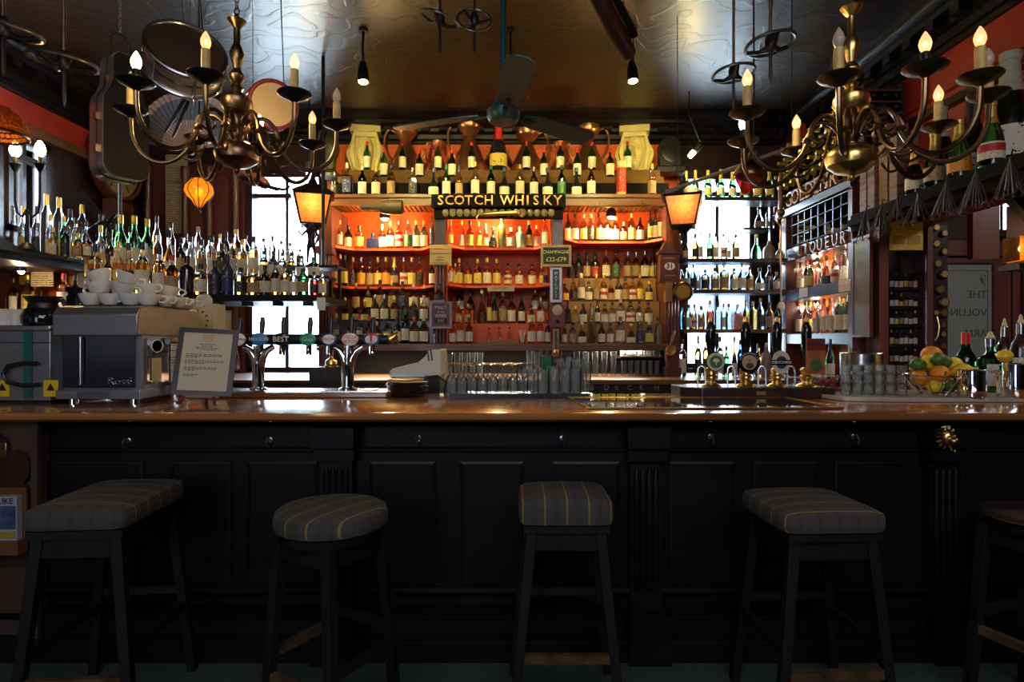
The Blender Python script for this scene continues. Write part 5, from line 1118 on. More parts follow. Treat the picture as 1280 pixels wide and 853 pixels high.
lg_ = MB().lathe([(.052,0),(.052,.003),(.046,.003),(.046,0)], M=Matrix.Rotation(R(90),4,'Y') @ Matrix.Diagonal((.62,1,1,1)), seg=26).build('oval_badge', ink_white, cm, loc=(W1+.011,.14,.285))
tag(inst('notice_sheet', MB().box(0,.002,-.075,.075,-.105,.105).mesh('notice_sheet', print_mat('sheet_print',(.66,.68,.74),(.12,.14,.2),90,.5)), None, (cm.location.x+W1+.014, 2.9+.33, CT+.19)), 'white typed notice sheet stuck on the coffee machine side', 'notice')
tag(inst('price_card', MB().box(0,.002,-.04,.04,-.055,.055).mesh('price_card', cream_paper), None, (cm.location.x+W1+.014, 2.9+.13, CT+.17)), 'small blank card on the coffee machine side below the oval badge', 'card')
def cup_mesh():
    return MB().lathe([(.018,0),(.024,.002),(.034,.02),(.041,.045),(.043,.055),(.039,.055),(.037,.045),(.030,.02),(.015,.006)], seg=20).tube([(.037,0,.045),(.058,0,.046),(.064,0,.032),(.052,0,.016),(.034,0,.018)], .005, 6).mesh('coffee_cup', white_pl)
CUP = cup_mesh(); zt = CT+.486
cups = [(-.10,.10,0,0,0),(-.005,.10,0,0,160),(.09,.11,0,0,200),(.165,.13,0,0,20),(.18,.24,0,0,-20),(.185,.35,0,0,0),(.175,.46,0,0,30),(-.10,.22,0,0,100),(0,.22,0,0,10),(.09,.23,0,0,60),
        (-.05,.10,.057,14,180),(.05,.105,.057,14,0),(.13,.18,.057,0,-10),(.16,.30,.057,8,20),(.0,.17,.057,0,90),(-.055,.12,.113,24,180),(.04,.14,.113,20,20)]
for i, (x, y, z, tl, rz) in enumerate(cups):
    tier = 'bottom' if z == 0 else ('second' if z < .1 else 'top')
    k = [c for c in cups if c[2] == z].index((x,y,z,tl,rz))
    tag(inst('coffee_cup', CUP, None, (-1.98+x+.005, 2.9+y, zt+z), (0, R(tl), R(rz)), (1.32, 1.32, 1.02)), f'white coffee cup, {ORD[k]} of the {tier} layer heaped on the coffee machine', 'cup', 'cups heaped on the coffee machine')
gm = thing('water_boiler', 'plain grey steel boiler with black cable beside the coffee machine', 'boiler', (-2.42, 2.95, CT))
BX0, BX1 = ax(-40,2.95)+2.42, ax(63,2.95)+2.42
MB().box(BX0, BX1, .0, .40, .02, .36).build('body', steel_grey, gm, bevel=.004); MB().box(BX0-.005, BX1+.005, -.01, .41, .36, .385).build('lid', steel, gm, bevel=.004); MB().box(BX0, BX1, -.003, .0, .30, .304).build('seam', iron, gm)
MB().box(.055,.095,-.008,-.001,.03,.36).build('rubber_strip', teal_strip, gm); MB().box(BX0+.01, BX1-.01, .02, .38, .0, .02).build('plinth', black_pl, gm)
MB().tube([(.13,-.014,.20),(.07,-.02,.205),(-.01,-.02,.19),(-.03,-.02,.15),(-.01,-.02,.11),(.06,-.02,.095),(.14,-.014,.10)], .010, 8).build('cable', black_pl, gm)
for x in (-.05, .185):
    o = MB().box(x-.035,x+.035,-.004,-.001,.04,.12).build('warning_label', warn_yellow, gm); MB().prism([(x-.02,.07),(x+.02,.07),(x,.105)], -.006, -.0041).build('warning_triangle', ink_black, o)
kp = thing('coffee_pot', 'black glass coffee pot with flared lid on the grey boiler', 'coffee pot', (ax(54,3.15), 3.15, CT+.386))
MB().lathe([(.08,0),(.095,.015),(.098,.05),(.082,.085),(.068,.095)], seg=26).build('pot', black_gl, kp); MB().lathe([(.068,.095),(.066,.105),(.062,.12),(.085,.150),(.083,.155),(.001,.150)], seg=26).build('collar', black_pl, kp)
MB().tube([(.06,0,.135),(.10,0,.135),(.125,0,.09),(.115,0,.03)], .012, 8).build('handle', black_pl, kp)
kp2 = thing('coffee_pot', 'second coffee pot, half hidden behind the white cups', 'coffee pot', (-2.31, 3.25, CT+.386))
MB().lathe([(.05,0),(.06,.01),(.06,.16),(.05,.175)], seg=22).build('pot', black_gl, kp2); MB().lathe([(.05,.175),(.068,.205),(.001,.205)], seg=22).build('collar', black_pl, kp2)
MUG = MB().lathe([(.033,0),(.038,.004),(.040,.075),(.042,.085),(.038,.085),(.035,.01)], seg=20).tube([(.038,0,.07),(.062,0,.066),(.064,0,.03),(.039,0,.018)], .006, 6).mesh('mug', white_pl)
for px, dd, z, lb_ in ((6, 3.08, 0, 'white mug at the boiler edge, partly out of frame'), (22, 3.10, 0, 'white mug next to the black coffee pot'), (14, 3.2, 0, 'white mug standing behind two others on the boiler')):
    tag(inst('mug', MUG, None, (ax(px,dd), dd, CT+.386), (0,0,0)), lb_, 'mug', 'white mugs on the boiler')
mc = thing('mantel_clock', 'pale carved mantel clock behind the coffee machine', 'clock', (ax(252,3.75), 3.75, CT-.001+.0)); 
MB().box(-.10,.10,-.02,.10,.0,.54).build('case', cream_pl, mc); MB().lathe([(.085,0),(.085,.02),(.078,.024),(.001,.022)], M=Matrix.Rotation(R(90),4,'X'), seg=30).build('dial', clock_face, mc, loc=(.0,-.02,.435))
for k in range(12): a = R(30*k); MB().box(-.004,.004,-.046,-.043,.052,.068,M=Matrix.Rotation(a,4,'Y')).build('hour_mark', ink_black, mc, loc=(0,0,.435))
MB().ball((0,.03,.56), .045, s=(1.2,.6,1)).build('carved_crest', cream_pl, mc)
struct(MB().box(-2.6, -1.3, 3.52, 3.99, .02, CT-.002).build('trim_7', wood_dark))
# framed certificate on an easel
ce = thing('certificate_frame', 'dark framed typed certificate leaning on a small easel', 'frame', (ax(251,2.84), 2.84, CT+.056), (R(-13), R(3), R(10)))
MB().box(-.132,.132,0,.014,0,.022).build('frame_rail', wood_dark, ce); MB().box(-.132,.132,0,.014,.300,.322).build('frame_rail', wood_dark, ce); MB().box(-.132,-.109,0,.014,.022,.300).build('frame_stile', wood_dark, ce); MB().box(.109,.132,0,.014,.022,.300).build('frame_stile', wood_dark, ce)
pp = MB().box(-.109,.109,.004,.012,.022,.300).build('paper', mat('certificate_paper',(.52,.45,.31),.6), ce)
MB().prism([(-.022,.262),(-.022,.292),(.022,.292),(.022,.262),(.0,.255)], .002, .0039).build('crest', gold_dull, pp)
for k, (z, w_) in enumerate(((.245,.07),(.236,.05),(.228,.10),(.220,.09),(.195,.16),(.188,.16),(.181,.06),(.166,.17),(.159,.17),(.152,.09),(.132,.15),(.125,.14),(.118,.05),(.098,.07),(.091,.05))):
    x0 = -w_/2 if k < 4 else -.09; mb = MB(); random.seed(k); x = x0
    while x < x0+w_: l = random.uniform(.006,.018); mb.box(x, min(x+l,x0+w_), .003, .0038, z-.0018, z+.0018); x += l+.004
    mb.build('typed_line', ink_grey, pp, smooth=False, kind='stuff')
MB().box(-.08,.08,-.012,.03,-.012,-.001).build('easel_ledge', wood_red, ce)
for x in (-.07, .06): MB().tube([(x,-.008,-.008),(x*1.25,-.03,-.045)], .008, 6).build('easel_foot', wood_red, ce)
MB().tube([(0,.016,.2),(0,.11,-.055)], .008, 6).build('easel_leg', wood_red, ce)
jg = thing('milk_jug', 'small steel milk jug between coffee machine and certificate', 'jug', (ax(222,3.15), 3.15, CT))
MB().lathe([(.045,0),(.048,.005),(.042,.06),(.040,.09),(.044,.10),(.041,.10),(.036,.06),(.04,.008)], seg=20).build('body', steel, jg); MB().tube([(-.04,0,.085),(-.075,0,.08),(-.075,0,.03),(-.045,0,.02)], .005, 6).build('handle', black_pl, jg)

# ------------------------------------------------------------------ beer tap bar on its raised sill
MB_s = thing('tap_sill', 'raised oak sill carrying the chrome beer tap bar', 'sill', (-1.1, 3.3, CT))
mb = MB(); x0, x1 = ax(212,3.3)+1.1, ax(490,3.3)+1.1
mb.add([(x0,0,.001),(x1-.03,0,.001),(x1,.06,.001),(x1,.30,.001),(x0,.30,.001),(x0,0,.030),(x1-.03,0,.030),(x1,.06,.030),(x1,.30,.030),(x0,.30,.030)], [(4,3,2,1,0),(5,6,7,8,9)]+[(i,(i+1)%5,(i+1)%5+5,i+5) for i in range(5)]); mb.build('board', wood_top, MB_s, bevel=.006)
MB().box(x0+.15,x1-.12,.05,.26,.0302,.034).build('drip_tray', steel, MB_s)
zs = CT+.034; TD = 3.44
tb = thing('beer_tap_bar', 'chrome T-bar beer font on two columns with seven oval badges', 'beer taps', (ax(380,TD), TD, zs))
zb = az(424.5,TD)-zs
MB().tube([(ax(286,TD)-ax(380,TD),0,zb),(ax(486,TD)-ax(380,TD),0,zb)], .030, 16).build('cross_bar', iron, tb)
for px in (323, 435):
    x = ax(px,TD)-ax(380,TD); c = MB().lathe([(.050,0),(.050,.008),(.036,.014),(.033,.03),(.033,.14),(.036,.16)], (x,0,0), 22).build('column', chrome, tb)
    for s_ in (-1,1): MB().tube([(x+s_*.012,0,.13),(x+s_*.022,0,.18),(x+s_*.045,0,.22),(x+s_*.085,0,.245)], [.024,.022,.020,.016], 10).build('shoulder', chrome, c)
    MB().tube([(x,0,.15),(x,0,.25)], .026, 12).build('neck', chrome, c)
badge = MB().lathe([(.046,0),(.046,.010),(.040,.014)], M=Matrix.Rotation(R(90),4,'X') @ Matrix.Diagonal((1,.78,1,1)), seg=28)
Bcol = {'w': ink_white, 'b': mat('badge_blue',(.05,.20,.50),.3), 'k': black_gl, 'g': mat('badge_green',(.03,.26,.14),.3), 'n': mat('badge_navy',(.03,.05,.16),.3)}
for px, colr, txt, tm, sz, off in ((300.5,'w','CALEDONIA',ink_grey,.0165,0),(328,'b','MOLSON',ink_white,.026,0),(355,'k','BEST',ink_white,.042,0),(388,'g','Glen',mat('badge_pale_green',(.5,.8,.6),.4),.034,0),(414,'n','',ink_white,.02,0),(440,'w','STELLA\nARTOIS',ink_red,.026,0),(466.5,'n','',ink_white,.02,0)):
    x = ax(px,TD)-ax(380,TD)
    h = MB().tube([(x,.0,zb-.09),(x,-.012,zb-.04),(x,-.010,zb+.03),(x,.0,zb+.09),(x,.004,zb+.125)], [.006,.012,.012,.016,.011], 10).build('tap_handle', black_pl, tb)
    bgo = inst('badge', badge.mesh('badge', Bcol[colr]), tb, (x,-.034,zb))
    if px in (414, 466.5): MB().lathe([(.034,0),(.034,.003),(.030,.003)], M=Matrix.Rotation(R(90),4,'X') @ Matrix.Diagonal((1,.78,1,1)), seg=24).build('badge_field', ink_white, bgo, loc=(0,-.014,0))
    if px == 414: inst('lettering', text_mesh('PERONI', .025, .001, ink_red), bgo, (0,-.0195,0), FACE)
    elif px == 466.5: inst('lettering', text_mesh('T', .058, .002, ink_red, bold=.003), bgo, (0,-.0195,.008), FACE); inst('lettering', text_mesh("TENNENT'S", .014, .001, Bcol['n']), bgo, (0,-.0195,-.021), FACE)
    elif txt: inst('lettering', text_mesh(txt, sz, .001, tm), bgo, (0,-.0165,0), FACE)
    MB().tube([(x,-.018,zb-.02),(x,-.05,zb-.04),(x,-.055,zb-.085)], .009, 8).build('spout', chrome, tb)
lx = ax(488,TD)-ax(380,TD); o = MB().tube([(lx,-.01,zb),(lx+.02,-.01,zb+.012),(lx+.035,-.01,zb+.03)], [.030,.026,.016], 10).build('lion_finial', brass, tb)
MB().tube([(lx+.028,-.01,zb+.02),(lx+.045,-.01,zb-.01),(lx+.04,-.01,zb-.035)], .008, 6).build('finial_paw', brass, o); MB().ball((lx+.03,-.012,zb+.04), .014).build('finial_head', brass, o)

# ------------------------------------------------------------------ till, plates, glasses on the black mat
ti = thing('cash_till', 'cream cash till with sloping keyboard and receipt slot', 'till', (ax(520,3.9), 3.72, 1.03))
w0, w1 = ax(486,3.7)-ti.location.x, ax(551,3.7)-ti.location.x
prof = [(w0,.165),(w0,.196),(w0+.02,.212),(w0+.10,.232),(w0+.175,.250),(w0+.215,.284),(w1-.075,.322),(w1-.008,.330),(w1,.322),(w1,.165)]
MB().prism(prof, 0, .32).build('housing', cream_pl, ti, bevel=.006); MB().box(w0+.01, w1-.01, .01, .31, .03, .164).build('cash_drawer', black_pl, ti); MB().box(w0+.005,w1-.10,-.006,-.001,.160,.175).build('keyboard_edge', steel_grey, ti)
for k in range(2): MB().box(w1-.045+.02*k, w1-.035+.02*k, -.004,-.001,.24,.31,M=Matrix.Rotation(R(-8),4,'Y')).build('vent_slot', black_pl, ti)
MB().tube([(w1-.08,-.02,.16),(w1-.02,-.03,.17),(w1+.03,-.03,.13),(w1+.02,-.02,.06),(w1-.03,-.01,.02)], .006, 6).build('cable', black_pl, ti)
struct(MB().box(-.85, 1.0, 3.61, 4.06, .02, 1.055).build('trim_8', wood_dark))
pl_m = MB().lathe([(.05,0),(.075,.003),(.115,.012),(.116,.015),(.075,.008),(.001,.006)], seg=26).mesh('plate', mat('dark_brown_plate',(.05,.025,.02),.25))
for k in range(9): tag(inst('plate', pl_m, None, (ax(508,3.42)+.004*(k%3), 3.42, CT+.001+.0082*k)), f'dark brown plate, {ORD[k]} from the bottom of the stack before the till', 'plate', 'stacked plates before the till')
tag(MB().lathe([(.05,0),(.09,.004),(.10,.010),(.09,.012),(.001,.008)], seg=24).build('brass_tray', brass, loc=(ax(508,3.42), 3.42, CT+.087)), 'small brass coin tray topping the brown plate stack', 'tray')
bm2 = thing('bar_mat', 'black rubber bar mat under the rows of upturned glasses', 'mat', (ax(650,3.3), 3.28, CT+.001))
MB().box(ax(563,3.28)-ax(650,3.3), ax(736,3.28)-ax(650,3.3), 0, .30, 0, .014).build('mat', black_pl, bm2, bevel=.003); MB().box(ax(562,3.28)-ax(650,3.3), ax(737,3.28)-ax(650,3.3), -.012, -.001, 0, .026).build('mat_edge', black_pl, bm2)
WG = MB().lathe([(.029,0),(.033,.03),(.034,.055),(.028,.085),(.010,.108),(.0045,.118),(.0045,.155),(.012,.162),(.034,.166),(.034,.169),(.006,.170)], seg=18)
WG.lathe([(.0275,.001),(.031,.03),(.032,.055),(.026,.083),(.006,.104)], seg=18); WG = WG.mesh('wine_glass', clear_glass)
PG = MB(); PG.lathe([(.030,0),(.032,.01),(.036,.08),(.043,.15),(.041,.15),(.034,.08),(.029,.014),(.001,.012)], seg=18); PG = PG.mesh('pint_glass', clear_glass)
TG = MB(); TG.lathe([(.030,0),(.031,.01),(.033,.11),(.031,.11),(.029,.012),(.001,.010)], seg=16); TG = TG.mesh('tumbler', clear_glass)
zm = CT+.016
for r_, (dd, pxs) in enumerate(((3.33, [564.5+12.8*k for k in range(7)]), (3.42, [570+12.4*k for k in range(7)]), (3.51, [564+12.2*k for k in range(9)]))):
    for k, px in enumerate(pxs): tag(inst('wine_glass', WG, None, (ax(px,dd), dd, zm), (0,0,k)), f'upturned stemmed wine glass, {ORD[k]} from left in the {("front","second","third")[r_]} row on the mat', 'glass', 'upturned wine glasses on the black mat')
for k, px in enumerate((653, 666, 679, 693, 706, 719)): tag(inst('tumbler', TG, None, (ax(px,3.36), 3.36, zm), (0,0,0), (1,1,1.22+.05*(k%2))), f'clear straight tumbler, {ORD[k]} from left in the front row beside wine glasses', 'glass', 'tumblers on the black mat')
for k, px in enumerate((660, 675, 690, 726)): tag(inst('pint_glass', PG, None, (ax(px,3.46), 3.46, zm+.15 if k % 2 else zm), (R(180) if k % 2 else 0,0,0)), f'pint glass, {ORD[k]} from left behind the front tumblers', 'glass', 'pint glasses on the black mat')
tag(inst('tall_tumbler', TG.copy(), None, (ax(685,3.42), 3.52, zm), (0,0,0), (1.05,1.05,1.9)), 'tall green tinted tumbler among the clear glasses', 'glass'); bpy.data.objects['tall_tumbler'].data.materials[0] = green_tint
for k, (px, s_) in enumerate(((700,2.25),(712,2.3),(723,2.3),(706,2.1),(718,2.2),(729,2.1))): tag(inst('tall_tumbler', TG, None, (ax(px,3.52 if k < 3 else 3.44)+.003*k, 3.53 if k < 3 else 3.44, zm), (0,0,0), (.9,.9,s_*.78)), f'tall clear sling glass, {ORD[k%3]} in the {"rear" if k < 3 else "nearer"} cluster by the lettered board', 'glass', 'tall glasses by the lettered board')
# glasses on the worktop inside the gantry and on the little shelf
k = 0
for dd, zz, pxs, me, sc_, where in ((5.82, 1.076, [698+11.5*i for i in range(7)], PG, 1.55, 'tall row under the right bay'), (5.82, 1.076, [780+8.2*i for i in range(6)], TG, 1.35, 'low row beneath the small glass shelf'), (5.86, az(446,5.8), [778+7.3*i for i in range(7)], TG, .8, 'row upon the small glass shelf'),
                            (5.80, 1.076, [562+9.5*i for i in range(5)], PG, 1.5, 'row under the centre bay near left pillar'), (5.80, 1.076, [662+9*i for i in range(4)], PG, 1.65, 'row under the centre bay near right pillar')):
    for i, px in enumerate(pxs): tag(inst('bar_glass', me, None, (ax(px,dd), dd, zz+.001), (0,0,0), (.78,.78,sc_)), f'clear bar glass, {ORD[i]} from left in the {where}', 'glass', 'glasses stored under the gantry bays')
ss = tag(MB().box(ax(741,3.29), ax(800,3.29), 0, .008, -.016, .012).build('slogan_strip', matte_black, loc=(0,3.29,CT+.006)), 'black strip with yellow slogan SAVE WATER DRINK WINE', 'sign')
inst('lettering', text_mesh('SAVE WATER DRINK WINE', .0225, .001, mat('slogan_yellow',(.95,.75,.10),.6), bold=.0004), ss, (ax(770.5,3.29),-.002,-.002), FACE)
ss.location.z = CT+.0175
dt = thing('drip_tray', 'polished steel drip tray let into the counter before the pumps', 'drip tray', (ax(880,2.9), 2.9, CT+.001))
xa, xb = ax(735,2.74)-ax(880,2.9), ax(1045,2.8)-ax(880,2.9)
MB().add([(xa,-.16,0),(xb,-.16,0),(xb-.02,.36,0),(xa-.12+.08,.36,0),(xa,-.16,.006),(xb,-.16,.006),(xb-.02,.36,.006),(xa-.04,.36,.006)], [(3,2,1,0),(4,5,6,7),(0,1,5,4),(1,2,6,5),(2,3,7,6),(3,0,4,7)]).build('tray', chrome, dt, smooth=False)
MB().tube([(xa,-.16,.006),(xb,-.16,.006),(xb-.02,.36,.006),(xa-.04,.36,.006)], .005, 6, closed=True).build('rim', brass, dt)

# ------------------------------------------------------------------ hand pumps
PD = 3.36
pl = thing('pump_plinth', 'dark wooden plinth carrying four brass hand pumps', 'plinth', (ax(950,3.28), 3.28, CT+.001))
px0, px1 = ax(866,3.28)-pl.location.x, ax(1044,3.28)-pl.location.x
MB().add([(px0+.05,0,0),(px1,0,0),(px1,.30,0),(px0-.04,.30,0),(px0-.04,.1,0)]+[(px0+.05,0,.055),(px1,0,.055),(px1,.30,.055),(px0-.04,.30,.055),(px0-.04,.1,.055)], [(4,3,2,1,0),(5,6,7,8,9)]+[(i,(i+1)%5,(i+1)%5+5,i+5) for i in range(5)]).build('plinth_body', wood_dark, pl, bevel=.004)
MB().box(px0+.02, px1-.03, .03, .27, .0552, .058).build('steel_top', steel, pl); MB().box(-.02,.03,-.004,-.001,.018,.036).build('maker_plate', gold_dull, pl)
zp = CT+.001+.0585
def pump(px, label):
    t = thing('hand_pump', label, 'beer pump', (ax(px,PD), PD, zp), group='brass hand pumps on the plinth')
    MB().lathe([(.055,0),(.050,.008),(.028,.018),(.024,.028),(.034,.042),(.036,.056),(.028,.066),(.030,.078),(.034,.090),(.028,.100),(.018,.105)], seg=22).build('pump_base', brass, t)
    MB().lathe([(.010,.10),(.012,.16),(.020,.19),(.026,.24),(.028,.29),(.024,.33),(.014,.35),(.012,.355)], seg=18).build('handle', black_gl, t); MB().lathe([(.010,.355),(.014,.36),(.010,.375),(.006,.385)], seg=12).build('brass_tip', brass, t)
    return t
GR_ = mat('clip_cream',(.55,.50,.36),.4)
p1 = pump(888.5, 'hand pump with round cream and green tree badge'); p2 = pump(932, 'hand pump with round badge showing a bearded portrait'); p3 = pump(971, 'hand pump with cream oval badge crossed by a dark name band'); p4 = pump(1008, 'hand pump with tall red and green rectangular badge')
def disc(r, m_, y, z, t, nm, sx=1, sz=1, x=0, th=.004): return MB().lathe([(r,0),(r,th)], M=Matrix.Rotation(R(90),4,'X') @ Matrix.Diagonal((sx,sz,1,1)), seg=30).build(nm, m_, t, loc=(x,y,z))
zc = az(452,PD)-zp
c1 = disc(.054, Bcol['k'], -.034, zc, p1, 'pump_clip', x=.014); disc(.049, GR_, -.0385, 0, c1, 'clip_ring').location = (0,-.0045,0); disc(.034, mat('clip_green',(.05,.14,.05),.4), 0, 0, c1, 'clip_centre').location = (0,-.009,0)
MB().ball((0,0,.006), .015, s=(1.2,.2,.8)).tube([(0,0,-.02),(0,0,.0)], .003, 6).build('tree_emblem', GR_, c1, loc=(0,-.0145,0))
c2 = disc(.060, Bcol['k'], -.034, zc-.004, p2, 'pump_clip', x=.006); disc(.040, mat('clip_sky',(.50,.30,.18),.5), 0, 0, c2, 'clip_field').location = (0,-.0045,0)
for k, ch in enumerate('GREENMANTLE'[::-1]):
    a = R(18+144*k/10); inst('letter', text_mesh(ch, .015, .001, GR_), c2, (.050*math.cos(a), -.0052, .050*math.sin(a)), (R(90), R(90)-a, 0))
MB().ball((0,0,.010), .010, s=(.8,.3,1.1)).build('portrait_head', mat('portrait_skin',(.35,.16,.09),.6), c2, loc=(0,-.0095,0)); MB().ball((0,0,-.018), .020, s=(1.1,.15,.8)).build('portrait_coat', mat('portrait_coat_green',(.02,.05,.03),.6), c2, loc=(0,-.0095,0))
c3 = disc(.050, GR_, -.034, zc-.004, p3, 'pump_clip', 1, 1.28, .008); disc(.030, navy, 0, 0, c3, 'clip_centre', 1, 1.15).location = (0,-.0045,0)
MB().prism([(-.058,-.014),(.058,-.014),(.052,.0),(.058,.014),(-.058,.014),(-.052,0)], -.010, -.005).build('name_band', Bcol['k'], c3); inst('lettering', text_mesh('DEUCHARS', .021, .001, ink_white), c3, (0,-.011,0), FACE)
c4 = MB().box(-.052,.052,-.04,-.034,.07,.265).build('pump_clip', mat('clip_picture',(.35,.10,.03),.5,var=.4,nscale=16), p4, loc=(.032,0,0)); MB().box(-.050,.050,-.043,-.0405,.20,.262).build('red_field', sign_red, c4); MB().ball((0,-.042,.12), .034, s=(1.1,.08,1)).build('green_thistle', mat('thistle_green',(.06,.10,.02),.6,var=.5,nscale=20), c4)
inst('lettering', text_mesh('Thistle', .032, .001, ink_black), c4, (0,-.0445,.232), FACE)
SW_ = [(0,0,0),(0,0,.085),(.006,0,.105),(.018,-.005,.113),(.030,-.01,.105),(.036,-.012,.085),(.038,-.012,.01)]
for k, px in enumerate((871, 908, 946, 982)):
    tag(MB().tube(smooth_path(SW_, 4), .0055, 8).build('swan_neck', steel, loc=(ax(px,PD), PD-.02, zp)), f'bent steel swan-neck spout, {ORD[k]} from the tree-badge pump along the plinth', 'spout', 'swan-neck spouts on the pump plinth')

# ------------------------------------------------------------------ marble slab, shot glasses, fruit, bottles at the right
ms = thing('marble_slab', 'pale grey marble slab on the counter under shot glasses and fruit', 'slab', (2.1, 3.08, CT+.001))
x0 = ax(1050,3.1)-2.1; pts = [(x0,.12),(x0+.03,.04),(x0+.10,.0),(x0+.3,-.02),(3.0,-.02),(3.0,.50),(x0,.50)]; n = len(pts)
MB().add([(a,b,0) for a,b in pts]+[(a,b,.022) for a,b in pts], [tuple(range(n-1,-1,-1)), tuple(range(n,2*n))]+[(i,(i+1)%n,(i+1)%n+n,i+n) for i in range(n)]).build('slab', marble, ms, bevel=.005)
zm2 = CT+.024
SG = MB().lathe([(.020,0),(.022,.004),(.020,.014),(.026,.030),(.028,.052),(.026,.052),(.023,.032),(.015,.018),(.001,.014)], seg=14).mesh('shot_glass', clear_glass)
for r_ in range(2):
    for i in range(5 if r_ else 6):
        for k in range(3): tag(inst('shot_glass', SG, None, (ax(1055,3.22)+.0585*i+.029*r_, 3.20+.062*r_, zm2+.0525*k+.001), (0,0,.4*i)), f'clear shot glass, {("bottom","middle","top")[k]} of stack {("one","two","three","four","five","six")[i]} in the {("front","rear")[r_]} row on the slab', 'glass', 'stacked shot glasses')
st = thing('steel_tub', 'shallow brushed steel tub behind the stacked shot glasses', 'tub', (ax(1077,3.47), 3.47, zm2)); MB().lathe([(.10,0),(.11,.01),(.11,.215),(.105,.215),(.105,.02),(.001,.015)], seg=30).build('tub', steel, st); MB().tube([(.11*math.cos(a), .11*math.sin(a), .215) for a in [2*PI*i/30 for i in range(30)]], .004, 6, closed=True).build('rim', steel, st)
js = thing('sweet_box', 'clear plastic box of red sweets beside the hand pumps', 'box', (ax(1035,3.52), 3.52, CT+.001)); MB().box(-.065,.065,-.05,.05,.0,.115).build('box', thin_glass('clear_plastic',(.96,.96,.96)), js)
random.seed(3); mb = MB()
for k in range(26): mb.ball((random.uniform(-.05,.05), random.uniform(-.035,.035), .025+random.uniform(0,.06)), .017, 8, 6)
mb.build('red_sweets', berry, js, kind='stuff')
rbx = thing('red_tin', 'small red tin under the brass winged ornament', 'tin', (ax(1082,4.66), 4.66, 1.101)); MB().box(-.06,.06,-.05,.05,0,.11).build('tin_body', red_box, rbx); MB().box(-.062,.062,-.052,.052,.11,.125).build('lid', red_box, rbx)
wo = tag(MB().ball((0,0,.05), .035, s=(1,.6,1.1)).tube([(-.10,0,.10),(-.05,0,.075),(0,0,.05),(.05,0,.075),(.10,0,.10)], [.005,.02,.03,.02,.005], 8).lathe([(.03,0),(.012,.02),(.01,.04)], seg=12).build('winged_ornament', steel_grey, loc=(ax(1083,4.66), 4.66, 1.227)), 'small grey metal winged ornament on the red tin', 'ornament')
# fruit bowl
fb_ = at(1169, 494, 3.24); bowl = thing('fruit_bowl', 'flared wire fruit bowl full of citrus fruit', 'bowl', (fb_.x, 3.24, zm2+.004))
for z, r in ((.004,.085),(.10,.178)): MB().tube([(r*math.cos(a), r*math.sin(a), z) for a in [2*PI*i/32 for i in range(32)]], .0035, 6, closed=True).build('ring', chrome, bowl)
for k in range(16): a = 2*PI*k/16; MB().tube([(.085*math.cos(a), .085*math.sin(a), .004),(.208*math.cos(a), .208*math.sin(a), .128)], .0038, 6).build('wire', chrome, bowl)
for k in range(4): a = PI*k/4; MB().tube([(.085*math.cos(a), .085*math.sin(a), .003),(-.085*math.cos(a), -.085*math.sin(a), .003)], .003, 6).build('base_wire', chrome, bowl)
FR = {'orange': (MB().ball((0,0,0), 1, 18, 12, (1,1,.96)).lathe([(.08,.94),(.05,.97),(.001,.97)], seg=8), orange_p), 'lemon': (MB().lathe([(.10,-1.30),(.22,-1.22),(.30,-1.12),(.66,-.80),(.92,-.35),(1,0),(.92,.35),(.66,.80),(.30,1.12),(.18,1.22),(.05,1.26)], seg=18), lemon_p), 'lime': (MB().lathe([(.08,-1.18),(.2,-1.10),(.62,-.82),(.92,-.38),(1,0),(.92,.38),(.62,.82),(.2,1.10),(.06,1.16)], seg=18), lime_p)}
FM = {k: v[0].mesh(k, v[1]) for k, v in FR.items()}
for nm, x, y, z, r, rot, lb_ in (('lemon',-.035,-.045,.045,.036,(90,20,70),'lemon at the bottom front of the wire bowl'),('lime',.055,-.040,.045,.034,(90,10,60),'dark lime at the bottom of the wire bowl, beside the lemon'),('orange',-.105,-.03,.085,.043,(0,0,0),'orange resting on the bowl side toward the shot glasses'),('orange',-.018,-.06,.112,.045,(20,0,0),'orange in the middle front of the wire bowl'),
    ('lime',-.105,-.02,.158,.036,(90,0,70),'lime on top toward the shot glasses'),('lime',-.022,-.055,.187,.036,(80,0,90),'lime on top front of the fruit pile'),('orange',.005,.035,.205,.052,(0,10,0),'large speckled orange crowning the fruit pile'),('lemon',-.035,.0,.168,.040,(90,0,95),'lemon just below the crowning orange'),('lime',.055,.01,.170,.036,(90,0,80),'lime beside the crowning orange, nearer the gin bottles'),
    ('lemon',.095,-.065,.125,.042,(75,0,60),'lemon at the front of the bowl near the steel cups'),('lemon',.115,.02,.155,.042,(90,0,120),'lemon at the bowl rim near the red-capped green bottle'),('orange',.07,.05,.09,.042,(0,0,0),'orange deep in the bowl behind the limes'),('lemon',.0,.07,.06,.036,(90,0,0),'lemon deep in the bowl at the back'),('orange',-.055,.055,.125,.042,(0,0,0),'orange at the rear of the bowl')):
    tag(inst(nm, FM[nm], None, (fb_.x+x, 3.24+y, zm2+.004+z), tuple(R(a) for a in rot), (r,r,r)), lb_, nm, 'citrus fruit in the wire bowl')
def cupt(px, D, r, h, label, nm='steel_cup'):
    t = thing(nm, label, 'cup', (ax(px,D), D, zm2), group='steel bar cups on the marble slab')
    MB().lathe([(r*.92,0),(r,.006),(r,h*.22),(r*1.02,h*.24),(r*1.02,h*.26),(r,h*.28),(r,h),(r*.95,h),(r*.94,.02),(.001,.015)], seg=30).build('wall', chrome, t); MB().tube([(r*math.cos(a), r*math.sin(a), h) for a in [2*PI*i/28 for i in range(28)]], .003, 6, closed=True).build('rim', steel, t); return t
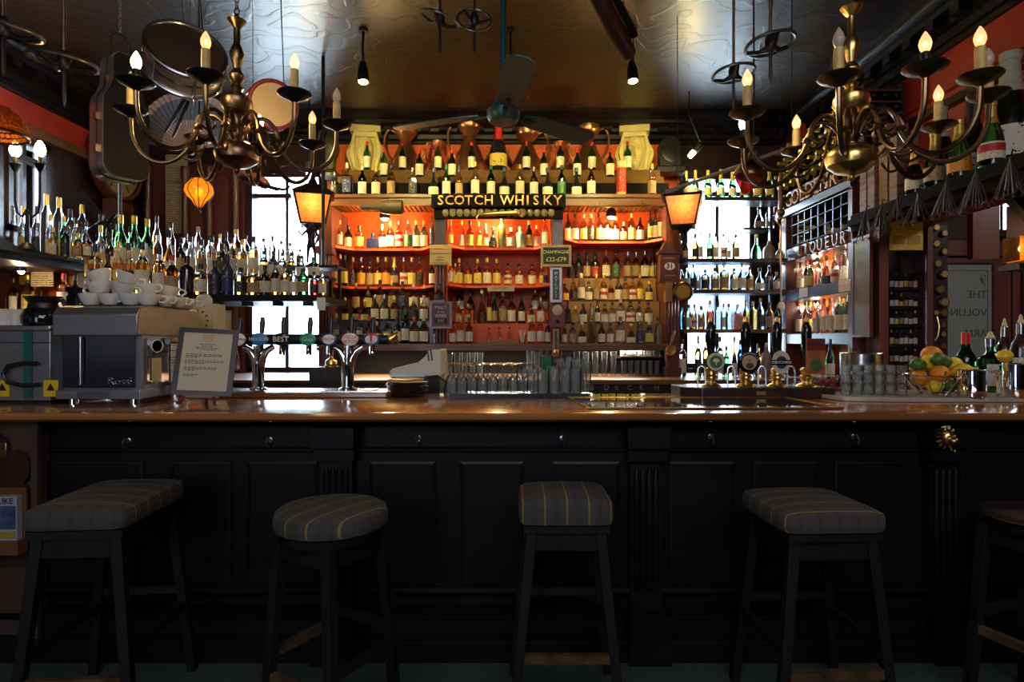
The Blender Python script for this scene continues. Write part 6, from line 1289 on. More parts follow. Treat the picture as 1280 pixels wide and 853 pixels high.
cupt(1215, 3.10, .062, .138, 'polished steel cup beside the fruit bowl'); cupt(1191, 3.52, .048, .075, 'low steel cup half hidden behind the fruit bowl'); cupt(1269, 3.10, .055, .17, 'tall steel shaker near the bottles, under the lemon wedge')
lw = tag(MB().lathe([(.002,0),(.010,.006),(.030,.022),(.036,.045),(.028,.062),(.006,.072)], seg=16).build('squeezy_lemon', lemon_p, loc=(ax(1257,3.06), 3.06, zm2+.172), rot=(R(10),R(-14),0)), 'yellow pear-shaped lemon on the rim of the tall shaker', 'lemon')
def counter_bottle(px, D, w_, h, code, label, nm, spout=False):
    o = bottle(ax(px,D), D, zm2+.001, w_, h, code, label, None, nm)
    if spout: MB().lathe([(.30,1.0),(.32,1.02),(.20,1.06),(.16,1.10),(.05,1.13)], seg=12).build('pourer', CAPM['w'], o)
    return o
counter_bottle(1207, 3.40, .110, .335, 'gwr1', 'green bottle with dark red cap and white label behind steel cup', 'wine_bottle')
counter_bottle(1238, 3.42, .145, .30, 'gws2', "square green gin bottle with script label and pourer", 'gin_bottle', True)
gl = bpy.data.objects['gin_bottle']; e = inst('lettering', text_mesh("Gordon's", .42, .004, ink_black), gl, (0,-.80,.40), FACE); e.scale = (1, 1, 1); e.scale = (.95, .30, 1)
counter_bottle(1255.5, 3.50, .085, .37, 'cxs7', 'clear spirit bottle with red-banded label and white pourer behind gin bottle', 'gin_bottle', True)
counter_bottle(1276, 3.40, .10, .385, 'cws7', 'tallest clear spirit bottle with pourer by the frame edge', 'gin_bottle', True)
counter_bottle(1252, 3.16, .046, .16, 'cwn7', 'miniature clear bottle standing before the green gin bottle', 'gin_bottle')
for k, (px, w_) in enumerate(((1150, .07), (1165, .06))): tag(MB().ball((0,0,.05), .05, s=(1,.8,1)).ball((.06,.01,.045), .045).ball((-.05,.02,.04), .04).build('dark_grapes', mat('grape_black',(.012,.012,.03),.25), loc=(ax(1180+k*22,3.50), 3.52, zm2-.003)), f'dark grape bunch behind the fruit bowl, {("nearer the bowl","nearer the green bottle")[k]}', 'grapes')
# ------------------------------------------------------------------ champagne shelf over the right end of the bar
SX0, SX1, SZ = 2.56, BULK, 2.36
cs_ = thing('champagne_shelf', 'dark overhanging shelf carrying large champagne bottles', 'shelf', (2.8, 3.3, SZ))
SO = (-2.8, -3.3, -SZ)
MB().box(SX0, SX1-.001, 1.4, 4.60, SZ-.04, SZ).build('shelf_board', matte_black, cs_, loc=SO, bevel=.005); MB().sweep([(0,-.10),(.02,-.09),(.03,-.05),(.05,-.045),(.05,0),(0,0)], (SX0+.03,1.4,SZ-.04), (SX0+.03,4.60,SZ-.04), (-1,0,0)).build('front_moulding', matte_black, cs_, loc=SO)
for y in (2.0, 2.9, 3.42): MB().prism([(SX0+.05,SZ-.041),(SX1-.001,SZ-.041),(SX1-.001,SZ-.38),(SX1-.06,SZ-.36),(SX0+.22,SZ-.14)], y-.03, y+.03).build('bracket', wood_black, cs_, loc=SO)
def champ(px, X, h, w_, code, label, rz=-35):
    D = F*X/(px-640); return bottle(X, D, SZ+.001, w_, h, code, label, 'champagne bottles on the overhead shelf', 'champagne_bottle', rot=(0,0,R(rz)))
champ(1143, 2.66, .32, .105, 'dwy4', 'champagne bottle with plain cream label nearest the wooden wine cases'); champ(1168, 2.66, .36, .112, 'gty4', 'champagne bottle with gold label between cream and orange labelled ones')
champ(1199, 2.67, .37, .118, 'goy4', 'champagne bottle with orange label and gold neck'); champ(1239, 2.67, .385, .122, 'gxy4', 'champagne bottle with white label banded in red')
champ(1176, 2.88, .62, .17, 'dwf4', 'giant champagne bottle with grey-white foil behind the gold-labelled bottle'); champ(1217, 2.90, .56, .16, 'dwk4', 'large dark champagne bottle with cream label behind the orange-labelled one'); champ(1263, 2.88, .72, .235, 'dwf4', 'biggest champagne bottle with white foil by the frame edge')
bpy.context.view_layer.update()
# bunches of old corkscrews hung under the shelf lip
rnd = random.Random(5)
for px, ln, n, lb_ in ((1084, .24, 12, 'bunch of old corkscrews hung before the wine lattice'), (1104, .26, 16, 'bunch of old corkscrews under the wooden wine cases'), (1124, .17, 12, 'short corkscrew bunch under the plain cream champagne label'), (1150, .24, 18, 'bunch of old corkscrews under the gold-labelled champagne'), (1186, .25, 20, 'bunch of old corkscrews under the orange-labelled champagne'), (1223, .25, 22, 'bunch of old corkscrews under the red-banded champagne'), (1266, .26, 22, 'bunch of corkscrews under the biggest champagne bottle')):
    X = SX0-.065; D = F*X/(px-640); t = thing('corkscrew_bunch', lb_, 'corkscrews', (X, D, SZ-.005), group='corkscrew bunches under the champagne shelf')
    MB().tube([(.018,0,.0),(0,0,.01),(-.01,0,-.03)], .004, 5).build('hook', iron, t); mb = MB()
    for k in range(int(n*.7)):
        a = rnd.uniform(-1.0,1.0); b = rnd.uniform(-.3,.3); l = ln*rnd.uniform(.7,1); e = Vector((b*l*.4-.03, a*l*.55, -.03-l*.9)); s_ = Vector((-.012, 0, -.03))
        mb.tube([s_, s_+(e-s_)*.55, e], [.003,.0045,.0035], 5); q = (e-s_).cross(Vector((1,0,0))).normalized()*.014; mb.tube([e-q, e+q], .0045, 5)
    mb.build('corkscrews', old_iron, t, kind='stuff')
# wooden wine cases at the far end of the shelf
case_m = mat('branded_case_wood', (.20,.095,.055), .55, var=.3, nscale=12, stretch=(.3,.3,2))
for k, (y, w_, h, X, lb_) in enumerate(((4.53,.085,.34,2.60,'shorter wooden wine case next to the lattice'), (4.43,.085,.40,2.60,'wooden wine case second from the lattice'), (4.32,.10,.58,2.62,'tallest wooden wine case with burnt print'), (4.205,.085,.46,2.62,'wooden wine case nearest the champagne bottles'))):
    t = thing('wine_case', lb_, 'wine case', (X+.09, y, SZ+.001), (0,0,0), 'wooden wine cases on the champagne shelf'); MB().box(-.075,.075,-w_/2,w_/2,0,h).build('box', case_m, t, bevel=.003)
    for z in (.25, .5, .75): MB().box(-.078,.078,-w_/2-.003,w_/2+.003,h*z-.005,h*z+.005).build('batten', wood_red, t)
    MB().box(-.0795,-.0785,-w_/2+.01,w_/2-.01,h*.62,h*.70).build('burnt_print', print_mat('case_print_%d' % k,(.16,.075,.045),(.03,.015,.01),80), t)
# dark bottle rack above the liqueur unit end
rk = thing('slatted_rack', 'dark slatted wine rack above the liqueur cupboard end', 'rack', (2.9, 4.86, 2.70)); RKO = (-2.9,-4.86,-2.70)
for x in (2.72, 3.01): MB().box(x-.012, x+.012, 4.68, 4.98, 2.70, 3.40).build('rack_side', wood_dark, rk, loc=RKO)
for k in range(8): MB().box(2.732, 2.998, 4.68, 4.98, 2.72+k*.088, 2.735+k*.088).build('slat', wood_red, rk, loc=RKO)
for k in range(7):
    for j in range(3):
        z = 2.736+k*.088+.037; bottle(2.78+j*.087, 4.93, z, .072, .27, 'dwk4', f'dark laid bottle, {ORD[j]} in slatted rack row {("one","two","three","four","five","six","seven")[k]} from below', 'bottles laid in the slatted rack', 'wine_bottle', rot=(R(90),0,0))
# gold-capped champagne rack on the wall above the raised letters
wr = thing('wall_wine_rack', 'wall rack of gold-capped champagne bottles above the raised cornice letters', 'rack', (2.9, 5.6, 2.8)); WO = (-2.9,-5.6,-2.8)
for k in range(5): MB().box(2.84, BULK-.002, 5.05, 6.40, 2.795+k*.125, 2.808+k*.125).build('rail', wood_dark, wr, loc=WO)
for y in (5.05, 5.73, 6.40): MB().box(2.84, BULK-.002, y-.012, y+.012, 2.70, 3.43).build('upright', wood_dark, wr, loc=WO)
for r_ in range(5):
    for c_ in range(9):
        y = 6.30-c_*.142-(.07 if r_ % 2 else 0)
        if abs(y-5.73) < .055 or abs(y-5.05) < .05: continue
        z = 2.811+r_*.125+.041
        bottle(3.02, y, z, .080, .30, 'dwy4', f'gold-capped bottle end, {ORD[c_]} along wall rack row {("one","two","three","four","five")[r_]} from below', 'gold-capped bottles in the wall rack', 'champagne_bottle', rot=(0,R(-90),0))
sh_ = thing('bell_lampshade', 'brass bell lampshade with red beaded fringe by the golden chandelier', 'lampshade', at(938, 212, 3.6))
MB().lathe([(.085,-.05),(.088,-.04),(.078,.0),(.05,.035),(.035,.05),(.033,.10),(.02,.11)], seg=26, M=Matrix.Rotation(R(14),4,'Y'), cap=False).build('bell', bronze, sh_); MB().lathe([(.012,-.15),(.05,-.10),(.080,-.055)], seg=20, M=Matrix.Rotation(R(14),4,'Y'), cap=False).build('bead_fringe', glow_pane('red_bead',(.7,.12,.12),.4), sh_)
MB().tube([(.02,0,.1),(.02,0,CEIL-sh_.location.z-.002)], .005, 6).build('flex', iron, sh_)
a, b = at(833,240,4.4), at(1000,180,3.6); ro = thing('metal_rail', 'long pale metal rail slanting above the right lantern', 'rail', a); MB().tube([(0,0,0), b-a], .014, 8).build('rail', steel_grey, ro)
for k in (0, 1): p = (b-a)*(.1+.85*k); MB().tube([p, Vector((p.x, p.y, CEIL-a.z-.002))], .003, 5).build('hanging_wire', iron, ro)

# ------------------------------------------------------------------ cigar cabinet, gauge board and glass doors at the right
cg = thing('cigar_cabinet', 'narrow mahogany glazed cabinet of miniature bottles', 'cabinet', (2.96, 4.60, 0)); GOF = (-2.96,-4.60,0)
def gbx(*a, nm='frame', m_=wood_red): return MB().box(*a).build(nm, m_, cg, loc=GOF)
CX0, CX1, CZ1 = ax(1096,4.6), ax(1163,4.6), 2.31
gbx(CX0, CX0+.07, 4.57, 4.74, .02, CZ1, nm='stile'); gbx(CX1-.04, CX1, 4.57, 4.74, .02, CZ1, nm='stile'); gbx(CX0+.07, CX1-.04, 4.72, 4.74, .02, CZ1, nm='back_board', m_=wood_dark); gbx(CX0+.07, CX1-.04, 4.57, 4.74, .02, 1.16, nm='base'); gbx(CX0+.07, CX1-.04, 4.57, 4.72, CZ1-.04, CZ1, nm='head_rail')
zr = [az(y,4.64) for y in (361,384.5,407,432,454)]
for z in zr + [az(340,4.64)]: gbx(CX0+.07, CX1-.04, 4.60, 4.72, z-.014, z, nm='shelf', m_=wood_dark)
gbx(CX0+.072, CX1-.042, 4.585, 4.588, 1.16, az(318,4.6), nm='glass_pane', m_=cab_glass)
for r_, z in enumerate(zr):
    for c_, px in enumerate((1114.5,1120.5,1126.5,1132.3,1138.3,1144)):
        bottle(ax(px,4.65), 4.65, z+.001, .030, .118-.006*((c_*r_) % 3), ('cwk','awy','awk','ayy','btk','awk')[(c_+r_) % 6]+('7','0','0','5','0','1')[(c_*2+r_) % 6], f'miniature bottle, {ORD[c_]} from left on cigar cabinet shelf {("one","two","three","four","five")[r_]} from the top', 'miniatures in the cigar cabinet', 'miniature_bottle')
cig = tag(MB().box(-.125,.125,0,.006,-.155,.155).build('cigar_poster', yel_poster, loc=(ax(1133,4.56), 4.560, az(292,4.56)+.03)), 'yellow printed cigarettes and cigars poster on the cabinet', 'poster')
for s_, x, z, h in (('CIGARETTES',0,.125,.034),('CIGARS',0,.030,.030)): inst('lettering', text_mesh(s_, h, .001, ink_black), cig, (x,-.002,z), FACE)
MB().lathe([(.035,0),(.035,.002)], (0,0,0), 18, M=Matrix.Rotation(R(90),4,'X')).build('emblem', gold_dull, cig, loc=(0,-.001,.078)); MB().box(-.125,.125,-.003,-.001,-.002,.002).build('fold_line', wood_mid, cig)
for x in (-.06, .06): MB().box(x-.045,x+.045,-.003,-.001,-.11,-.05).build('engraving', print_mat('engraving_%d' % (x > 0),(.50,.33,.04),(.10,.06,.02),120), cig)
gd = thing('gauge_board', 'narrow board of round brass gauges beside the cigar cabinet', 'gauge board', (ax(1174,4.62), 4.62, 0)); MB().box(-.065,.065,.0,.06,.02,2.29).build('board', wood_dark, gd)
for k, (dx, py, r) in enumerate(((-.03,285,.028),(.03,292,.026),(-.03,305,.030),(.03,315,.026),(-.02,330,.032),(.03,343,.034),(.0,362,.036),(.03,378,.040),(.03,391,.036),(-.035,391,.026),(.02,407,.024),(.02,418,.024),(.02,433,.026),(.0,447,.022))):
    o = MB().lathe([(r,0),(r*1.02,.012),(r*.85,.018)], M=Matrix.Rotation(R(90),4,'X'), seg=18).build('gauge', bronze, gd, loc=(dx,-.001,az(py,4.62))); MB().lathe([(r*.7,.0175),(r*.7,.020)], M=Matrix.Rotation(R(90),4,'X'), seg=16).build('gauge_face', gold_dull if k % 2 else brass, o)
MB().tube([(-.03,-.02,az(396,4.6)),(-.02,-.03,az(408,4.6)),(-.03,-.03,az(420,4.6)),(-.045,-.02,az(426,4.6))], .006, 6).build('hook', brass, gd); MB().tube([(-.045+.035*math.cos(a),-.02,az(432,4.6)+.035*math.sin(a)) for a in [2*PI*i/20 for i in range(20)]], .004, 6, closed=True).build('ring', iron, gd)
od = thing('cabinet_mirror', 'narrow framed grey mirror panel beside the liqueur shelves', 'mirror', (2.69, 4.66, 0)); 
MB().box(-.012,.0,-.10,.10,1.46,2.19).build('mirror_glass', mat('old_mirror',(.35,.33,.28),.15,.6), od)
for y0, y1, z0, z1 in ((-.12,-.10,1.44,2.21),(.10,.12,1.44,2.21),(-.10,.10,1.44,1.46),(-.10,.10,2.19,2.21)): MB().box(-.02,.006,y0,y1,z0,z1).build('frame', wood_red, od)
def door(nm, x0, x1, g0, g1, texts, al):
    o = struct(MB().box(x0, x1, 6.46, 6.53, .02, 2.30).build(nm, wood_red)); MB().box(g0, g1, 6.44, 6.459, .75, 2.22).build('frosted_pane', frost, o)
    for a in ((g0-.02,g0,.73,2.24),(g1,g1+.02,.73,2.24),(g0,g1,.73,.75),(g0,g1,2.22,2.24)): MB().box(a[0],a[1],6.43,6.459,a[2],a[3]).build('glazing_bead', wood_dark, o)
    for a in ((g0+.04,g0+.046,.80,2.16),(g1-.046,g1-.04,.80,2.16),(g0+.046,g1-.046,2.154,2.16)): MB().box(a[0],a[1],6.437,6.4399,a[2],a[3]).build('etched_line', ink_grey, o)
    for s_, z in texts: e = inst('lettering', text_mesh(s_, .115, .001, ink_grey, align=al), o, (g1-.05 if al == 'LEFT' else g0+.06, 6.4385, z), FACE, (-1,1,1))
    for k in range(3): MB().tube([(g1-.09+.03*math.cos(a+k)*(1-k*.2), 6.4395, 2.08-.03*k+.03*math.sin(a)) for a in [2*PI*i/10 for i in range(8)]], .004, 5).build('etched_scroll', ink_grey, o)
    MB().lathe([(.03,0),(.035,.02),(.02,.05)], M=Matrix.Rotation(R(90),4,'X'), seg=14).build('door_knob', brass, o, loc=(x1-.05 if al == 'LEFT' else x0+.05, 6.459, 1.18)); return o
door('door_1', 4.42, 5.30, 4.50, 5.08, (('THE',1.90),('VOLUN',1.71),('ARM',1.49)), 'LEFT'); door('door_2', 5.32, 6.2, 5.42, 6.0, (('TEER',1.71),), 'RIGHT')
struct(MB().box(4.30, 4.41, 6.42, 6.54, 0, 2.45).build('trim_9', wood_red)); struct(MB().box(4.30, 6.5, 6.40, 6.54, 2.31, 2.47).build('trim_10', wood_red))
# transom light above the doors, and hanging dark board
hbd = tag(MB().box(-.10,.10,-.03,.03,-.28,.28).build('hanging_board', wood_red, loc=(ax(1229,4.6), 4.6, az(278,4.6))), 'dark red hanging board under the champagne shelf', 'board'); MB().tube([(0,0,.28),(0,0,CEIL-az(278,4.6)-.002)], .004, 5).build('hanging_wire', iron, hbd)
area('far_right_fill', (5.2, 3.0, 3.4), (R(25), 0, 0), .8, .8, 14, (1, .9, .8))  # added fill for the far right area, no fitting behind it
wl = thing('edge_lantern', 'dark framed lantern with yellow pane at the frame edge', 'lantern', at(1277, 312, 3.5)); MB().box(-.06,-.03,-.06,.06,-.07,.07).build('yellow_pane', amber_pane, wl); MB().box(-.03,.06,-.07,.07,-.10,.26).build('frame', wood_dark, wl); MB().box(-.075,.06,-.075,.075,-.12,-.09).build('base', iron, wl); MB().tube([(.02,0,.26),(.02,0,SZ-.041-wl.location.z)], .008, 6).build('rod', iron, wl)
point('wall_lantern_light', wl.location+Vector((-.10,-.03,0)), .6, WARM, .02)

# ------------------------------------------------------------------ jugs, corbels and sculpture on top of the gantry
def jug(px, pyt, w_, label, flip=1, D=6.32):
    z0 = ZB1+.001; h = az(pyt,D)-z0; r = w_/F*D/2; t = thing('copper_jug', label, 'jug', (ax(px,D), D, z0), group='copper jugs on the gantry top')
    MB().lathe([(r*.95,0),(r,.02*h),(r*.98,.10*h),(r*.62,.42*h),(r*.30,.68*h),(r*.27,.74*h)], seg=28).build('body', copper, t)
    MB().lathe([(r*.27,.74*h),(r*.55,.86*h),(r*.62,.90*h),(r*.62,1.0*h),(r*.58,1.0*h),(r*.56,.90*h),(r*.24,.76*h)], seg=28).build('funnel', copper, t)
    s = flip; MB().tube(smooth_path([(s*r*.58,0,.92*h),(s*r*.9,0,.96*h),(s*r*1.12,0,.80*h),(s*r*1.05,0,.55*h),(s*r*.72,0,.36*h)], 4), .012, 8).build('handle', copper, t)
    MB().tube([(-s*r*.75,0,.30*h),(-s*r*1.0,0,.42*h),(-s*r*1.1,0,.52*h),(-s*r*.95,0,.58*h)], [.02,.014,.010,.010], 8).build('spout', copper, t)
jug(507, 160, 46, 'tall copper jug nearest the left corbel head', -1); jug(547, 177, 26, 'small copper jug with wide funnel'.replace('wide funnel','bright funnel, second from left'), -1); jug(587, 153, 48, 'tallest copper jug with broad polished funnel', -1); jug(659, 163, 46, 'copper jug under the fan blade', 1); jug(700, 178, 25, 'small copper jug right of the fan blade', 1); jug(736, 158, 44, 'tall copper jug nearest the right corbel head', 1)
bb = bottle(ax(623,6.23), 6.23, ZB1+.001, 21/F*6.23, az(154,6.23)-ZB1, 'kyr4', 'huge dark bottle with large yellow label amid the copper jugs', None, 'display_bottle')
def corbel(px, label, flip):
    D = 6.31; z0 = ZB1+.001; H = az(157,D)-z0; hw = 24/F*D
    t = thing('corbel_head', label, 'plaster corbel', (ax(px,D), D, z0), (0,0,R(8*flip)), 'plaster corbel heads on the gantry top')
    ol = [(-.55,.0),(.55,.0),(.70,.10),(1.0,.42),(.98,.50),(.72,.70),(.60,.86),(-.60,.86),(-.72,.70),(-.98,.50),(-1.0,.42),(-.70,.10)]
    MB().prism([(x*hw, z*H) for x, z in ol], 0, .16).build('headdress', stone, t, bevel=.008); MB().box(-hw*.78, hw*.78, -.05, .17, H*.86, H).build('abacus', stone, t, bevel=.006)
    for sd in (-1, 1):
        MB().prism([(sd*x*hw, z*H) for x, z in ((.46,.80),(.60,.84),(.84,.46),(.62,.14),(.40,.10),(.50,.30),(.56,.50),(.52,.66))], -.055, -.001).build('hood_fold', stone, t, bevel=.010)
    MB().prism([(x*hw, z*H) for x, z in ((-.56,.76),(.56,.76),(.60,.855),(-.60,.855))], -.055, -.001).build('hood_brow', stone, t, bevel=.008)
    mb = MB(); n, m_ = 34, 40; vs = []; fs = []
    fw, fh = hw*.42, H*.33; zc = H*.45
    g = lambda u, v, cu, cv, su, sv: math.exp(-((u-cu)/su)**2-((v-cv)/sv)**2)
    for i in range(m_+1):
        ph = -PI/2+PI*i/m_; v = math.sin(ph)
        for j in range(n+1):
            th = -PI/2+PI*j/n; u = math.sin(th)*math.cos(ph)**.75 if abs(math.cos(ph)) > 1e-6 else 0
            y = -.085*max(0, math.cos(th)*math.cos(ph))**.7
            y += -.045*g(u,v,0,-.02,.13,.22) - .020*g(u,v,0,-.16,.20,.07) + .030*(g(u,v,-.36,.14,.20,.09)+g(u,v,.36,.14,.20,.09)) - .014*(g(u,v,-.36,.13,.13,.045)+g(u,v,.36,.13,.13,.045)) - .016*(g(u,v,-.38,.30,.26,.05)+g(u,v,.38,.30,.26,.05))
            y += -.018*g(u,v,0,-.40,.24,.045) + .012*g(u,v,0,-.455,.24,.02) - .016*g(u,v,0,-.51,.20,.045) + .010*g(u,v,0,-.60,.26,.05) - .014*g(u,v,0,-.76,.26,.12)
            vs.append((u*fw*(1-.20*max(0,-v)), y-.012, zc+v*fh))
    for i in range(m_):
        for j in range(n): fs.append((i*(n+1)+j, i*(n+1)+j+1, (i+1)*(n+1)+j+1, (i+1)*(n+1)+j))
    mb.add(vs, fs).build('face', stone, t)
corbel(457, 'yellow plaster corbel with carved face, nearer the dark chandelier', 1); corbel(793, 'yellow plaster corbel with carved face, beside the black mantel ornament', -1)
bo = thing('black_mantel_ornament', 'black ornate cast mantel ornament at the gantry end', 'ornament', (ax(837,6.2), 6.2, ZB1+.001)); hh = az(172,6.2)-ZB1
MB().box(-.15,.15,-.07,.10,0,hh*.18).build('plinth', iron, bo, bevel=.01); MB().box(-.11,.11,-.05,.08,hh*.18,hh*.70).build('case', iron, bo, bevel=.01); MB().lathe([(.11,0),(.11,.12)], M=Matrix.Rotation(R(90),4,'X'), seg=24).build('arched_top', iron, bo, loc=(0,.075,hh*.70))
MB().lathe([(.085,0),(.085,.012),(.07,.016),(.001,.014)], M=Matrix.Rotation(R(90),4,'X'), seg=24).build('wreath', iron, bo, loc=(0,-.05,hh*.52)); MB().tube([(.02,0,hh*.88),(.06,0,hh*.98),(.10,-.01,hh*1.02),(.15,-.01,hh*1.08)], [.03,.025,.02,.006], 8).build('crest', iron, bo)
oc = thing('dark_carving', 'tall dark carved ornament behind the left lantern', 'carving', (ax(412,5.95), 5.98, ZB2+.001)); MB().lathe([(.09,0),(.10,.03),(.05,.08),(.06,.18),(.09,.28),(.08,.36),(.04,.42),(.03,.5),(.05,.54),(.02,.58)], seg=20).build('carved_body', mat('green_bronze',(.05,.05,.03),.5,.4,var=.4,nscale=20), oc); MB().tube([(-.06,0,.25),(-.12,-.01,.33),(-.10,-.01,.45),(-.05,0,.48)], .014, 7).build('carved_scroll', bronze, oc)
# club hung under the left soffit, brass pipe at the right, corkscrew on the beam
cl = thing('wooden_club', 'dark bottle-shaped wooden club under the left soffit', 'club', at(478, 259, 5.56)); M = Matrix.Rotation(R(90),4,'Y'); MB().lathe([(.012,-.20),(.022,-.195),(.026,-.06),(.06,0),(.066,.04),(.066,.17),(.058,.185)], seg=18, M=M).build('club_body', mat('grey_wood',(.10,.075,.05),.5), cl); MB().tube([(.05,.0,.06),(.05,.02,az(246,5.66)-az(259,5.66))], .004, 5).build('hanging_wire', iron, cl)
rp = thing('brass_rod_rail', 'thin brass rod under the right soffit', 'rod', at(736, 258.5, 5.66)); MB().tube([(0,0,0), at(813,257,5.66)-at(736,258.5,5.66)], .010, 8).build('rod', bronze, rp); MB().tube([(.1,0,.0),(.1,0,.04)], .004, 5).build('hanger', iron, rp); MB().tube([(.5,0,.0),(.5,0,.05)], .004, 5).build('hanger', iron, rp)
ck = thing('brass_corkscrew', 'giant brass corkscrew fixed across the medallion board', 'corkscrew', at(626, 267, 5.575)); 
MB().tube([(-.16,0,-.008),(.13,0,.006)], [.022,.020], 12).build('barrel', brass, ck); MB().tube([(-.16,0,-.008),(-.20,0,-.01),(-.22,0,-.03),(-.215,0,-.09)], [.008,.008,.008,.004], 8).build('hook_end', brass, ck); MB().tube([(.195+.032*math.cos(a),0,.006+.032*math.sin(a)) for a in [2*PI*i/20 for i in range(20)]], .007, 8, closed=True).build('ring', brass, ck); MB().tube([(.13,0,.006),(.165,0,.006)], .012, 8).build('neck', brass, ck); MB().box(-.02,.02,.0,.076,-.008,.010).build('fixing', iron, ck)
# signs on the pillars
def sign(px, py, w_, h_, D, face, label, nm, lines, frame=None, th=.02):
    t = thing(nm, label, 'sign', at(px, py, D)); W, H = w_/F*D, h_/F*D
    b = MB().box(-W/2, W/2, 0, th, -H/2, H/2).build('board', face, t)
    if frame:
        f = .022
        for a in ((-W/2-f,W/2+f,H/2,H/2+f),(-W/2-f,W/2+f,-H/2-f,-H/2),(-W/2-f,-W/2,-H/2,H/2),(W/2,W/2+f,-H/2,H/2)): MB().box(a[0],a[1],-.008,th,a[2],a[3]).build('frame', frame, t)
    for s_, z, sz, m_ in lines: inst('lettering', text_mesh(s_, sz, .0015, m_), b, (0,-.002,z*H), FACE)
    return t
sign(550.5, 318.5, 27, 25, 5.66, mat('cream_sign',(.45,.34,.14),.5), 'cream enamel sign with small print on the left pillar', 'pillar_sign', (('The Golden Drop',.28,.030,ink_red),('FINE SCOTCH WHISKY',.05,.019,ink_black),('MADE OF',-.13,.014,ink_black),('FINEST MALT',-.27,.014,ink_black),('Peter Thompson',-.42,.022,ink_black)))
sign(551, 394, 22, 28, 5.66, sign_red, 'dark red MALT OF THE WEEK sign on the left pillar', 'pillar_sign', (('MALT',.33,.044,ink_white),('OF THE',.13,.020,ink_white),('WEEK',-.04,.042,ink_white)), wood_red)
sl = MB().box(-.055,.055,-.004,-.001,-.075,-.035).build('slate_strip', slate, bpy.data.objects['pillar_sign.001']); inst('lettering', text_mesh('3.95', .034, .001, ink_white), sl, (0,-.006,-.055), FACE)
wb_ = bottle(ax(549,5.67), 5.655, az(376,5.66), .085, .16, 'akk3', 'small decanter on the bracket above the MALT sign', None, 'decanter'); tag(MB().box(-.06,.06,-.05,.06,-.02,0).build('wall_bracket', wood_red, loc=(ax(549,5.67), 5.655, az(376,5.66))), 'small red bracket holding the decanter on the left pillar', 'bracket')
sign(695, 320, 32, 21, 5.62, slate, 'framed chalkboard listing CHAMPAGNE at £22-£79', 'chalkboard_sign', (('CHAMPAGNE',.22,.041,chalk),('£22-£79',-.22,.056,chalk)), gold_dull)
mt = sign(695, 356, 8.5, 38, 5.66, black_pl, 'tall narrow black MATCHES dispenser on the right pillar', 'match_dispenser', (), steel_grey, .06)
for k, ch in enumerate('MATCHES'): inst('letter', text_mesh(ch, .036, .0015, ink_white), mt, (0,-.002,.105-.035*k), FACE)
ga = thing('red_gauge_box', 'red box with round brass dial on the right pillar', 'gauge', at(697, 394, 5.64)); MB().box(-.07,.07,0,.06,-.11,.10).build('box', sign_red, ga); MB().lathe([(.048,0),(.048,.012),(.040,.016),(.001,.014)], M=Matrix.Rotation(R(90),4,'X'), seg=26).build('dial', clock_face, ga, loc=(-.002,-.001,.045)); MB().ball((0,-.01,-.06), .018).build('knob', iron, ga)
lv = thing('brass_lever', 'brass lever column below the red gauge box', 'lever', at(695, 426, 5.62)); MB().box(-.03,.03,.0,.05,-.15,.11).build('column_plate', bronze, lv); MB().box(-.008,.008,-.004,-.001,-.09,.09).build('slot', black_pl, lv); MB().ball((0,-.02,-.10), .022).build('lever_knob', brass, lv)
sign(626, 361, 34, 6.5, 5.90, gold_dull, 'small gilt plaque reading MATURED on the shelf edge', 'shelf_plaque', (('MATURED',0,.036,ink_black),))
cal = thing('wooden_calendar', 'tall brown perpetual calendar showing 31', 'calendar', at(837, 333, 5.55)); MB().box(-.085,.085,0,.09,-.125,.115).build('case', wood_red, cal, bevel=.004); MB().box(-.10,.10,-.015,.10,.115,.14).build('cornice', wood_red, cal); MB().box(-.10,.10,-.015,.10,-.145,-.125).build('base', wood_red, cal); MB().prism([(-.08,.14),(.08,.14),(.04,.22),(-.04,.22)], .0, .09).build('pediment', wood_red, cal)
MB().lathe([(.048,0),(.048,.004)], M=Matrix.Rotation(R(90),4,'X') @ Matrix.Diagonal((1,.72,1,1)), seg=24).build('date_window', ink_white, cal, loc=(0,-.001,0)); inst('lettering', text_mesh('31', .062, .001, ink_black, bold=.002), cal, (0,-.0065,0), FACE)
for z in (.075, -.085): MB().box(-.045,.045,-.003,-.001,z-.006,z+.006).build('date_slot', gold_dull, cal)
pr_ = thing('porthole_lamp', 'round brass porthole lamp on the right pilaster', 'lamp', at(853, 365, 5.5)); MB().lathe([(.085,0),(.09,.03),(.075,.045),(.07,.02)], M=Matrix.Rotation(R(90),4,'X'), seg=28, cap=False).build('bezel', bronze, pr_); MB().lathe([(.07,.018),(.06,.03),(.001,.034)], M=Matrix.Rotation(R(90),4,'X'), seg=24).build('lens', mat('amber_lens',(.60,.28,.05),.15), pr_); MB().box(-.15,-.09,0,.08,-.09,.09).build('side_lens', mat('amber_lens_flat',(.45,.22,.06),.3), pr_); MB().box(-.09,.05,.001,.15,-.06,.06).build('bracket_box', iron, pr_)
bl_ = thing('brass_bell_dial', 'small brass dial low on the right pilaster', 'dial', at(838, 438, 5.6)); MB().lathe([(.045,0),(.05,.02),(.04,.03),(.001,.026)], M=Matrix.Rotation(R(90),4,'X'), seg=24).build('dial', brass, bl_); MB().tube([(0,-.01,.05),(.01,-.012,.12),(.03,-.015,.18)], .014, 8).build('stem', bronze, bl_)
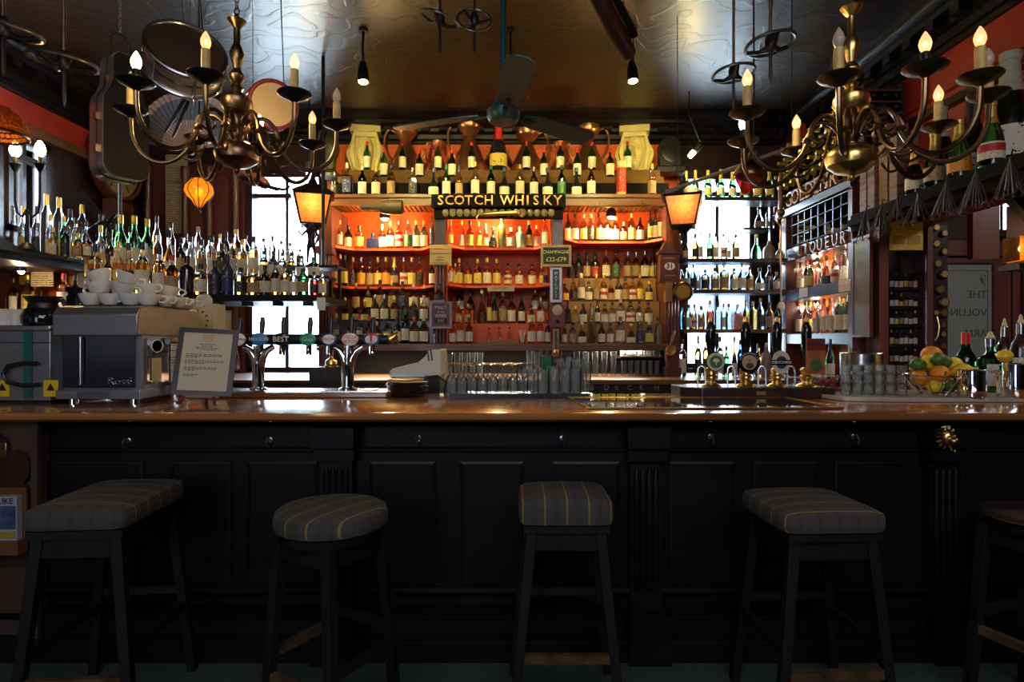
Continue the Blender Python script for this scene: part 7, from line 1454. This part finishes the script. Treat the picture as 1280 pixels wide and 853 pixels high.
# small things on the back ledges
bd_ = tag(MB().box(ax(602,5.8), ax(648,5.8), -.05, .05, 0, .026).build('wooden_board', wood_gold, loc=(0,5.80,ZS+.001)), 'flat pale wooden board under the small decanters', 'board')
for k in range(2): MB().box(ax(602,5.8), ax(648,5.8), -.054, -.050, .008+.009*k, .010+.009*k).build('edge_line', wood_mid, bd_)
sg = thing('straw_glass', 'clear glass holding black and white straws', 'glass of straws', (ax(652.5,5.8), 5.80, ZS+.001)); inst('glass', TG, sg, (0,0,0), None, (1.0,1.0,.75)); rnd = random.Random(2); mb = MB()
for k in range(9): a = rnd.uniform(0,6.3); mb.tube([(.012*math.cos(a), .012*math.sin(a), .012),(.034*math.cos(a), .034*math.sin(a), .13)], .003, 5)
mb.build('straws', ink_white, sg, kind='stuff')
fl = thing('saltire_card', 'blue and white saltire card on the bottle counter', 'card', (ax(540,5.76), 5.755, ZS+.001)); MB().box(-.05,.05,0,.02,0,.10).build('card', mat('saltire_blue',(.05,.20,.55),.5), fl); MB().prism([(-.05,.085),(-.05,.10),(-.03,.10),(.05,.015),(.05,0),(.03,0)], -.002, -.0001).build('diagonal', ink_white, fl); MB().prism([(-.05,0),(-.05,.015),(.03,.10),(.05,.10),(.05,.085),(-.03,0)], -.004, -.0021).build('diagonal', ink_white, fl)
be = thing('counter_bell', 'brass counter bell on a small dark chest of drawers', 'bell', (ax(414,5.0), 5.0, 1.20)); MB().lathe([(.055,0),(.055,.01),(.03,.015),(.048,.02),(.044,.05),(.015,.07),(.008,.085),(.012,.095)], seg=22).build('bell', brass, be); MB().lathe([(.008,.095),(.008,.105)], seg=8).build('plunger', brass, be)
cd = thing('drawer_chest', 'small dark chest of drawers under the brass bell', 'chest', (ax(411,5.0), 5.0, 0)); MB().box(-.13,.13,-.10,.10,.02,1.198).build('body', wood_dark, cd)
for z in (.95, 1.08): o = MB().box(-.12,.12,-.112,-.101,z,z+.10).build('drawer', wood_dark, cd); MB().ball((0,-.118,z+.05), .010).build('knob', brass, o)
fc = tag(MB().box(-.09,.09,0,.02,-.12,.12).build('framed_print', white_paper, loc=(ax(284,6.42), 6.44, az(402,6.42))), 'small white framed print beside the left window', 'picture'); 
for a in ((-.11,.11,.12,.14),(-.11,.11,-.14,-.12),(-.11,-.09,-.12,.12),(.09,.11,-.12,.12)): MB().box(a[0],a[1],-.01,.022,a[2],a[3]).build('frame', wood_black, fc)
# statuettes against the light
def skinfig(name, label, loc, joints, edges, m_, base):
    t = thing(name, label, 'statuette', loc)
    me = bpy.data.meshes.new('figure'); me.from_pydata([j[:3] for j in joints], edges, []); o = bpy.data.objects.new('figure', me); COL.objects.link(o); o.parent = t; me.materials.append(m_)
    s_ = o.modifiers.new('skin', 'SKIN'); s_.use_smooth_shade = True
    if not me.skin_vertices: bpy.context.view_layer.update()
    for v, j in zip(me.skin_vertices[0].data, joints): v.radius = (j[3], j[3]*.85)
    me.skin_vertices[0].data[0].use_root = True
    b = o.modifiers.new('smooth', 'SUBSURF'); b.levels = 1; b.render_levels = 2
    MB().lathe([(base,-.02),(base*.8,-.004),(base*.8,.0)], seg=18).build('base', m_, t); return t
J = [(0,0,.16,.028),(0,0,.22,.030),(0,0,.27,.030),(0,0,.305,.013),(0,0,.34,.022),(-.035,0,.275,.014),(-.075,0,.235,.011),(-.105,-.01,.275,.009),(.035,0,.275,.014),(.06,0,.21,.011),(.05,-.03,.17,.009),(-.022,0,.15,.020),(-.028,0,.08,.014),(-.030,0,.01,.011),(.022,0,.15,.020),(.032,0,.08,.014),(.038,0,.01,.011)]
Ed = [(0,1),(1,2),(2,3),(3,4),(2,5),(5,6),(6,7),(2,8),(8,9),(9,10),(0,11),(11,12),(12,13),(0,14),(14,15),(15,16)]
skinfig('dark_statuette', 'small dark standing figure silhouetted against the left window', (ax(389,4.86), 4.86, ZF[2]+.02), J, Ed, iron, .05)
J2 = [(0,0,.16,.035),(0,0,.24,.040),(0,0,.31,.034),(0,0,.355,.016),(0,0,.40,.028),(-.05,0,.31,.018),(-.10,-.02,.26,.014),(-.13,-.04,.31,.011),(.05,0,.31,.018),(.09,-.02,.24,.014),(.07,-.05,.20,.012),(-.02,0,.13,.028),(-.022,0,.06,.022),(-.024,0,.01,.018),(.02,0,.13,.028),(.022,0,.06,.022),(.024,0,.01,.018)]
ws = skinfig('winged_statuette', 'dark winged figure among the tall bottles before the wall clock', (ax(129,4.86), 4.84, ZF[2]+.02), J2, Ed, iron, .06)
wg = [(-.02,.30),(-.06,.33),(-.12,.42),(-.17,.54),(-.20,.60),(-.175,.61),(-.11,.53),(-.04,.44),(.02,.36)]
MB().prism(wg, .03, .045).build('wing', iron, ws); MB().prism([(-x*.5, .30+(z-.30)*.35) for x, z in wg][::-1], .03, .045).build('wing', iron, ws)

# violin hung behind the dark chandelier, hooked pole before the liqueur cupboard, paper tag on the gantry end
vp = at(316, 224, 3.3); vi = thing('violin', 'red-brown violin hanging sideways under the dark chandelier', 'violin', vp, (R(62), R(18), R(-24))); vi.scale = (.6, .8, .6)
vo_ = []
for k in range(40):
    a = 2*PI*k/40; x = .19*math.cos(a); w_ = .105*abs(math.sin(a))**.75*(1-.30*math.exp(-(x/.05)**2))*(1-.12*(x > 0)); vo_.append((x, w_*(1 if math.sin(a) >= 0 else -1)))
MB().prism(vo_, -.018, .018).build('body', mat('violin_varnish',(.28,.075,.03),.2,var=.2,coat=.6), vi, bevel=.006); MB().tube([(.18,-.02,0),(.30,-.02,0),(.40,-.01,0)], [.016,.014,.010], 8).build('neck', wood_dark, vi); MB().box(-.16,.34,-.030,-.024,-.014,.014).build('fingerboard', black_gl, vi)
MB().tube([(.40,-.01,0),(.43,.0,.01),(.43,.02,.0),(.41,.02,-.005)], .010, 8).build('scroll', wood_dark, vi)
mw = tag(MB().tube([(0,0,0),(0,0,CEIL-vp.z-.03)], .002, 5).build('hanging_wire', iron, loc=(vp.x, vp.y, vp.z+.028)), 'thin wire holding the red-brown violin', 'wire')
hp = thing('hooked_pole', 'long brass pole with hook and wooden knob beside the liqueur cupboard', 'pole', at(976, 282, 5.3)); MB().tube([(0,0,-.78),(0,0,0)], .009, 8).build('shaft', bronze, hp); MB().tube(smooth_path([(0,0,0),(-.03,0,.03),(-.02,0,.07),(.02,0,.06),(.02,0,.02)], 4), .008, 8).build('hook', brass, hp); MB().ball((0,0,.11), .035, s=(1,1,1.1)).build('knob', wood_mid, hp); MB().lathe([(.012,.13),(.020,.16),(.020,.42),(.012,.46)], seg=12).build('handle', wood_mid, hp); MB().ball((0,-.01,-.70), .032, s=(1,.4,1.1)).build('round_tag', cream_pl, hp)
MB().tube([(0,0,.46),(0,0,CEIL-hp.location.z-.002)], .002, 5).build('hanging_wire', iron, hp)
tg = tag(MB().box(-.03,.03,0,.002,-.09,.0).build('paper_tag', white_paper, loc=(ax(401,4.28), 4.285, ZF[0]-.02)), 'white paper tag hanging from the end of the left bottle gantry', 'tag')
